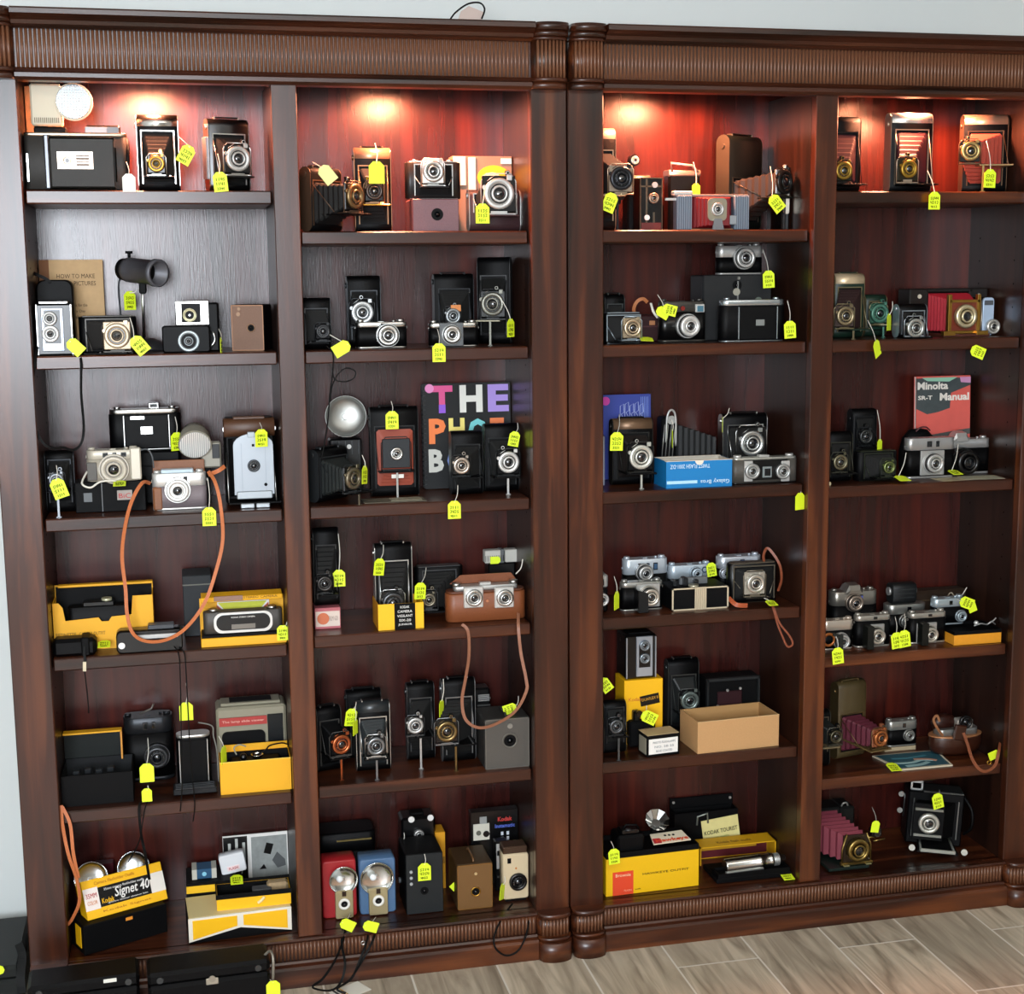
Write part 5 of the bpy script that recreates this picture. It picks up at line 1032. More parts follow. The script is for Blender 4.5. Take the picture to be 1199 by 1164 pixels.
strap(rs, FW_, .006, .0016, CORD, .5, name='neck_strap'); strap(bs, [(431, 1082, .025), (430, 1100, -.02), (423, 1120, -.04), (412, 1145, -.07), (395, 1158, -.10), (405, 1163, -.11)], .006, .0016, CORD, .4, name='neck_strap'); strap(bs, [(441, 1084, .025), (437, 1100, -.02), (424, 1125, -.05), (410, 1148, -.07)], .006, .0016, CORD, .4, name='neck_strap'); p = MW[bs].inverted() @ at(425, 1104, -.02); G().ring(p, .006, .003, .002, CHR).obj('strap_buckle', bs)
s = S(2, 6, 475, 519, 1000, .06); t = boxcam(s, (497, 1043, 5), 'tall black box camera in the middle of the bottom shelf', d=.13, body=BLK, front=M('#1a1d1e', .55, 0, .4, 500), trim=M('#55585a', .4), finders=0, handle=False, knob=-1, lring=False)
g = G(); [g.cyl((-s.w*.36, 0, s.h*(.72-.10*k)), .004, .003, M('#a5a9aa', .4)) for k in range(3)]; g.obj('finder_window', t); tb6 = t
s = S(2, 6, 470, 510, 953, .212); t = mk(s, 'reflex_camera', 'black reflex camera with white knobs behind the tall box camera', 'camera'); w, h = s.w, s.h; G().box(0, 0, 0, w, .07, h*.95, BLS, .006).obj('body', t); g = G(); [g.cyl((sx*w*.35, .0, h*.94), .0085, .006, WHT, '-y') for sx in (-.6, 1)]; g.obj('knob', t); lens(t, 0, h*.74, 0, .014, SIL, BLS); G().box(0, .02, h*.945, w*.4, .03, .008, BLM, .002).obj('finder_hood', t)
s = S(2, 6, 508, 520, 975, .205); s.w = .028; s.x = at(514, 1000, .205).x+.004; t = mk(s, 'film_carton', 'narrow yellow carton standing behind the tall black box camera', 'carton'); G().box(0, 0, 0, s.w, .06, s.h, M('#d8960e', .6), .001).obj('carton_body', t); G().box(0, -.001, s.h*.45, s.w*.9, .0012, s.h*.12, M('#9a6a10', .6)).obj('printed_panel', t)
OB = M('#6b4a22', .5, 0, .3, 400, .1); s = S(2, 6, 535, 577, 1006, .055); s.h = at(556, 1012, .055).z-s.z+.008; t = boxcam(s, (557, 1044, 5), 'brown box camera with gold lens ring and top strap, bottom shelf', d=.13, body=M('#3d2a15', .5, 0, .3, 400), front=OB, trim=BRS, finders=0, handle=True, knob=0, rim=M('#8a6230', .4, .5), hm=M('#6b4a2a', .5))
x, z = loc(s, 557, 1023, 0); G().cyl((x, 0, z), .004, .002, M('#c9b080', .4, .4)).obj('finder_window', t)
CRE = M('#c9b795', .45); s = S(2, 6, 596, 626, 992, .075); t = mk(s, 'cartridge_camera', 'cream cartridge camera with black ring lens near the centre post, bottom shelf', 'camera'); w, h = s.w, s.h; z0 = .018
G().extr(rr(w, h*.84, .007, 4, 0, h*.46), 'y', 0, .05, CRE, True, .003).obj('body', t); G().box(0, .006, h*.86, w*.94, .05, h*.14, M('#3d2a1c', .5), .003).obj('top_cover', t); x, z = loc(s, 612, 1033, -.008); lens(t, min(x, .005), z, 0, .0245, BLS, BLS, L=.008); G().box(-w*.26, -.002, h*.72, .010, .003, .014, BLM).obj('viewfinder', t); G().cyl((0, -.001, h*.62), .0025, .002, M('#c07a3a', .5)).obj('shutter_mark', t); G().box(0, .004, 0, w*.8, .042, h*.05, BLM).obj('foot', t)
strap(t, [(600, 1058, .045), (588, 1075, .008), (579, 1095, -.022), (580, 1110, -.032), (592, 1119, -.038), (606, 1114, -.036), (615, 1098, -.026), (619, 1080, .0), (620, 1062, .045)], .005, m=CORD, rnd=True, name='wrist_strap')
s = S(2, 6, 567, 622, 948, .20); t = mk(s, 'camera_blister_pack', 'black camera pack with a white camera picture, back of bottom shelf', 'packaging', roll=.0); w, h = s.w, s.h
G().box(0, 0, 0, w, .03, h, BLS, .001).obj('pack_body', t); G().box(-w*.28, -.0012, h*.62, w*.34, .0014, h*.22, M('#c9c6b8', .5)).obj('printed_camera', t); G().cyl((-w*.18, -.0022, h*.70), .009, .001, BLS).cyl((-w*.34, -.0022, h*.72), .007, .001, M('#5a5a50', .5)).obj('printed_camera_lens', t); G().box(-w*.24, -.002, h*.84, .02, .0014, .02, M('#8f9290', .5)).obj('printed_cube', t)
txt(t, 'brand_lettering', 'Kodak', (w*.22, -.0014, h*.88), w*.3, .013, M('#c23a36', .5), bold=.02); txt(t, 'printed_words', 'Instamatic', (w*.22, -.0014, h*.79), w*.42, .011, M('#5a6fd0', .5), bold=.01); g = G(); [g.box(w*(.16+.12*a), -.0014, h*(.66-.07*b), .007, .001, .010, M('#c9d0d8', .5)) for a in (0, 1) for b in (0, 1)]; g.obj('printed_windows', t); g = G(); [g.box(w*(.02+.1*a), -.0014, h*.54, .008, .001, .008, M('#8fae3a', .5)) for a in range(5)]; g.obj('printed_stripe', t)
s = S(2, 6, 580, 594, 985, .15); s.w = .035; t = mk(s, 'pocket_camera', 'small silver and black pocket camera beside the cream cartridge camera', 'camera'); w, h = s.w, s.h; G().box(0, 0, 0, w, .03, h, BLS, .003).obj('body', t); g = G(); g.box(0, -.002, h*.45, w*.8, .004, h*.5, CHW, .002); g.box(-w*.1, -.003, h*.72, w*.5, .003, .014, BLM); g.obj('front_plate', t); G().box(0, -.004, h*.28, w*.7, .004, .004, CHR).obj('trim', t)
price(407, 1083, (410, 1070), .02, 'red flash camera', ang=-60, k=.85, wr=False, ay=.06); price(434, 1085, (440, 1074), .02, 'blue flash camera', ang=-70, k=.85, wr=False, ay=.06); price(497, 1021, (497, 1000), .045, 'tall black box camera', k=1.05, ay=.06)
price(471, 992, (473, 975), .17, 'reflex camera with white knobs', yaw=60, ay=.19, k=.9); price(533, 1037, None, .10, 'x', ang=50, k=.6, wr=False, lab='small yellow-green tag peeking out left of the brown box camera'); price(588, 1044, (591, 1026), .06, 'cream cartridge camera', yaw=55, ang=15, k=.95, wr=False, ay=.07)

# ================================================================ bay 3, top shelf
s = S(3, 1, 704, 722, 150, .14); s.x = XC[3]+.018; s.w = .072; s.x = XC[3]+.038
t = fold(s, (727, 209, 14), 'tall folding camera with big dark lens cut off by the centre post', ext=.095, ring=M('#24262a', .3, .6), trim=M('#b9a58c', .3, .9), bedm=M('#c9b08c', .35, .8), top=M('#c7a88f', .35, .5), plate=M('#8d7f6e', .4, .5), handle=False, finder=False, stand=True, strut=False, knob=0)
t = rig(S(3, 1, 733, 762, 188, .20), (742, 187, 7), 'black camera with a small round finder behind the metal trimmed box camera', L=.02, d=.05, topf=.25, met=M('#a88c78', .35, .8), ring=M('#3a3633', .3, .8), windows=0) if False else None
s = S(3, 1, 735, 762, 196, .20); t = mk(s, 'folding_camera', 'dark camera with round top finder standing behind the metal trimmed box camera', 'camera'); w, h = s.w, s.h
G().box(0, 0, 0, w, .05, h*.86, BLK, .005).obj('body', t); G().extr(rr(.05, h*.16, .012, 5, .025, h*.80), 'x', -w/2, w/2, M('#8f7462', .35, .6), True, .001).obj('top_cover', t); x, z = loc(s, 742, 188, -.01); g = G().cyl((x, 0, z), .015, .02, BLS, '-y', 20); g.obj('round_finder', t); lens(t, x, z, -.02, .011, M('#c9c4b8', .3, .7), BLS, L=.004, name='finder_glass'); G().box(x, .0, h*.86, .008, .03, max(z-h*.86, .004), BLM).obj('finder_bracket', t)
s = S(3, 1, 749, 776, 208, .13); t = mk(s, 'box_camera', 'slim black box camera banded with metal strips, left on top shelf of bay three', 'camera'); w, h = s.w, s.h; BM = M('#6b5f50', .35, .8)
G().box(0, 0, 0, w, .06, h, BLS, .004).obj('body', t); g = G(); [g.box(sx*w*.47, -.0015, 0, .003, .004, h, BM, .001) for sx in (-1, 1)]; g.box(0, -.0015, h-.003, w, .004, .003, BM); g.box(-w*.20, -.001, 0, .005, .002, h, BM); g.box(w*.12, -.001, 0, .005, .002, h*.35, BM); g.box(0, -.001, h*.82, w, .002, .004, BM); g.obj('metal_bands', t)
x, z = loc(s, 765, 232, -.002); lens(t, x, z, -.001, .014, M('#9a8672', .35, .7), BLS, L=.008); G().cyl((w*.14, -.001, h*.86), .0075, .004, CHW).obj('finder_window', t); G().cyl((-w*.2, -.001, h*.25), .007, .005, WHT).obj('front_knob', t); G().box(0, -.002, .002, w*.85, .003, h*.14, M('#5a1a14', .5)).obj('red_label', t)
s = S(3, 1, 783, 820, 203, .21); t = mk(s, 'folding_camera', 'small black folding camera with raised silver handle behind the red bellows camera', 'camera'); w, h = s.w, s.h; G().box(0, 0, 0, w, .045, h, BLS, .006).obj('body', t); G().extr(rr(.05, .018, .006, 4, .023, h), 'x', -w/2, w/2, M('#b59a86', .35, .6), True, .001).obj('top_cover', t)
G().tube([(-w*.4, .0, h+.004), (-w*.45, -.004, h+.026), (w*.2, -.004, h+.020), (w*.42, .0, h+.004)], .0035, M('#d9c4b6', .3, .7), 7).obj('folding_handle', t); lens(t, 0, h*.45, 0, .014, SIL, BLS)
RB = M('#6d0d14', .5); GRB = M('#56616d', .45, 0, .2, 400)
s = S(3, 1, 792, 878, 228, .08); s.h = at(835, 226, .08).z-s.z; t = mk(s, 'folding_camera', 'blue grey folding camera with red bellows and silver lens plate, top of bay three', 'camera'); w, h = s.w, s.h
for sx in (-1, 1):
    g = G(); x = sx*w*.39; g.box(x, 0, 0, w*.21, .03, h*.94, GRB, .003)
    for k in range(7): g.box(x-w*.09+k*w*.03, -.0012, .002, .0016, .002, h*.92, M('#8793a0', .4, .2))
    g.obj('body_end', t)
G().box(0, .008, h*.90, w*.98, .022, h*.07, M('#c9b6a8', .3, .8), .001).obj('top_rail', t); G().box(0, .008, 0, w*.6, .022, h*.05, M('#b58a6a', .35, .8), .001).obj('bottom_rail', t); G().box(0, .022, .003, w*.6, .01, h*.9, M('#2c0b10', .6)).obj('backing', t)
secs = []
for i in range(11):
    k = i/10; q = .0025 if i % 2 else 0; ww = w*(.28*(1-k)+.14*k)-q; hh_ = h*(.43*(1-k)+.36*k)-q; secs.append([(.004*k-ww, .02-.05*k, h*.48-hh_), (.004*k+ww, .02-.05*k, h*.48-hh_), (.004*k+ww, .02-.05*k, h*.48+hh_), (.004*k-ww, .02-.05*k, h*.48+hh_)])
G().loft(secs, RB).obj('bellows', t)
x, z = loc(s, 841, 245, -.04); G().extr(rr(.052, .058, .012, 5, x, z), 'y', -.034, -.029, M('#a8a08c', .35, .7), False).obj('lens_plate', t); lens(t, x, z, -.034, .017, SIL, M('#3a3226', .4, .6), L=.006); x2, z2 = loc(s, 841, 263, -.04); G().poly([(x2-.016, 0.0), (x2+.016, 0.0), (x2+.010, .028), (x2-.010, .028)], -.040, -.036, M('#8f9094', .35, .7)).obj('foot_plate', t); x3, z3 = loc(s, 859, 258, -.01); G().box(x3, -.006, z3-.011, .022, .006, .024, M('#a9b0b6', .35, .6), .002).obj('finder', t); G().box(-w*.4, .004, h*.93, w*.26, .024, .012, CHW, .004).obj('film_knob', t); G().box(-w*.56, .006, h*.80, .03, .008, .006, CHW).obj('lever', t)
s = S(3, 1, 845, 902, 156, .215); s.rot = math.radians(30); DKG = M('#101411', .4, 0, .3, 600)
t = fold(s, (917, 213, 15), 'largest folding camera of bay three with long ribbed bellows pulled to the right', ext=.125, ring=M('#2a2c2b', .3, .7), trim=M('#5c5548', .35, .8), bel=M('#2b2521', .55), body=DKG, plate=M('#9aa0a0', .35, .6), handle=True, stand=True, finder=.9, boardw=.06, d=.045, open_h=.115, bedw=.5)
p = at(947, 215, .17); s = Slot(); s.x, s.y, s.z, s.w, s.h, s.rot, s.c = XC[3]+W-.014, .15, zs(3, 1), .022, at(947, 190, .17).z-zs(3, 1), 0, 0
t = mk(s, 'folding_camera', 'sliver of a pale edged camera tucked against the right side panel, top of bay three', 'camera'); G().box(0, 0, 0, s.w, .08, s.h*.9, BLS, .004).obj('body', t); G().extr(rr(.016, s.h*.62, .006, 5, 0, s.h*.55), 'y', -.006, 0, M('#d9d2c2', .35, .5), True, .001).obj('front_plate', t)
price(714, 237, None, .02, 'cut-off folding camera by the centre post', ang=22, k=1.05); price(815, 222, (812, 190), .19, 'x', k=.7, ay=.20, wr=False, lab='small yellow-green tag tip showing above the red bellows camera'); price(909, 238, (902, 195), .025, 'largest folding camera of bay three', ang=-40, ay=.06)
# ---- bay 3 shelf 2
t = fold(S(3, 2, 709, 731, 342, .20), (722, 375, 8), 'dark folding camera behind the square silver-lens camera, bay three shelf two', ext=.03, trim=M('#4a4d4c', .35, .7), ring=M('#55595a', .35, .7), handle=True, stand=False, finder=False)
t = fold(S(3, 2, 708, 752, 367, .10), (740, 384, 11), 'small folding camera with bright silver side and beige lens plate, bay three', horiz=True, ext=.035, ring=M('#b8a78c', .3, .8), plate=M('#a8967c', .35, .6), body=BLS, trim=M('#aab6be', .3, .8), handle=False, stand=False, finder=False, knob=0, open_w=1.0)
MAR = M('#2c1214', .45); s = S(3, 2, 743, 772, 369, .16); t = mk(s, 'leather_case', 'dark maroon leather case with curled tan strap, middle of bay three shelf two', 'camera case'); w, h = s.w, s.h; G().box(0, 0, 0, w, .08, h, MAR, .004).obj('case_body', t); G().box(0, -.003, h*.55, w*.96, .004, .003, M('#4a2226', .4)).obj('case_seam', t); G().box(w*.2, -.004, h*.62, .016, .004, .012, M('#a8704a', .4), .002).obj('buckle', t)
strap(t, [(745, 372, .17), (742, 362, .16), (746, 353, .155), (753, 350, .155), (758, 354, .16)], .009, .002, M('#a8663c', .5), name='case_strap'); strap(t, [(762, 355, .16), (765, 365, .14), (770, 372, .14)], .006, .002, STR, name='tag_string')
t = rig(S(3, 2, 774, 829, 350, .11, rot=4), (809, 382, 15), 'rangefinder camera with large lens and bright viewfinder window, bay three shelf two', L=.03, windows=0, topf=.26, body=BLS, met=M('#4a4844', .35, .7), ring=CHW, face=BLS, d=.04, rim=.72)
sv = S(3, 2, 774, 829, 350, .11); x, z = loc(S(3, 2, 774, 829, 350, .11), 0, 0, 0) if False else (.030, sv.h-.030); G().box(sv.w*.33, -.003, sv.h*.68, .026, .005, .022, CHW, .002).box(sv.w*.33, -.0045, sv.h*.70, .018, .003, .015, M('#4a7080', .1)).obj('viewfinder', t); G().cyl((-sv.w*.05, -.001, sv.h*.78), .006, .003, M('#8a2c24', .3, .3), '-y', 14).obj('rangefinder_window', t)
s = S(3, 2, 823, 904, 322, .165); bx = boxcam(s, (863, 334, 6), 'large black box camera under the silver and black camera, bay three shelf two', d=.10, body=M('#16171a', .5, 0, .3, 400), front=M('#1d1e1f', .5, 0, .3, 400), trim=M('#5a5a55', .4, .5), finders=0, handle=False, knob=0, lring=False)
g = G(); g.cyl((-.004, 0, s.h*.74), .010, .003, M('#b9b6a8', .35, .6)); g.box(.0, -.002, s.h*.62, .004, .003, .05, M('#8f9190', .4, .6)); g.cyl((.06, 0, s.h*.60), .010, .003, M('#5f6a60', .4)); g.cyl((.002, 0, s.h*.95), .004, .003, CHR); g.obj('front_fittings', bx)
t = rig(S(3, 2, 841, 894, 285, .175, on=bx), (874, 302, 14), 'silver 35 mm camera sitting on top of the large black box camera', L=.022, windows=1, topf=.40, d=.034, ring=SIL, plate=None, met=SIL)
t = folded(S(3, 2, 845, 921, 348, .075), 'closed black folding camera with bright chrome top, front of bay three shelf two', door=(.27, .84), emblem=(.55, .42, .024, .016, M('#8f9492', .4, .5)), met=M('#c3cdd2', .25, .9), top=.14, d=.045)
price(784, 363, (770, 345), .07, 'rangefinder camera with the bright viewfinder', ang=-75, ay=.11, k=.85); price(776, 366, None, .075, 'x', ang=-60, k=.8, wr=False, lab='yellow-green tag half covered by another beside the maroon case'); price(757, 397, None, .06, 'x', flat=True, ang=12, k=1., wr=False, lab='yellow-green tag lying flat in front of the maroon leather case')
price(900, 327, (893, 292), .13, 'silver 35 mm camera on the big box camera', ay=.18, ang=-3); price(925, 386, (922, 352), .04, 'closed folding camera with chrome top', ang=-4, ay=.08)
# ---- bay 3 shelf 3
s = S(3, 3, 706, 763, 463, .25); t = mk(s, 'camera_guide_book', 'blue paperback book with white line drawing at the left of bay three', 'book', tilt=-.04); w, h = s.w, s.h; BLB = M('#2f3f94', .45, 0, 0, 0)
G().box(0, 0, 0, w, .002, h, BLB).box(0, .016, 0, w, .002, h, BLB).obj('cover', t); G().box(0, .002, .001, w-.003, .014, h-.003, WHT).obj('pages', t)
g = G(); [g.box(w*(.30+.035*k), -.0006, h*.02, .0014, .001, h*.95, M('#7d97d6', .5)) for k in range(5)]; g.obj('cover_stripes', t)
g = G(); R_ = random.Random(3)
for k in range(5): g.band([(w*(-.14+.10*k)+dx*.012, -.001, h*(.78+.02*(k % 2))+dz*.02) for dx, dz in ((0, -1), (.1, 1), (.9, 1.3), (1, .1), (.3, -.1), (1.1, -1))], .0012, .0006, M('#b9c6ea', .5))
g.obj('line_drawing', t); G().cyl((-w*.43, -.0006, h*.93), .012, .001, M('#d03aa0', .5), '-y', 18).obj('round_sticker', t)
s = S(3, 3, 706, 716, 508, .11); s.w = .034; s.x = XC[3]+.019; t = mk(s, 'folding_camera', 'narrow silver and black camera edge in the left corner of bay three shelf three', 'camera'); w, h = s.w, s.h; G().box(0, 0, 0, w, .05, h, BLS, .005).obj('body', t); G().box(w*.36, -.006, .006, .008, .03, h*.92, M('#a9b2c6', .3, .7), .002).obj('silver_edge', t); g = G(); [g.cyl((-w*.1, -.0, h*(.2+.2*k)), .007, .006, SIL) for k in range(4)]; g.obj('lens_fittings', t)
t = fold(S(3, 3, 718, 764, 488, .14), (750, 535, 15), 'folding camera with broad silver ring lens and tan top in front of the blue book', ext=.07, ring=M('#c9c9bf', .35, .6), trim=M('#2f2f2d', .35, .6), plate=BLM, top=M('#7a5f48', .4, .5), bel=M('#1b1614', .5), handle=True, finder=-.6, stand=True)
s = S(3, 3, 770, 800, 480, .17); s.w = .05; s.x = at(785, 520, .17).x; t = mk(s, 'folding_camera', 'folding camera lying sideways with ribbed bellows, behind the blue carton', 'camera'); w, h = s.w, s.h
G().box(-.004, 0, 0, .040, .05, h*.9, BLM, .006).obj('body', t); G().tube(smooth_path([(-.014, -.003, h*.55), (-.012, -.006, h*.9), (.0, -.006, h), (.012, -.006, h*.9), (.014, -.003, h*.5)]), .003, SIL).obj('silver_frame', t); G().cyl((0, -.002, h*.86), .012, .006, M('#d9dcdc', .25, .8)).obj('finder', t); g = G(); [g.tube([(-.018+.010*k, -.004, h*.80), (-.026+.010*k, -.004, h*.34)], .0011, SIL, 5) for k in range(4)]; g.obj('strut', t)
secs = []
for i in range(15):
    k = i/14; q = .0035 if i % 2 else 0; cx = .018+.115*k; hh_ = (h*.30*(1-k)+h*.18*k)-q; cz = h*.50-h*.08*k; secs.append([(cx, .004+q, cz-hh_), (cx, .046-q, cz-hh_), (cx, .046-q, cz+hh_), (cx, .004+q, cz+hh_)])
G().loft(secs, M('#1d1e1f', .6)).obj('bellows', t)
BLU = M('#0f76b5', .45); s = S(3, 3, 780, 857, 541, .045); s.h = .072; t = mk(s, 'blue_carton', 'bright blue open carton with upside-down white lettering, bay three shelf three', 'carton'); w, h = s.w, s.h
tray(t, 0, 0, 0, w, .10, h, BLU, M('#d6cdbd', .6), name='carton_body'); g = G(); g.box(0, -.0006, h-.0005, w+.002, .012, .0012, M('#ded4c4', .6)); g.box(0, .088, h-.0005, w+.002, .012, .0012, M('#ded4c4', .6)); g.obj('folded_rim', t); G().poly([(.012*math.cos(a), h+.0004-.012*math.sin(a)) for a in [PI*k/12 for k in range(13)]], -.0014, -.0006, M('#ded4c4', .6)).obj('thumb_notch', t)
G().box(-w*.26, -.0008, h*.16, w*.46, .0008, .008, M('#a9d6ec', .5)).obj('pale_stripe', t); txt(t, 'printed_words', 'Galaxy Bros', (w*.24, -.001, h*.22), w*.44, .014, M('#cfe6f2', .5), rot=(PI/2, PI, 0)); txt(t, 'printed_words', 'TWIST FLASH 2001-DZ', (-w*.14, -.001, h*.80), w*.60, .011, M('#cfe6f2', .5), rot=(PI/2, PI, 0)); bc = t
G().box(0, .03, .003, w*.8, .05, .035, BLM, .006).obj('contents', t)
t = fold(S(3, 3, 847, 898, 482, .18), (880, 519, 16), 'chrome framed folding camera with large silver lens above the stereo camera', ext=.05, ring=M('#c7cbca', .25, .9), trim=CHR, plate=BLS, handle=True, finder=.9, stand=False, boardw=.085)
s = S(3, 3, 859, 935, 534, .065); t = mk(s, 'stereo_camera', 'grey leather stereo camera with square centre finder, right of bay three', 'camera'); w, h = s.w, s.h; GL = M('#4b4741', .5, 0, .5, 500, .15)
G().extr(rr(w, .034, .013, 5, 0, .017), 'z', .004, h*.86, GL, True).obj('body', t); G().extr(rr(w*.98, .033, .013, 5, 0, .017), 'z', h*.86, h*.95, M('#b5b5ac', .35, .7), True, .001).obj('top_plate', t); G().extr(rr(w, .034, .013, 5, 0, .017), 'z', 0, .004, BLS, True).obj('base_plate', t); G().box(0, -.004, h*.14, w*.66, .004, h*.72, BLS, .002).obj('front_panel', t)
for px in (881, 917):
    x, z = loc(s, px, 552, -.01); G().box(x+(-.009 if px < 900 else .009), -.006, z-.028, .024, .004, .056, CHW, .002).obj('lens_plate', t); lens(t, x, z, -.005, .021, M('#aeb0ae', .35, .7), M('#7a7d7e', .35, .6), L=.010)
x, z = loc(s, 899, 553, -.01); G().box(x, -.008, z-.015, .026, .005, .030, M('#9aa5a6', .35, .6), .003).box(x, -.0088, z-.010, .017, .002, .020, GLS).obj('viewfinder', t)
g = G(); [g.cyl((sx*w*.40, .017, h*.95), .011, .006, CHW, 'z') for sx in (-1, 1)]; g.box(0, .008, h*.95, .03, .018, .005, CHW, .001); g.obj('dial', t)
price(722, 517, (725, 485), .04, 'broad ring lens folding camera by the blue book', ang=2, ay=.14, k=1.05); price(787, 513, (786, 490), .15, 'x', yaw=75, ang=-8, wr=False, ay=.165, lab='edge-on yellow-green tag on the sideways bellows camera'); price(846, 497, (854, 478), .15, 'x', yaw=68, wr=False, ay=.16, k=.9, ang=4, lab='edge-on yellow-green tag on the chrome framed folding camera'); price(936.5, 587, (938, 560), .016, 'grey leather stereo camera', yaw=20, wr=False, ay=.09)
# ---- bay 3 shelf 4
s = S(3, 4, 706, 717, 669, .10); s.w = .062; s.x = XC[3]+.002; s.x = XC[3]+.033; t = rig(s, (704, 703, 13), 'silver camera mostly hidden behind the centre post, bay three shelf four', L=.02, windows=0, topf=.32, d=.034) if False else None
s.w = .040; s.x = XC[3]+.023; t = mk(s, 'compact_camera', 'silver camera mostly hidden behind the centre post, bay three shelf four', 'camera'); w, h = s.w, s.h; G().box(0, 0, 0, w, .034, h*.6, BLK, .006).obj('body', t); G().box(0, 0, h*.6, w, .034, h*.32, SIL, .004).box(-w*.05, -.002, h*.66, w*.5, .004, h*.15, BLS).obj('top_plate', t); lens(t, 0, h*.34, -.004, .018, CHW, BLS, L=.014); G().cyl((.004, .017, h*.91), .008, .006, CHR, 'z').obj('dial', t)
s = S(3, 4, 731, 783, 652, .20); s.h = at(757, 652, .20).z-s.z; t = rig(s, (757, 672, 11), 'white topped 35 mm camera behind the folding 35 mm camera, bay three', L=.03, windows=3, topf=.36, met=M('#c9d2da', .3, .5), ring=SIL, d=.04, winm=M('#3b5a78', .1))
t = rig(S(3, 4, 728, 777, 679, .095), (763, 700, 13), 'folding 35 mm camera with open black door at left, front of bay three', L=.034, windows=1, topf=.18, met=M('#a8a8a2', .35, .8), ring=M('#c3bfb4', .3, .8), plate=SIL, d=.034)
sv = S(3, 4, 728, 777, 679, .095); g = G(); g.poly([(-sv.w*.20, .004), (sv.w*.02, .004), (sv.w*.02, sv.h*.66), (-sv.w*.20, sv.h*.76)], -.042, -.038, M('#131415', .4)); g.obj('open_door', t); G().box(-sv.w*.2, -.040, .004, .003, .040, sv.h*.7, BLS).obj('door_side', t)
s = S(3, 4, 784, 835, 659, .215); t = rig(s, (817, 672, 8), 'pale blue-grey camera with bold circle mark behind the cream box camera', L=.02, windows=0, topf=.42, met=M('#b9c6d0', .35, .4), d=.04); G().ring((s.w*.30, -.001, s.h*.78), .009, .006, .002, M('#2a3a5a', .4), '-y', 18).obj('circle_mark', t)
CR2 = M('#c6b79a', .5); s = S(3, 4, 787, 853, 688, .065); t = mk(s, 'box_camera', 'cream framed black box camera with ribbed central band lying on shelf four', 'camera'); w, h = s.w, s.h; G().box(0, .002, 0, w, .10, h, BLM, .002).obj('body', t)
g = G(); g.box(0, 0, 0, w, .003, .0035, CR2); g.box(0, 0, h-.0035, w, .003, .0035, CR2); [g.box(sx*(w/2-.002), 0, 0, .004, .003, h, CR2) for sx in (-1, 1)]; g.obj('cream_frame', t); g = G(); [g.box(-.0145+.0042*k, -.0022, 0, .0032, .006, h+.001, CR2, .0012) for k in range(8)]; g.obj('ribbed_band', t)
g = G(); [g.box(-w*.38+w*.19*k, .03, h-.001, .012, .03, .016+.006*(k % 2), M('#2a2c2e', .3, .4), .002) for k in range(3)]; g.obj('top_fittings', t); G().cyl((-w*.1, .012, h-.001), .014, .008, M('#a8a490', .3, .6), 'z', 18).obj('winding_knob', t); g = G(); g.box(-w*.02, .045, h-.001, w*.5, .01, .02, M('#85898c', .3, .6), .002); g.obj('finder_bar', t)
s = S(3, 4, 842, 893, 649, .20); t = rig(s, (850, 672, 7), 'silver topped 35 mm camera behind the square folding camera with brown strap', L=.016, windows=1, topf=.30, met=M('#c6ccd4', .3, .6), d=.045, winm=M('#4f74b8', .1))
t = fold(S(3, 4, 854, 911, 660, .11), (884, 683, 12), 'square black folding camera with ornate silver lens plate and brown leather strap', horiz=True, ext=.045, ring=M('#c9c5bb', .3, .8), plate=M('#bdb8ac', .35, .7), body=BLS, trim=M('#8a8272', .35, .8), handle=False, stand=False, finder=False, knob=0, open_w=.95)
BRS2 = M('#7c3f26', .5, 0, .2, 200, .2)
strap(t, [(895, 660, .12), (894, 650, .11), (898, 642, .10), (905, 648, .09), (913, 662, .08), (915, 678, .08), (911, 692, .09)], .007, .002, BRS2, .2, name='leather_strap'); strap(t, [(898, 702, .06), (905, 712, .016), (910, 730, .010), (916, 745, .008), (922, 757, .008), (928, 754, .008), (924, 744, .008), (913, 730, .010), (906, 712, .016), (901, 704, .05)], .005, .002, BRS2, name='wrist_loop'); strap(t, [(853, 700, .08), (862, 708, .05), (875, 709, .05)], .012, .003, M('#a8502c', .5), name='leather_strap')
price(722, 703, (719, 675), .045, 'hidden silver camera behind the centre post, shelf four', yaw=52, wr=False, ay=.09, k=1.05); price(833, 667, None, .18, 'x', ang=-8, k=.85, lab='yellow-green tag hanging on the pale blue-grey camera, bay three'); price(903, 706, (893, 700), .018, 'x', flat=True, ay=.06, k=.8, lab='yellow-green tag lying at the foot of the square folding camera')
# ---- bay 3 shelf 5
s = S(3, 5, 731, 776, 796, .16); t = mk(s, 'flashbulb_carton', 'yellow carton standing under the twin lens box camera, bay three', 'carton'); w, h = s.w, s.h; G().box(0, 0, 0, w, .085, h, YEL, .001).obj('carton_body', t); o = G().box(w*.16, -.0008, h*.60, w*.5, .001, h*.16, BLS, 0, rot=Matrix.Rotation(-.15, 3, 'Y')).obj('black_label', t)
txt(t, 'brand_lettering', 'Kodak', (-w*.22, -.0008, h*.70), w*.34, .010, M('#c2662a', .6)); txt(t, 'printed_words', 'DUAFLEX II', (w*.16, -.0022, h*.70), w*.42, .008, M('#d9a030', .6), rot=(PI/2, -.15, 0)); yb = t
s = S(3, 5, 735, 770, 742, .165, on=yb); s.w *= 1.05; s.x -= .004; t = mk(s, 'twin_lens_camera', 'black twin lens box camera with silver front standing on a yellow carton', 'camera'); w, h = s.w, s.h
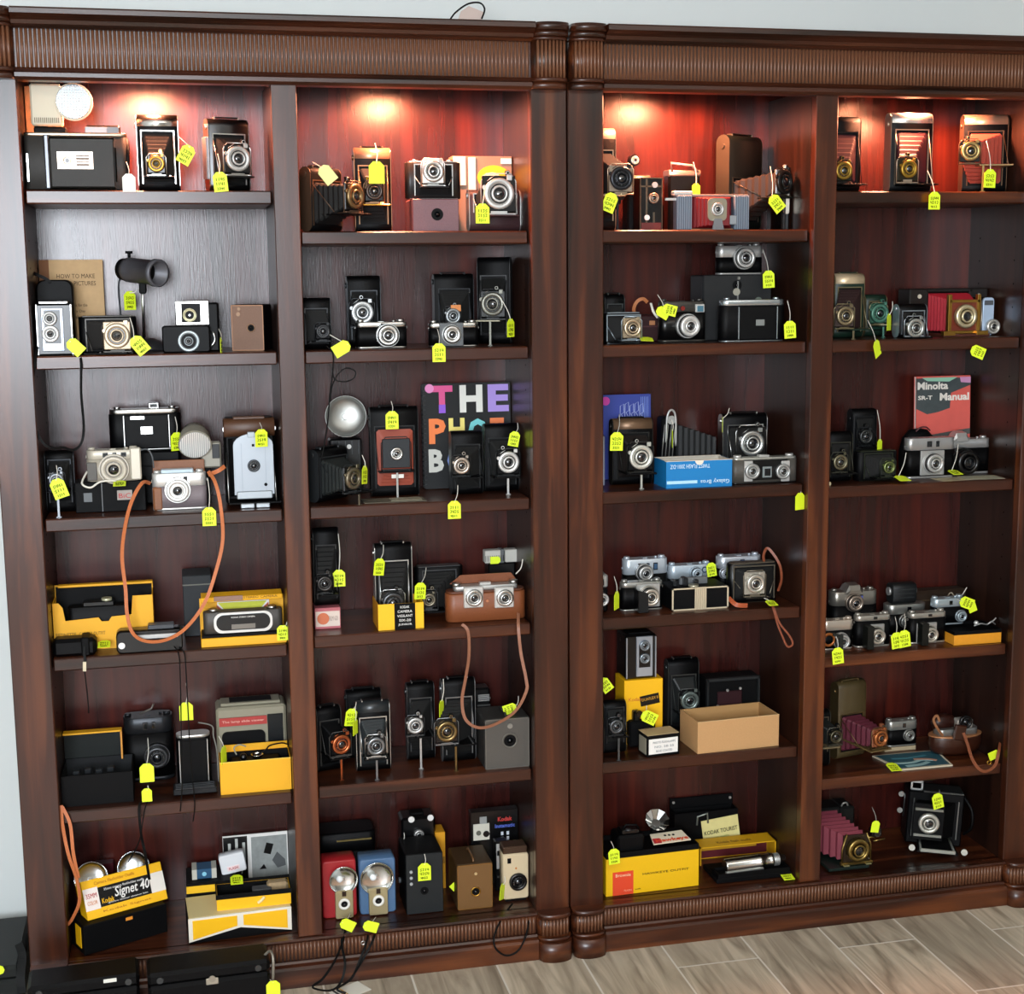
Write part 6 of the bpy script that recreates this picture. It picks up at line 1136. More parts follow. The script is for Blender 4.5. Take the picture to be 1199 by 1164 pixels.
G().box(0, .002, 0, w, .085, h*.97, BLS, .005).obj('body', t); G().box(0, .015, h*.965, w*.7, .055, .005, BLM, .001).obj('finder_hood', t); [G().box(sx*w*.46, -.0015, .003, .004, .004, h*.9, M('#c3c9d0', .3, .7), .001).obj('side_trim', t) for sx in (-1, 1)]; x, z = loc(s, 755, 763, -.004); G().box(x, -.003, h*.06, w*.52, .005, h*.88, M('#aeb6bf', .35, .6), .0015).obj('front_plate', t); G().box(x, -.0045, h*.26, w*.36, .003, h*.50, BLS, .001).obj('lens_panel', t)
for n_, py in (('viewing_lens', 756), ('taking_lens', 771)):
    x, z = loc(s, 755, py, -.006); lens(t, x, z, -.004, .0145, M('#8a9399', .3, .7), BLS, L=.006, name=n_)
G().cyl((-w/2, .05, h*.8), .006, .005, CHR, 'x').obj('winding_knob', t)
t = fold(S(3, 5, 708, 733, 822, .09), (721, 850, 9), 'leaning black folding camera with silver struts at the left corner, bay three shelf five', ext=.045, ring=M('#55585a', .35, .7), trim=M('#3b3e40', .3, .7), plate=BLM, handle=False, finder=.8, knob=0)
s = S(3, 5, 737, 768, 832, .128); t = mk(s, 'flash_attachment', 'small black flash attachment in front of the yellow carton', 'flash gun'); w, h = s.w, s.h; G().box(0, 0, 0, w, .03, h*.7, BLM, .006).obj('body', t); G().box(-w*.2, .005, h*.68, .02, .02, h*.3, BLS, .004).obj('mount', t); G().cyl((-w*.15, .0, h*.93), .009, .012, M('#2a2018', .3, .3), '-y', 14).obj('socket', t); lens(t, w*.15, h*.42, -.002, .014, M('#3a3c3e', .35, .6), BLS, L=.012)
s = S(3, 5, 757, 796, 860, .045); s.rot = math.radians(6); t = mk(s, 'film_carton', 'small cream topped carton with white printed label, bay three shelf five', 'carton'); w, h = s.w, s.h; G().box(0, 0, 0, w, .060, h, BLM, .001).obj('carton_body', t); G().box(0, 0, h-.0004, w*.99, .060, .0010, M('#b39e78', .6)).obj('cream_top', t); G().box(0, -.001, h*.12, w*.9, .0012, h*.70, WHT).obj('label', t); G().box(-w/2-.0006, .006, h*.1, .001, .045, h*.75, M('#8f8a78', .6)).obj('side_label', t)
for k, q in enumerate(('PHOTO FLASHLAMPS', 'NO. 5B 25', 'BLUE COATED')): txt(t, 'printed_words', q, (w*.02, -.0026, h*(.66-.2*k)), w*(.7-.1*k), .006, M('#8a8f90', .6))
s = S(3, 5, 783, 818, 770, .235); t = fold(s, (807, 820, 12), 'black folding camera with long downward bellows behind the cardboard box', ext=.05, ring=M('#6f7a76', .3, .6), trim=M('#4a4d4c', .35, .7), plate=BLM, bel=M('#121617', .45), handle=True, finder=False, stand=False)
s = S(3, 5, 828, 890, 794, .19); t = mk(s, 'folding_camera', 'black camera with dark red bellows inside, hidden behind the cardboard box', 'camera'); w, h = s.w, s.h; g = G(); g.box(0, .01, 0, w, .06, h, BLM, .003); g.obj('body', t); g = G(); [g.box(sx*w*.48, .0, .0, .006, .012, h, M('#1f2122', .4), .001) for sx in (-1, 1)]; g.box(0, 0, h-.008, w, .012, .008, M('#232526', .4), .001); g.obj('front_frame', t); G().box(-w*.06, .004, h*.2, w*.46, .008, h*.55, M('#2c1216', .5), .002).obj('bellows', t); g = G(); [g.cyl((x*w, .002, h*z), .004, .004, SIL) for x, z in ((-.12, .78), (.12, .8), (.22, .45), (-.3, .5))]; g.obj('screws', t)
s = S(3, 5, 816, 913, 838, .040); s.h = .094; s.rot = math.radians(3); t = mk(s, 'cardboard_box', 'plain open brown cardboard box on shelf five of bay three', 'carton'); w, h = s.w, s.h; tray(t, 0, 0, 0, w, .125, h*.95, CRD, M('#a9814f', .8), t=.003, name='box_body', rim=M('#c9a878', .8)); G().box(.01, .122, h*.70, .03, .0012, .012, M('#5b4022', .7)).obj('pencil_mark', t)
price(709, 802, None, .06, 'leaning black folding camera, left corner of bay three', ang=-35, k=.9, wr=True); price(760, 840, (757, 826), .07, 'small black flash attachment', ang=-62, ay=.10)
# ---- bay 3 bottom
s = S(3, 6, 709, 819, 1003, .045, rot=2); s.h = .108; t = mk(s, 'camera_outfit_box', 'big yellow camera outfit carton with a red square, bottom of bay three', 'carton'); w, h = s.w, s.h; YB2 = M('#e3b200', .5, 0, .1, 200, .05)
g = G(); g.box(0, 0, 0, w, .13, h, YB2, .001); g.obj('carton_body', t); tray(t, 0, .0, h-.001, w*.995, .129, .016, BLM, BLM, t=.003, name='inner_tray')
G().box(-w*.32, -.001, 0.001, w*.22, .0012, h*.62, M('#d8421f', .55)).obj('red_square', t); txt(t, 'brand_lettering', 'Brownie', (-w*.32, -.0018, h*.54), w*.16, .009, M('#f2c9a0', .6)); txt(t, 'printed_words', 'HAWKEYE OUTFIT', (w*.14, -.0006, h*.50), w*.50, .006, BLS); txt(t, 'printed_words', 'FLASH', (-w*.27, -.0018, h*.12), w*.08, .005, M('#f2a080', .6)); txt(t, 'printed_words', 'outfit', (-w*.16, -.0006, h*.12), w*.06, .004, BLS); hb_ = t; zt_ = s.z+h+.004
s2 = Slot(); s2.x, s2.y, s2.z, s2.w, s2.h, s2.rot, s2.c = s.x-.058, .058, zt_, .078, .060, 0, 0; t = mk(s2, 'box_camera', 'dull black box camera resting in the top of the yellow outfit carton', 'camera'); G().box(0, 0, 0, .078, .07, .050, BAK, .006).obj('body', t); g = G(); g.box(0, .01, .0495, .05, .04, .012, BLS, .003); g.tube([(-.02, .02, .06), (-.01, .02, .074), (.02, .02, .072), (.028, .02, .06)], .003, BLM, 6); g.obj('handle', t); G().cyl((-.006, .012, .061), .007, .004, M('#55585a', .3, .5), 'z').obj('winding_knob', t)
s3 = Slot(); s3.x, s3.y, s3.z, s3.w, s3.h, s3.rot, s3.c = at(768, 960, .10).x, .115, zt_, .04, .05, 0, 0; t = mk(s3, 'flash_reflector', 'folding chrome fan reflector on the yellow outfit carton', 'flash reflector'); 
inv = MW[t].inverted(); c_ = inv @ at(768, 964, .10)
g = G()
for k in range(10):
    a0, a1 = PI*2*k/10, PI*2*(k+.92)/10; r0, r1 = .010, .034; z0, z1 = 0, .020
    g.add([(r0*math.cos(a0), r0*math.sin(a0), z0), (r0*math.cos(a1), r0*math.sin(a1), z0), (r1*math.cos(a1), r1*math.sin(a1), z1), (r1*math.cos(a0), r1*math.sin(a0), z1), (r0*math.cos(a0), r0*math.sin(a0), z0-.001), (r0*math.cos(a1), r0*math.sin(a1), z0-.001), (r1*math.cos(a1), r1*math.sin(a1), z1-.001), (r1*math.cos(a0), r1*math.sin(a0), z1-.001)], [(0, 1, 2, 3), (7, 6, 5, 4), (0, 3, 7, 4), (1, 5, 6, 2), (3, 2, 6, 7), (0, 4, 5, 1)], M('#d9dbda', .15, 1))
g.cyl((0, 0, -.004), .012, .006, CHR, 'z'); R = Matrix.Rotation(math.radians(40), 3, 'X'); g.v = [tuple(R @ Vector(v)+c_) for v in g.v]; g.obj('fan_reflector', t); G().box(c_.x, c_.y+.004, 0, .02, .02, c_.z-.004, BLM, .003).obj('stem', t)
s4 = Slot(); p = at(782, 984, .075); s4.x, s4.y, s4.z, s4.w, s4.h, s4.rot, s4.c = p.x, .050, zt_+.012, .10, .004, 0, 0; t = mk(s4, 'instruction_booklet', 'white and orange booklet on top of the yellow outfit carton', 'booklet', tilt=math.radians(14)); G().add([(-.050, 0, 0), (.060, .006, 0), (.048, .052, 0), (-.046, .046, 0), (-.050, 0, .003), (.060, .006, .003), (.048, .052, .003), (-.046, .046, .003)], [(3, 2, 1, 0), (4, 5, 6, 7), (0, 1, 5, 4), (1, 2, 6, 5), (2, 3, 7, 6), (3, 0, 4, 7)], M('#d9cdb4', .6)).obj('pages', t)
txt(t, 'title_lettering', 'Hawkeye', (.008, .013, .0036), .095, .018, M('#d2451c', .5), rot=(0, 0, .05), bold=.03); G().box(-.036, .002, .0032, .022, .022, .0006, M('#a8202c', .5)).obj('red_corner', t); g = G(); [g.sphere((-.006+.012*k, .034, .0036), .004, BLS, sz=.2) for k in range(3)]; g.obj('printed_figures', t)
s = S(3, 6, 790, 864, 938, .26); s.x = at(827, 960, .26).x; t = mk(s, 'camera_case', 'black open camera case at the back of the bottom shelf, bay three', 'camera case'); w, h = s.w, s.h; tray(t, 0, 0, 0, w, .046, h*.8, BLM, BLM, t=.004, name='case_body'); G().box(0, .041, h*.8, w, .006, h*.2, BLM, .002).obj('case_lid', t); g = G(); [g.cyl((sx*w*.45, .040, h*.93), .004, .003, SIL) for sx in (-1, 1)]; g.obj('studs', t)
x, z = loc(s, 822, 958, -.005); g = G(); g.tube([(x-.016, -.006, z-.02), (x-.014, -.006, z+.006), (x+.016, -.006, z+.014), (x+.018, -.006, z-.016)], .003, M('#8b9088', .35, .6)); g.obj('frame_finder', t)
s = S(3, 6, 824, 911, 975, .222); s.h = at(871, 978, .222).z-s.z; t = mk(s, 'camera_carton', 'yellow carton shell with dark red lining standing open, right of bay three', 'carton'); w, h = s.w, s.h; YD = M('#d9a30c', .5, 0, .1, 200); DR = M('#5a1018', .6)
g = G(); g.box(0, -.10, h-.003, w, .10, .003, YD, rot=None); 
g = G(); g.box(0, 0, 0, w, .003, h, YD); g.box(-w/2+.0015, -.06, h*.1, .003, .06, h*.9, YD); g.box(w/2-.0015, -.06, h*.1, .003, .06, h*.9, YD); g.box(0, -.06, h-.003, w, .063, .003, YD); g.obj('carton_shell', t)
G().box(0, -.0012, h*.05, w-.008, .0012, h*.60, DR).obj('lining', t); G().box(-w*.06, -.0022, h*.42, w*.80, .001, h*.52, M('#c28f14', .6)).obj('inner_label', t); txt(t, 'printed_words', 'This case fits', (-w*.02, -.0026, h*.78), w*.4, .009, M('#4a3206', .6)); txt(t, 'printed_words', 'Pony camera', (-w*.06, -.0026, h*.64), w*.26, .006, M('#4a3206', .6)); txt(t, 'printed_words', 'Kodak flash outfit', (-w*.02, -.035, h+.0004), w*.45, .014, M('#7a5508', .6), rot=(0, 0, 0)); ysh = t
s = S(3, 6, 843, 931, 1028, .045); s.h = .030; t = mk(s, 'movie_outfit_tray', 'black flock tray holding a silver lens tube, bottom right of bay three', 'tray'); w, h = s.w, s.h; G().box(0, 0, 0, w, .112, .014, BLM, .002).obj('tray_base', t); tray(t, 0, .003, .0142, w*.95, .052, .012, BLM, BLM, t=.004, name='tray_rim'); mt = t
s5 = Slot(); p = at(848, 1022, .07); p2 = at(917, 1014, .085); s5.x, s5.y, s5.z, s5.w, s5.h, s5.rot, s5.c = (p.x+p2.x)/2, .075, s.z+.0190, .15, .03, math.radians(4), 0; L_ = p2.x-p.x; t = mk(s5, 'telescope_lens', 'polished silver lens tube with ribbed rings lying in a black tray', 'lens'); SV = M('#cfcfca', .22, 1)
g = G().lathe([(.019, 0), (.0195, .002), (.0195, L_*.55), (.021, L_*.56), (.021, L_*.60), (.0185, L_*.61), (.0185, L_*.74), (.020, L_*.75), (.020, L_*.79), (.017, L_*.80), (.017, L_*.93), (.012, L_*.94), (.012, L_)], (-L_/2, .0, .0215), SV, 'x', 28); g.obj('lens_tube', t); g = G(); [g.ring((-L_/2+L_*.82+.004*k, 0, .0215), .0178, .015, .002, SIL, 'x', 24) for k in range(4)]; g.obj('focus_rings', t); G().box(-L_*.2, -.0195, .0, L_*.62, .012, .010, M('#b9bcb8', .3, .8), .001).obj('name_rail', t)
s = S(3, 6, 826, 869, 950, .245); p = at(848, 968, .252); t = mk(s, 'leaflet', 'yellow and white printed leaflet tilted in the yellow carton', 'leaflet', roll=-.10, tilt=-.1); w = s.w; z0 = p.z-s.z-.025; G().box(0, 0, max(z0-.06, .014), w, .0015, .05+z0-max(z0-.06, .014), M('#d9cf8a', .6, 0, 0, 40, .1)).obj('sheet', t); txt(t, 'printed_words', 'KODAK TOURIST', (0, -.0008, z0+.012), w*.9, .012, M('#2b2608', .6), bold=.01); txt(t, 'printed_words', 'camera guide', (-w*.1, -.0008, z0-.006), w*.6, .008, M('#7c8a2a', .6))
price(719, 1003, (715, 985), .022, 'big yellow outfit carton with the red square', ang=-4, ay=.06, k=.95); price(921, 1025, (910, 1020), .04, 'x', flat=True, ay=.06, lab='yellow-green tag lying on the black tray beside the silver lens tube')

# ================================================================ bay 4, top shelf
MRB = M('#3a141c', .55)
def m_col(c): return M(c, .35, .8)
s = S(4, 1, 975, 1011, 136, .09); s.w = .095; s.x = XC[4]+.002+.0475; s.x = at(988, 180, .09).x; s.x = max(s.x, XC[4]+.05)
t = fold(s, (987, 200, 11), 'folding camera with maroon bellows half behind the partition, top of bay four', ext=.06, ring=m_col('#8a6f2c'), trim=M('#2a2624', .35, .6), plate=M('#1b1a12', .4), bel=MRB, handle=False, finder=-.1, stand=False)
t = fold(S(4, 1, 1044, 1092, 132, .10), (1063, 198, 11), 'folding camera with bright white top and maroon bellows, centre of bay four top', ext=.06, ring=m_col('#9a7a2c'), trim=m_col('#b9a590'), plate=M('#201c10', .4), bel=MRB, handle=False, finder=.05, stand=False, top=M('#e2dcd4', .25, .8), boardw=.058)
s = S(4, 1, 1140, 1186, 134, .13, rot=-14); s.x -= .022
t = fold(s, (1136, 177, 12), 'folding camera facing left with salmon bellows, right of bay four top', ext=.095, ring=m_col('#a8905c'), trim=m_col('#6b5340'), plate=M('#1a1612', .4), bel=M('#a84a3c', .55), handle=False, finder=-.4, stand=True, top=M('#c9a78c', .3, .7), bedm=m_col('#b59a70'))
price(1094, 235, (1086, 200), .010, 'white topped folding camera, centre of bay four', ay=.05); price(1159, 209, (1155, 165), .02, 'left-facing folding camera with salmon bellows', ang=2, ay=.06, k=1.05)
# ---- bay 4 shelf 2
GRN = M('#16291f', .4); GRN2 = M('#24493a', .4)
s = S(4, 2, 978, 1012, 318, .15); s.x = max(s.x, XC[4]+.046)
t = fold(s, (989, 370, 12), 'green folding camera with cream top, left of bay four shelf two', ext=.07, ring=m_col('#8f8266'), trim=m_col('#8a7f60'), plate=M('#3a2e2a', .4), bel=M('#2a1a1a', .5), body=GRN, top=M('#cbb694', .35, .4), handle=True, finder=.8)
t = fold(S(4, 2, 1012, 1036, 372, .17), (1029, 366, 12), 'small green folding camera with enamelled green shutter, bay four shelf two', ext=.06, ring=M('#3f6b5a', .35, .3), trim=m_col('#8a7f60'), plate=GRN2, body=GRN, bel=GRN2, handle=False, finder=.8, stand=True) if False else fold(S(4, 2, 1014, 1038, 345, .205), (1029, 367, 12), 'small green folding camera with enamelled green shutter, bay four shelf two', ext=.06, ring=M('#3f6b5a', .35, .3), trim=m_col('#8a7f60'), plate=GRN2, body=GRN, bel=GRN2, handle=False, finder=.8, stand=True, boardw=.05, open_w=.7)
t = fold(S(4, 2, 1053, 1085, 356, .09), (1071, 384, 12), 'black folding camera with silver uprights left of the red bellows camera', ext=.045, ring=M('#a9aca8', .3, .8), trim=M('#a8b0b8', .3, .8), plate=BLM, handle=False, finder=-.2, stand=False)
s = S(4, 2, 1069, 1160, 338, .20); t = mk(s, 'view_camera', 'wooden view camera with bright red bellows and brass front, bay four', 'camera'); w, h = s.w, s.h; BO = M('#1b1715', .5, 0, .2, 300)
g = G(); g.box(-w*.38, 0, 0, w*.24, .07, h, BO, .003); g.box(w*.38, 0, 0, w*.24, .07, h, BO, .003); g.box(0, 0, h-.01, w*.6, .07, .01, BO, .002); g.box(0, .05, 0, w*.6, .02, h, BO); g.obj('camera_box', t)
g = G(); [g.cyl((sx*w*.38, 0, h*.84), .006, .003, M('#d9d2c0', .4, .4)) for sx in (-1, 1)]; g.obj('knob', t)
x, z = loc(s, 1128, 377, -.10); R2 = M('#a31c2a', .55); secs = []
for i in range(17):
    k = i/16; q = .004 if i % 2 else 0; ww = w*.28*(1-k)+.036*k-q; hh_ = h*.40*(1-k)+.044*k-q; cx = x*k; cz = h*.50*(1-k)+(max(z, .056)+.002)*k; y = .01-.10*k; secs.append([(cx-ww, y, cz-hh_), (cx+ww, y, cz-hh_), (cx+ww, y, cz+hh_), (cx-ww, y, cz+hh_)])
G().loft(secs, R2).obj('bellows', t); MHG = M('#6b2c1c', .35); BR2 = M('#a87f38', .3, .9)
z = max(z, .056); G().box(x, -.100, z-.046, .084, .010, .092, MHG, .001).obj('lens_board', t); g = G(); [g.box(x+sx*.044, -.106, .009, .010, .014, z+.051, BR2, .001) for sx in (-1, 1)]; g.box(x, -.106, z+.038, .09, .006, .007, BR2); g.box(x, -.106, .0085, .10, .02, .008, BR2, .001); g.obj('brass_frame', t)
lens(t, x+.001, z, -.102, .033, M('#cfc3a0', .3, .8), BR2, L=.016, glass=.60); G().box(x*.6, -.115, 0, .14, .12, .008, M('#4a241a', .4), .001).obj('bed', t); g = G(); [g.box(x+sx*.05, -.118, .004, .035, .02, .012, BR2, .001) for sx in (-1, 1)]; g.obj('focus_rail', t)
s = S(4, 2, 1170, 1187, 347, .14); s.w = .038; s.x = XC[4]+W-.036; t = mk(s, 'folding_camera', 'narrow camera with pale blue enamel front and side lens, far right shelf two', 'camera'); w, h = s.w, s.h; G().box(0, .004, 0, w*1.2, .06, h*.98, BLS, .004).obj('body', t); G().extr(rr(w*.9, h*.97, .010, 5, 0, h*.49), 'y', -.004, .004, M('#b3c6dc', .35, .4), True, .001).obj('enamel_front', t); G().box(0, -.006, h*.78, w*.7, .003, h*.12, M('#55585e', .3, .5), .001).obj('nameplate', t); x, z = loc(s, 1185, 382, -.01); x = min(x, .012); lens(t, x, z, -.004, .021, M('#c9c6bd', .3, .7), BLS, L=.012); G().tube([(-w*.62, -.004, h*.9), (-w*.8, -.02, h*.5), (-w*.85, -.02, .008)], .0022, m_col('#b9b0a0'), 6).obj('strut', t)
G().box(-w*.7, -.03, .0, .01, .03, .006, SIL).obj('foot', t)
price(1027, 408, (1016, 375), .04, 'x', ang=-25, yaw=35, k=1., ay=.09, lab='yellow-green tag hanging low between the green camera and the small green one', wr=False); price(1041, 377, (1045, 353), .085, 'small green folding camera', yaw=45, ay=.10, wr=False); price(1145, 412, (1137, 404), .03, 'red bellows view camera', ang=-68, ay=.08, k=.95)
# ---- bay 4 shelf 3
s = S(4, 3, 968, 989, 489, .20); s.w = .055; s.x = XC[4]+.034; t = mk(s, 'film_carton', 'small red film carton standing behind a dark folding camera, bay four', 'carton'); w, h = s.w, s.h; G().box(0, 0, 0, w, .05, h, M('#c22038', .5), .001).obj('carton_body', t); txt(t, 'printed_words', 'FILM', (-.004, -.0008, h*.88), w*.62, .018, M('#e88898', .5), bold=.02)
s = S(4, 3, 970, 998, 506, .11); s.x = max(s.x, XC[4]+.038); t = fold(s, (983, 541, 10), 'black folding camera with many nickel fittings, left of bay four shelf three', ext=.045, ring=m_col('#6f6a55'), trim=m_col('#4a4a40'), plate=BLM, handle=False, finder=.9, stand=False)
t = fold(S(4, 3, 999, 1026, 479, .19), (1013, 511, 9), 'tall all black folding camera behind a lower one, bay four shelf three', ext=.04, ring=M('#3a3c3c', .35, .7), trim=M('#26282a', .35, .7), plate=BLM, handle=False, finder=.4, stand=False)
t = fold(S(4, 3, 1004, 1052, 529, .10), (1040, 547, 8), 'low dark olive folding camera at the middle left of shelf three', horiz=True, ext=.03, ring=m_col('#6f7a4a'), trim=M('#3a3f34', .35, .7), plate=M('#1c1f1a', .4), handle=False, finder=False, stand=False, knob=0)
s = S(4, 3, 1080, 1155, 441, .235); s.w = .172; t = mk(s, 'camera_manual', 'red and grey camera manual standing behind the single lens reflex camera', 'book', tilt=-.05); w, h = s.w, s.h; h = s.h
RD = M('#cf5a50', .55, 0, 0, 30, .12); g = G(); g.box(0, 0, 0, w, .002, h, RD); g.box(0, .012, 0, w, .002, h, RD); g.obj('cover', t); G().box(0, .002, .001, w-.003, .010, h-.002, WHT).obj('pages', t)
g = G(); g.poly([(-w*.5, h*.98), (w*.5, h*.98), (w*.5, h*.90), (w*.14, h*.82), (w*.12, h*.66), (-w*.1, h*.62), (-w*.3, h*.60), (-w*.5, h*.66)], -.0008, 0, M('#3c4445', .6, 0, 0, 60, .3)); g.poly([(-w*.5, h*.36), (w*.5, h*.44), (w*.5, h*.38), (-w*.2, h*.33)], -.0008, 0, M('#4a4c4a', .6)); g.obj('cover_artwork', t); G().poly([(-w*.40, h*.985), (w*.25, h*.985), (w*.1, h*.94), (-w*.3, h*.95)], -.0014, -.0008, M('#8fc3a8', .6)).poly([(w*.3, h*.985), (w*.5, h*.985), (w*.5, h*.92), (w*.32, h*.93)], -.0014, -.0008, M('#c98fb8', .6)).obj('cover_artwork', t)
TW = M('#e3ded4', .5); txt(t, 'title_lettering', 'Minolta', (-w*.20, -.0016, h*.90), w*.56, .022, TW, bold=.03); txt(t, 'title_lettering', 'Manual', (w*.20, -.0016, h*.78), w*.54, .022, TW, bold=.03); txt(t, 'title_lettering', 'SR-T', (-w*.34, -.0016, h*.775), w*.26, .012, TW, bold=.02)
s = S(4, 3, 1059, 1102, 503, .165); t = mk(s, 'lens_pouch', 'soft black pouch in front of the manual, bay four', 'pouch'); w, h = s.w, s.h; G().loft([[(w*.5*q*math.cos(a), .03+.028*q*math.sin(a), zz) for a in [2*PI*k/16 for k in range(16)]] for q, zz in ((.86, 0), (1, h*.2), (1, h*.55), (.85, h*.8), (.5, h*.97), (.1, h))], BLM, True).obj('pouch_body', t); G().tube(smooth_path([(-w*.2, .0, h*.96), (-w*.1, -.002, h*1.04), (w*.05, -.002, h*1.05), (w*.18, .0, h*.97)]), .0022, M('#4a2226', .5)).obj('cord', t)
t = rig(S(4, 3, 1063, 1119, 513, .10), (1096, 543, 14), 'silver topped rangefinder camera beside the single lens reflex, bay four', L=.024, windows=2, topf=.30, met=M('#a9a9a9', .35, .7), ring=SIL, plate=SIL, d=.036, knobs=False)
t = rig(S(4, 3, 1120, 1170, 511, .150), (1135, 542, 18), 'silver and black single lens reflex camera with big black lens', L=.052, windows=0, topf=.26, met=M('#b9b9b7', .35, .7), ring=BLS, prism=True, face=BLS, d=.04, glass=.6)
s = S(4, 3, 1086, 1178, 552, .040); s.h = .004; t = mk(s, 'paper_sheets', 'loose cream printed papers lying under the two cameras, bay four', 'paper'); g = G(); g.box(-.03, 0, 0, .10, .06, .0006, M('#b3a688', .7), rot=Matrix.Rotation(.1, 3, 'Z')).obj('sheet', t); G().box(.06, -.004, .0008, .11, .07, .0006, M('#a8a58e', .7, 0, 0, 60, .2), rot=Matrix.Rotation(-.12, 3, 'Z')).obj('sheet', t)
s = S(4, 3, 968, 977, 558, .05); s.w = .024; s.h = .010; s.x = XC[4]+.016; t = mk(s, 'film_spool', 'tiny cream film box in the left corner of bay four shelf three', 'box'); G().box(0, 0, 0, .024, .02, .010, M('#c3b28c', .6), .001).obj('box_body', t)
price(1030, 522, (1027, 480), .13, 'tall all black folding camera', yaw=35, wr=False, ay=.19, k=.8); price(1056, 560, (1061, 530), .03, 'x', flat=True, ay=.06, wr=False, lab='yellow-green tag lying at the shelf edge left of the rangefinder camera'); price(1118, 553, (1122, 520), .035, 'x', flat=True, ay=.10, k=.9, lab='yellow-green tag lying on papers below the reflex camera')
# ---- bay 4 shelf 4
t = rig(S(4, 4, 964, 1000, 724, .09), (988, 752, 11), 'ornate silver camera beside an orange filter at the left of bay four', L=.024, windows=0, topf=.34, met=M('#c3b7a8', .35, .7), ring=SIL, d=.034)
sq = S(4, 4, 964, 1000, 724, .09); G().ring((-sq.w*.36, -.006, sq.h*.36), .020, .013, .005, M('#a8602c', .35, .5)).obj('orange_filter', t); G().poly([(-sq.w*.16, 0.004), (-sq.w*.02, 0.004), (-sq.w*.02, sq.h*.55), (-sq.w*.34, sq.h*.62), (-sq.w*.34, sq.h*.54), (-sq.w*.16, sq.h*.48)], -.034, -.028, M('#202321', .4)).obj('open_door', t)
def retina(L, R, T, ln, lab, y=.09):
    s = S(4, 4, L, R, T, y); t = rig(s, ln, lab, L=.032, windows=1, topf=.17, met=M('#aaa59b', .35, .7), ring=M('#bdb7aa', .3, .7), plate=SIL, d=.034)
    G().box(-s.w*.24, -.034, .003, s.w*.18, .034, s.h*.66, M('#121310', .4), .001).obj('open_door', t); return t
retina(1003, 1044, 718, (1029, 746, 12), 'folding 35 mm camera with silver lens plate, first of a matching pair, bay four'); retina(1066, 1109, 715, (1091, 744, 12), 'folding 35 mm camera with silver lens plate, right of the hanging tags, bay four')
t = rig(S(4, 4, 975, 1029, 690, .20), (1003, 707, 12), 'cluttered black and silver camera behind the matching 35 mm pair, left', L=.02, windows=2, topf=.30, met=M('#9a958c', .3, .8), ring=M('#a8988a', .3, .8), d=.05, winm=M('#4a5fb0', .1), prism=True)
s = S(4, 4, 1040, 1086, 708, .18); u = rig(s, (1062, 728, 9), 'silver camera supporting a black folded one, behind the 35 mm pair', L=.015, windows=1, topf=.30, met=M('#9d9d97', .35, .8), d=.05, knobs=False)
s = S(4, 4, 1043, 1076, 684, .185, on=u); t = mk(s, 'folding_camera', 'small black folded camera with silver ends stacked on a silver camera', 'camera'); w, h = s.w, s.h; G().extr(rr(.045, h, .014, 6, .022, h/2), 'x', -w*.42, w*.42, M('#17191a', .45, 0, .3, 500), True, .002).obj('body', t); [G().cyl((sx*w*.42, .022, h*.6), .012, sx*.006, SIL, 'x').obj('end_cap', t) for sx in (-1, 1)]; g = G(); [g.box(0, -.001, h*(.3+.2*k), w*.7, .002, .002, M('#2c2f30', .4)) for k in range(3)]; g.obj('ribs', t)
s = S(4, 4, 1117, 1172, 738, .045); s.h = .030; t = mk(s, 'camera_carton', 'low orange-yellow carton at the right of bay four shelf four', 'carton'); w = s.w; G().box(0, 0, 0, w, .11, .030, M('#d8901c', .6, 0, .2, 100, .08), .001).obj('carton_body', t); tray(t, 0, 0, .0298, w, .11, .010, BLM, BLM, name='inner_tray'); oc = t; TOP[oc] = s.z+.0405
s = S(4, 4, 1104, 1138, 702, .18); t = rig(s, (1125, 720, 8), 'silver 35 mm camera behind the orange-yellow carton, bay four shelf four', L=.015, windows=0, topf=.35, met=M('#b3c0c6', .35, .6), d=.035) if False else None
s = S(4, 4, 1101, 1140, 702, .085, on=oc); s.y = .125; s.w *= .95; t = rig(s, (1127, 722, 8), 'small camera with pale top standing in the orange-yellow carton', L=.012, windows=1, topf=.32, met=M('#b3c0c6', .35, .6), d=.035)
s = S(4, 4, 1140, 1165, 722, .08, on=oc); t = mk(s, 'flash_attachment', 'tangled silver lever and knob attachment lying in the orange-yellow carton', 'camera attachment'); w, h = s.w, s.h; g = G(); g.tube(smooth_path([(-w*.5, 0, .004), (-w*.2, -.004, .010), (w*.1, 0, .006), (w*.4, .002, .014), (w*.55, .004, .022)]), .0022, SIL); g.tube([(w*.1, 0, .004), (w*.3, .0, .014), (w*.5, 0, .004)], .002, SIL); g.obj('lever', t); G().sphere((-w*.4, 0, .012), .007, CHW).obj('knob', t)
s = S(4, 4, 1092, 1158, 690, .245); t = mk(s, 'leather_case', 'brown leather camera case at the back of bay four shelf four', 'camera case'); w, h = s.w, s.h; G().box(0, 0, 0, w, .055, h, M('#2c2017', .5, 0, .3, 300), .008).obj('case_body', t); G().box(0, -.002, h*.74, w*.96, .02, .004, M('#4a3a28', .5), .001).obj('case_rim', t); strap(t, [(1113, 704, .20), (1110, 698, .18), (1114, 694, .17), (1118, 700, .17)], .004, m=M('#8f8370', .5), rnd=True, name='case_strap'); strap(t, [(1122, 702, .16), (1127, 696, .16), (1132, 688, .17)], .003, m=STR, rnd=True, name='tag_string')
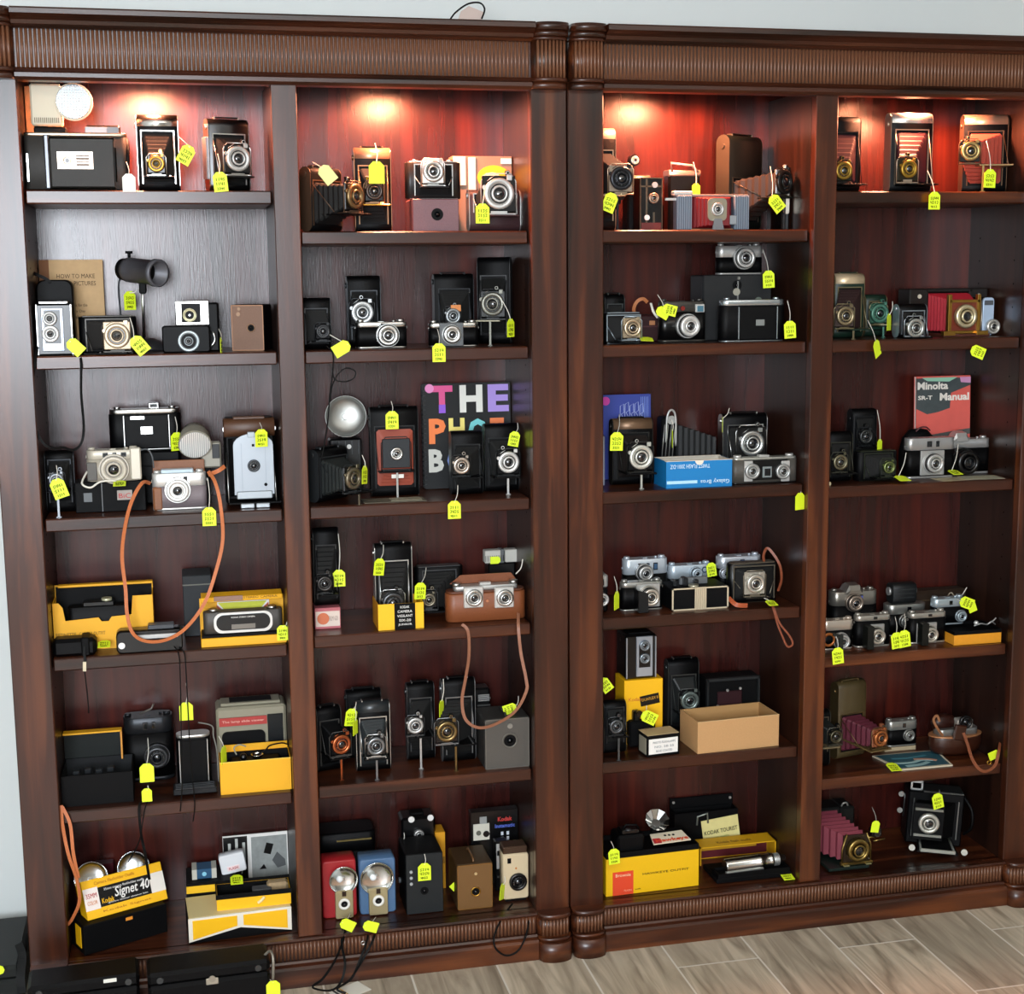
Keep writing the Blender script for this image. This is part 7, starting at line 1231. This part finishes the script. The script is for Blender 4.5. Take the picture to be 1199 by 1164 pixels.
price(981, 768, (979, 745), .010, 'ornate silver camera beside the orange filter', ang=-6, ay=.05); price(1050, 750, (1048, 722), .022, 'folding 35 mm camera pair, left tag of two,', ang=-8, ay=.09, lab='yellow-green price tag at left of two overlapping tags, bay four shelf four'); price(1059, 748, (1059, 718), .016, 'x', ang=-8, ay=.09, k=1.05, lab='yellow-green price tag at right of two overlapping tags, bay four shelf four')
price(1132, 706, (1121, 702), .06, 'small camera with pale top in the carton', ang=-68, ay=.085, k=.95); price(1138, 710, None, .065, 'x', ang=-20, k=.75, wr=False, lab='yellow-green tag beneath another on the camera in the orange-yellow carton')
# ---- bay 4 shelf 5
t = fold(S(4, 5, 960, 984, 832, .14, rot=10), (977, 862, 9), 'black folding camera with a cream base plate, left corner of bay four shelf five', ext=.075, ring=m_col('#4a4636'), trim=m_col('#5c5a50'), plate=BLM, bel=M('#151816', .5), handle=False, finder=.8, bedm=M('#6e6248', .5, .3)) if False else None
s = S(4, 5, 962, 984, 832, .12); s.x = XC[4]+.042; s.w = .07; t = fold(s, (978, 862, 9), 'black folding camera with a cream base plate, left corner of bay four shelf five', ext=.075, ring=m_col('#4a4636'), trim=m_col('#5c5a50'), plate=BLM, bel=M('#151816', .5), handle=False, finder=.8, bedm=M('#6e6248', .5, .3), stand=False)
OLV = M('#4a3d22', .45, 0, .3, 400, .1); s = S(4, 5, 980, 1016, 796, .175, rot=12); t = fold(s, (1030, 864, 11), 'olive brown folding camera with maroon bellows reaching forward, bay four', ext=.125, ring=m_col('#a8683c'), trim=m_col('#6b5a3a'), plate=M('#7a4428', .4), bel=M('#5a2230', .55), body=OLV, bedm=M('#5a4a2a', .45), handle=True, finder=.8, stand=False, open_h=.11)
s = S(4, 5, 1043, 1066, 853, .20); s.h = .02; u = mk(s, 'booklet', 'thin cream booklet under the small black and silver camera, bay four', 'booklet'); G().box(0, 0, 0, .10, .06, .012, M('#a8987a', .6), .001).obj('pages', u); TOP[u] = s.z+.0135
s = S(4, 5, 1040, 1075, 842, .20, on=u); t = rig(s, (1066, 862, 8), 'small black and silver camera resting on a thin cream booklet', L=.012, windows=1, topf=.35, met=M('#9c9c96', .35, .7), d=.035)
s = S(4, 5, 1045, 1122, 885, .04); s.h = .005; t = mk(s, 'magazine', 'teal photo magazine lying open flat on shelf five of bay four', 'magazine'); g = G(); g.add([(-.075, 0, 0), (.085, .0, 0), (.105, .13, 0), (-.10, .13, 0), (-.075, 0, .004), (.085, .0, .004), (.105, .13, .004), (-.10, .13, .004)], [(3, 2, 1, 0), (4, 5, 6, 7), (0, 1, 5, 4), (1, 2, 6, 5), (2, 3, 7, 6), (3, 0, 4, 7)], M('#c9bfa6', .6)); g.obj('pages', t)
g = G(); g.add([(-.071, .008, .0042), (.080, .008, .0042), (.098, .126, .0042), (-.094, .126, .0042)], [(0, 1, 2, 3)], M('#24505c', .5, 0, 0, 30, .3)); g.obj('cover_picture', t); g = G(); g.band(smooth_path([(-.05, .02, .0046), (.0, .025, .0046), (.03, .04, .0046)]), .014, .0006, M('#8fb0b0', .5), nrm=(0, 0, 1)); g.band(smooth_path([(-.07, .05, .0046), (-.02, .045, .0046), (.02, .06, .0046), (.05, .05, .0046)]), .012, .0006, M('#9ab8b6', .5), nrm=(0, 0, 1)); g.band(smooth_path([(.0, .07, .0048), (.04, .06, .0048), (.06, .045, .0048)]), .012, .0006, M('#b88a74', .5), nrm=(0, 0, 1)); g.band(smooth_path([(-.06, .09, .0046), (-.01, .085, .0046), (.05, .095, .0046)]), .01, .0006, M('#3f7682', .5), nrm=(0, 0, 1)); g.obj('cover_artwork', t)
LB = M('#33170c', .3, 0, .2, 300, .2, .3); s = S(4, 5, 1106, 1166, 850, .10); s.z += .0048; t = mk(s, 'leather_case_camera', 'camera in a glossy brown leather case with strap loop, right of bay four', 'camera'); w, h = s.w, s.h; z1 = h
G().loft([[(w*.5*q*math.cos(a)*(1), .045+.042*q*math.sin(a), zz) for a in [2*PI*k/24 for k in range(24)]] for q, zz in ((.80, .0), (.94, h*.10), (1, h*.30), (1, h*.52), (.98, h*.56))], LB, True).obj('case_body', t); G().loft([[(w*.5*q*math.cos(a), .045+.042*q*math.sin(a), zz) for a in [2*PI*k/24 for k in range(24)]] for q, zz in ((1.0, h*.55), (1.015, h*.57), (1.0, h*.60))], M('#a8724a', .35, .3), True).obj('case_rim', t)
G().extr(rr(w*.78, .05, .018, 5, 0, .045), 'z', h*.58, h*.80, M('#8a8a86', .35, .7), True, .001).obj('camera_top', t); G().box(-w*.05, .0, h*.5, w*.22, .012, h*.48, LB, .004, rot=Matrix.Rotation(.2, 3, 'Y')).obj('case_flap', t); lens(t, w*.10, h*1.02, .02, .020, BLS, BLS, L=.008); G().box(w*.12, .022, h*.78, .05, .03, h*.30, M('#b9b5ac', .35, .5), .004).obj('prism_hump', t)
G().loft([[(-w*.20+w*.24*q*math.cos(a), .055+.02*math.sin(a)*q, zz) for a in [2*PI*k/16 for k in range(16)]] for q, zz in ((.9, h*.75), (1, h*.95), (.8, h*1.12), (.3, h*1.2))], M('#2a120c', .35), True).obj('open_lid', t)
strap(t, [(1104, 862, .10), (1097, 852, .09), (1093, 843, .09), (1097, 838, .09), (1100, 845, .09)], .007, .002, M('#8a5c3c', .5), name='leather_strap'); strap(t, [(1128, 858, .045), (1133, 872, .030), (1138, 888, .014), (1146, 900, .010), (1155, 903, .010), (1165, 896, .010), (1169, 882, .014), (1171, 870, .04)], .009, .002, M('#7a4226', .5, 0, .2, 200, .2), .2, name='leather_strap'); G().ring(MW[t].inverted() @ at(1158, 893, .012), .007, .004, .002, BRS).obj('strap_buckle', t)
price(1046, 898, None, .034, 'x', flat=True, ang=2, k=1.0, lab='yellow-green tag lying at the foot of the olive folding camera'); price(1164, 884, None, .03, 'glossy brown leather case strap', ang=70, k=.75, wr=False)
# ---- bay 4 bottom
s = S(4, 6, 958, 1010, 950, .19); s.w = .15; s.x = XC[4]+.085; s.h = at(985, 945, .19).z-s.z; t = mk(s, 'plate_camera', 'big camera with dusty pink bellows and brass lens on the bottom shelf', 'camera'); w, h = s.w, s.h; BKB = M('#121312', .45, 0, .2, 300)
g = G(); g.box(0, 0, 0, w, .07, h, BKB, .004); g.box(w*.56, -.01, .0, .045, .08, h*1.02, BKB, .006); g.obj('camera_box', t)
x, z = loc(s, 1002, 993, -.13); PKB = M('#7c3440', .55); secs = []
for i in range(15):
    k = i/14; q = .005 if i % 2 else 0; ww = w*.42*(1-k)+.034*k-q; hh_ = h*.36*(1-k)+.040*k-q; cx = x*k-.01*(1-k); cz = h*.58*(1-k)+z*k; y = -.002-.125*k; secs.append([(cx-ww, y, cz-hh_), (cx+ww, y, cz-hh_), (cx+ww, y, cz+hh_), (cx-ww, y, cz+hh_)])
G().loft(secs, PKB).obj('bellows', t); BR3 = M('#8a7440', .3, .9)
G().box(x, -.134, z-.042, .078, .008, .082, M('#2a1f14', .4), .003).obj('lens_board', t); g = G(); g.tube([(x-.044, -.134, .016), (x-.044, -.134, z), (x-.03, -.134, z+.045)], .0028, BR3); g.tube([(x+.044, -.134, .016), (x+.044, -.134, z+.01), (x+.03, -.134, z+.045)], .0028, BR3); g.box(x, -.142, .012, .10, .012, .008, BR3, .002); g.obj('brass_frame', t)
lens(t, x, z, -.136, .034, BR3, BLS, L=.018, glass=.6); xf, zf = loc(s, 1026, 975, -.13); g = G(); g.box(xf, -.136, zf-.012, .030, .025, .026, BLS, .003); o = g.obj('finder', t); G().cyl((xf, -.136, zf), .010, .003, GLS, '-y').obj('finder_lens', o); G().tube([(x+.034, -.134, z+.03), (xf, -.13, zf-.012)], .003, BR3).obj('finder_arm', t); G().tube([(xf-.012, -.136, zf-.022), (xf+.024, -.136, zf-.018)], .0022, BR3).obj('finder_rod', t)
G().box(x*.45, -.15, .002, .125, .15, .009, M('#15201c', .4), .002).obj('bed', t); g = G(); [g.box(x+sx*.034, -.148, .011, .018, .03, .004, M('#8f8a62', .4, .6), .001) for sx in (-1, 1)]; g.obj('focus_rail', t)
G().tube([(w*.62, -.04, .030), (w*.72, -.12, .006)], .0025, M('#8f8a80', .3, .7)).obj('prop_rod', t); G().tube(smooth_path([(w*.45, .0, h*1.02), (w*.47, -.004, h*1.09), (w*.54, -.004, h*1.10), (w*.58, 0, h*1.02)]), .0028, M('#a8a8a0', .3, .6)).obj('frame_finder', t)
s = S(4, 6, 1064, 1122, 929, .14); s.rot = math.radians(-20); s.z += .004; t = mk(s, 'press_camera', 'black press camera with large silver lens and wire finder, bottom of bay four', 'camera', roll=.06, tilt=-.03); w, h = s.w, s.h
G().box(0, 0, .002, w, .09, h*.96, BLK, .004).obj('body', t); g = G(); [g.box(sx*w*.40, -.003, h*.14, .004, .004, h*.70, M('#8d908e', .3, .8), .001) for sx in (-1, 1)]; g.box(w*.12, .0, h*.955, w*.72, .07, .006, M('#4a4d4c', .35, .7), .001); g.obj('metal_trim', t)
x, z = loc(s, 1087, 963, -.06); G().loft([[(x*k-w*.34*(1-.25*k)+(0), -.002-.05*k, h*.20+.01*k), (x*k+w*.34*(1-.25*k), -.002-.05*k, h*.20+.01*k), (x*k+w*.34*(1-.25*k), -.002-.05*k, h*.82-.01*k), (x*k-w*.34*(1-.25*k), -.002-.05*k, h*.82-.01*k)] for k in (0, .25, .5, .75, 1)], BLM).obj('bellows', t)
G().box(x, -.060, z-.055, w*.55, .008, .11, BLM, .003).obj('lens_board', t); G().box(x, -.064, z+.034, w*.50, .005, .008, M('#7d8078', .35, .7), .001).obj('board_clip', t); G().box(x, -.064, z-.044, w*.50, .005, .008, M('#8f928c', .35, .7), .001).obj('board_clip', t); lens(t, x, z, -.062, .030, M('#b9b8ae', .35, .6), M('#9c9c92', .4, .5), L=.014, glass=.62)
g = G(); g.add([(-w*.36, -.085, .012), (w*.36, -.085, .012), (w*.30, -.004, h*.17), (-w*.30, -.004, h*.17), (-w*.36, -.085, .006), (w*.36, -.085, .006), (w*.30, -.004, h*.165), (-w*.30, -.004, h*.165)], [(0, 1, 2, 3), (7, 6, 5, 4), (0, 4, 5, 1), (2, 6, 7, 3), (1, 5, 6, 2), (0, 3, 7, 4)], BLM); g.obj('bed', t); g = G(); [g.tube([(sx*w*.30, -.088, .014), (sx*w*.26, -.01, h*.18)], .0035, M('#8f928c', .35, .7)) for sx in (-1, 1)]; g.box(0, -.092, .010, w*.62, .006, .010, M('#a9aca2', .35, .7), .001); g.obj('focus_rail', t)
g = G(); [g.cyl((sx*w*.46, -.085, .020), .009, .008, M('#d4d6cc', .3, .5)) for sx in (-1, 1)]; g.obj('focus_knob', t); zq = h*.97
g = G(); fw, fh = .030, .026; xo = -w*.36; [g.box(xo+sx*fw/2, .01, zq, .005, .004, fh, M('#b3b8b6', .35, .6)) for sx in (-1, 1)]; g.box(xo, .01, zq+fh-.004, fw+.005, .004, .006, M('#b3b8b6', .35, .6)); g.box(xo, .01, zq-.001, fw+.005, .004, .006, M('#b3b8b6', .35, .6)); g.obj('sports_finder', t)
g = G(); g.tube([(-w*.62, .03, h*.9), (-w*.55, .02, h*.86), (-w*.55, .02, h*.45)], .002, M('#4a4d4c', .3, .7)); [g.cyl((-w*.62, .02, h*(.86-.30*k)), .008, .005, M('#8d908c', .35, .6)) for k in range(2)]; g.obj('rangefinder_arm', t); G().tube(smooth_path([(w*.5, .02, h*.9), (w*.64, .0, h*.7), (w*.66, .0, h*.4), (w*.56, .02, h*.22)]), .005, BLK).obj('hand_strap', t)
price(1025, 968, (1021, 945), .045, 'x', ang=10, k=.75, wr=False, ay=.15, lab='yellow-green tag on the finder of the pink bellows camera'); price(1098, 938, (1100, 925), .045, 'black press camera', ang=-12, ay=.10)

# ================================================================ in front of and on top of the cases
def gear_case(px, py, y, w, d, h, lab, rot=0, latch=True, x=None):
    p = at(px, py, y); t = thing('camera_case', lab, 'camera case', (p.x if x is None else x, y, FZ+.0005), math.radians(rot)); TOP[t] = FZ+h
    G().box(0, 0, 0, w, d, h*.80, BLK, .008).obj('case_body', t); G().box(0, 0, h*.81, w, d, h*.19, BLK, .008).obj('case_lid', t)
    if latch:
        g = G(); g.box(w*.02, -.004, h*.74, .030, .006, .016, M('#b9b3a4', .3, .8), .002); g.cyl((w*.02, -.004, h*.84), .008, .004, M('#a8a294', .3, .8)); g.obj('latch', t)
    g = G(); [g.cyl((sx*w*.40, 0, h*.90), .008, .004, M('#3a3c3c', .35, .5)) for sx in (-1, 1)]; g.obj('stud', t)
    return t
c1 = gear_case(245, 1135, -.20, .29, .10, at(245, 1133, -.20).z-FZ, 'black camera case with bright latch on the floor before the left bookcase', rot=2)
c2_ = gear_case(98, 1150, -.19, .255, .10, at(98, 1149, -.19).z-FZ, 'black camera case with white tag on the floor at the left bookcase corner', rot=3, latch=False)
G().box(.06, -.0012, at(98, 1149, -.19).z-FZ-.012, .03, .0014, .009, M('#d6d6cc', .5)).obj('white_label', c2_)
hq = at(245, 1133, -.20).z-FZ; G().tube(smooth_path([(.135, .03, hq-.002), (.148, .02, hq+.012), (.153, .0, hq), (.150, -.004, hq-.06)]), .0035, M('#8a8478', .4, .5)).obj('strap_clip', c1)
p = at(20, 1130, -.02); c3 = thing('equipment_case', 'large black hard case on the floor against the wall left of the bookcases', 'equipment case', (-.42, .02, FZ+.0005), math.radians(0)); 
G().box(0, 0, 0, .60, .30, .085, M('#141716', .5, 0, .3, 200), .008).obj('case_body', c3); G().box(0, 0, .0865, .60, .30, .035, M('#141716', .5, 0, .3, 200), .008).obj('case_lid', c3); TOP[c3] = 0
strap(c3, [(22, 1105, .0), (26, 1120, -.02), (24, 1145, -.05), (26, 1163, -.06)], .02, .003, M('#0c0d0d', .6), name='carry_strap')
price(320, 1159, (316, 1147), -.24, 'black camera case with the bright latch', ay=-.20, k=1.0, wr=False); price(-3, 1137, None, -.01, 'x', ang=70, k=.7, wr=False, lab='yellow tag edge on the large hard case by the wall')
p = atz(418, 1166, FZ); t = thing('instruction_sheet', 'white printed sheet with brown stripes on the floor under black straps', 'paper', (p.x, p.y, FZ+.0006), .5); G().box(0, 0, 0, .09, .06, .001, M('#ddd9cc', .6)).obj('sheet', t); g = G(); g.box(-.022, .0, .0011, .006, .06, .0004, M('#8a4a1a', .6)); g.box(-.032, .0, .0011, .006, .06, .0004, BLS); g.box(-.014, .0, .0011, .003, .06, .0004, M('#c9922a', .6)); g.obj('printed_stripe', t)
g = G(); scribble(g, 0, 0, .03, .01, 0, 5); 
# cabinet top: cord loop and card
s_ = at(548, 20, .02); t = thing('camera_pouch', 'clear pouch with a black cord loop on top of the left bookcase', 'pouch', (s_.x, .02, 2.4375)); TOP[t] = 0
inv = MW[t].inverted(); g = G(); P = smooth_path([inv @ at(a, b, .02) for a, b in ((527, 23), (533, 15), (545, 6), (555, 3), (563, 4), (567, 9), (567, 14), (564, 22))], 6); g.tube(P, .0022, CORD, 7); g.obj('cord_loop', t)
a, b, c_, d_ = [inv @ at(*q, .03) for q in ((536, 24), (564, 24), (566, 14), (549, 7))]; e_ = inv @ at(540, 13, .03); G().poly([(a.x, a.z), (b.x, b.z), (c_.x, c_.z), (d_.x, d_.z), (e_.x, e_.z)], .010, .013, M('#b5a298', .5)).obj('card', t)
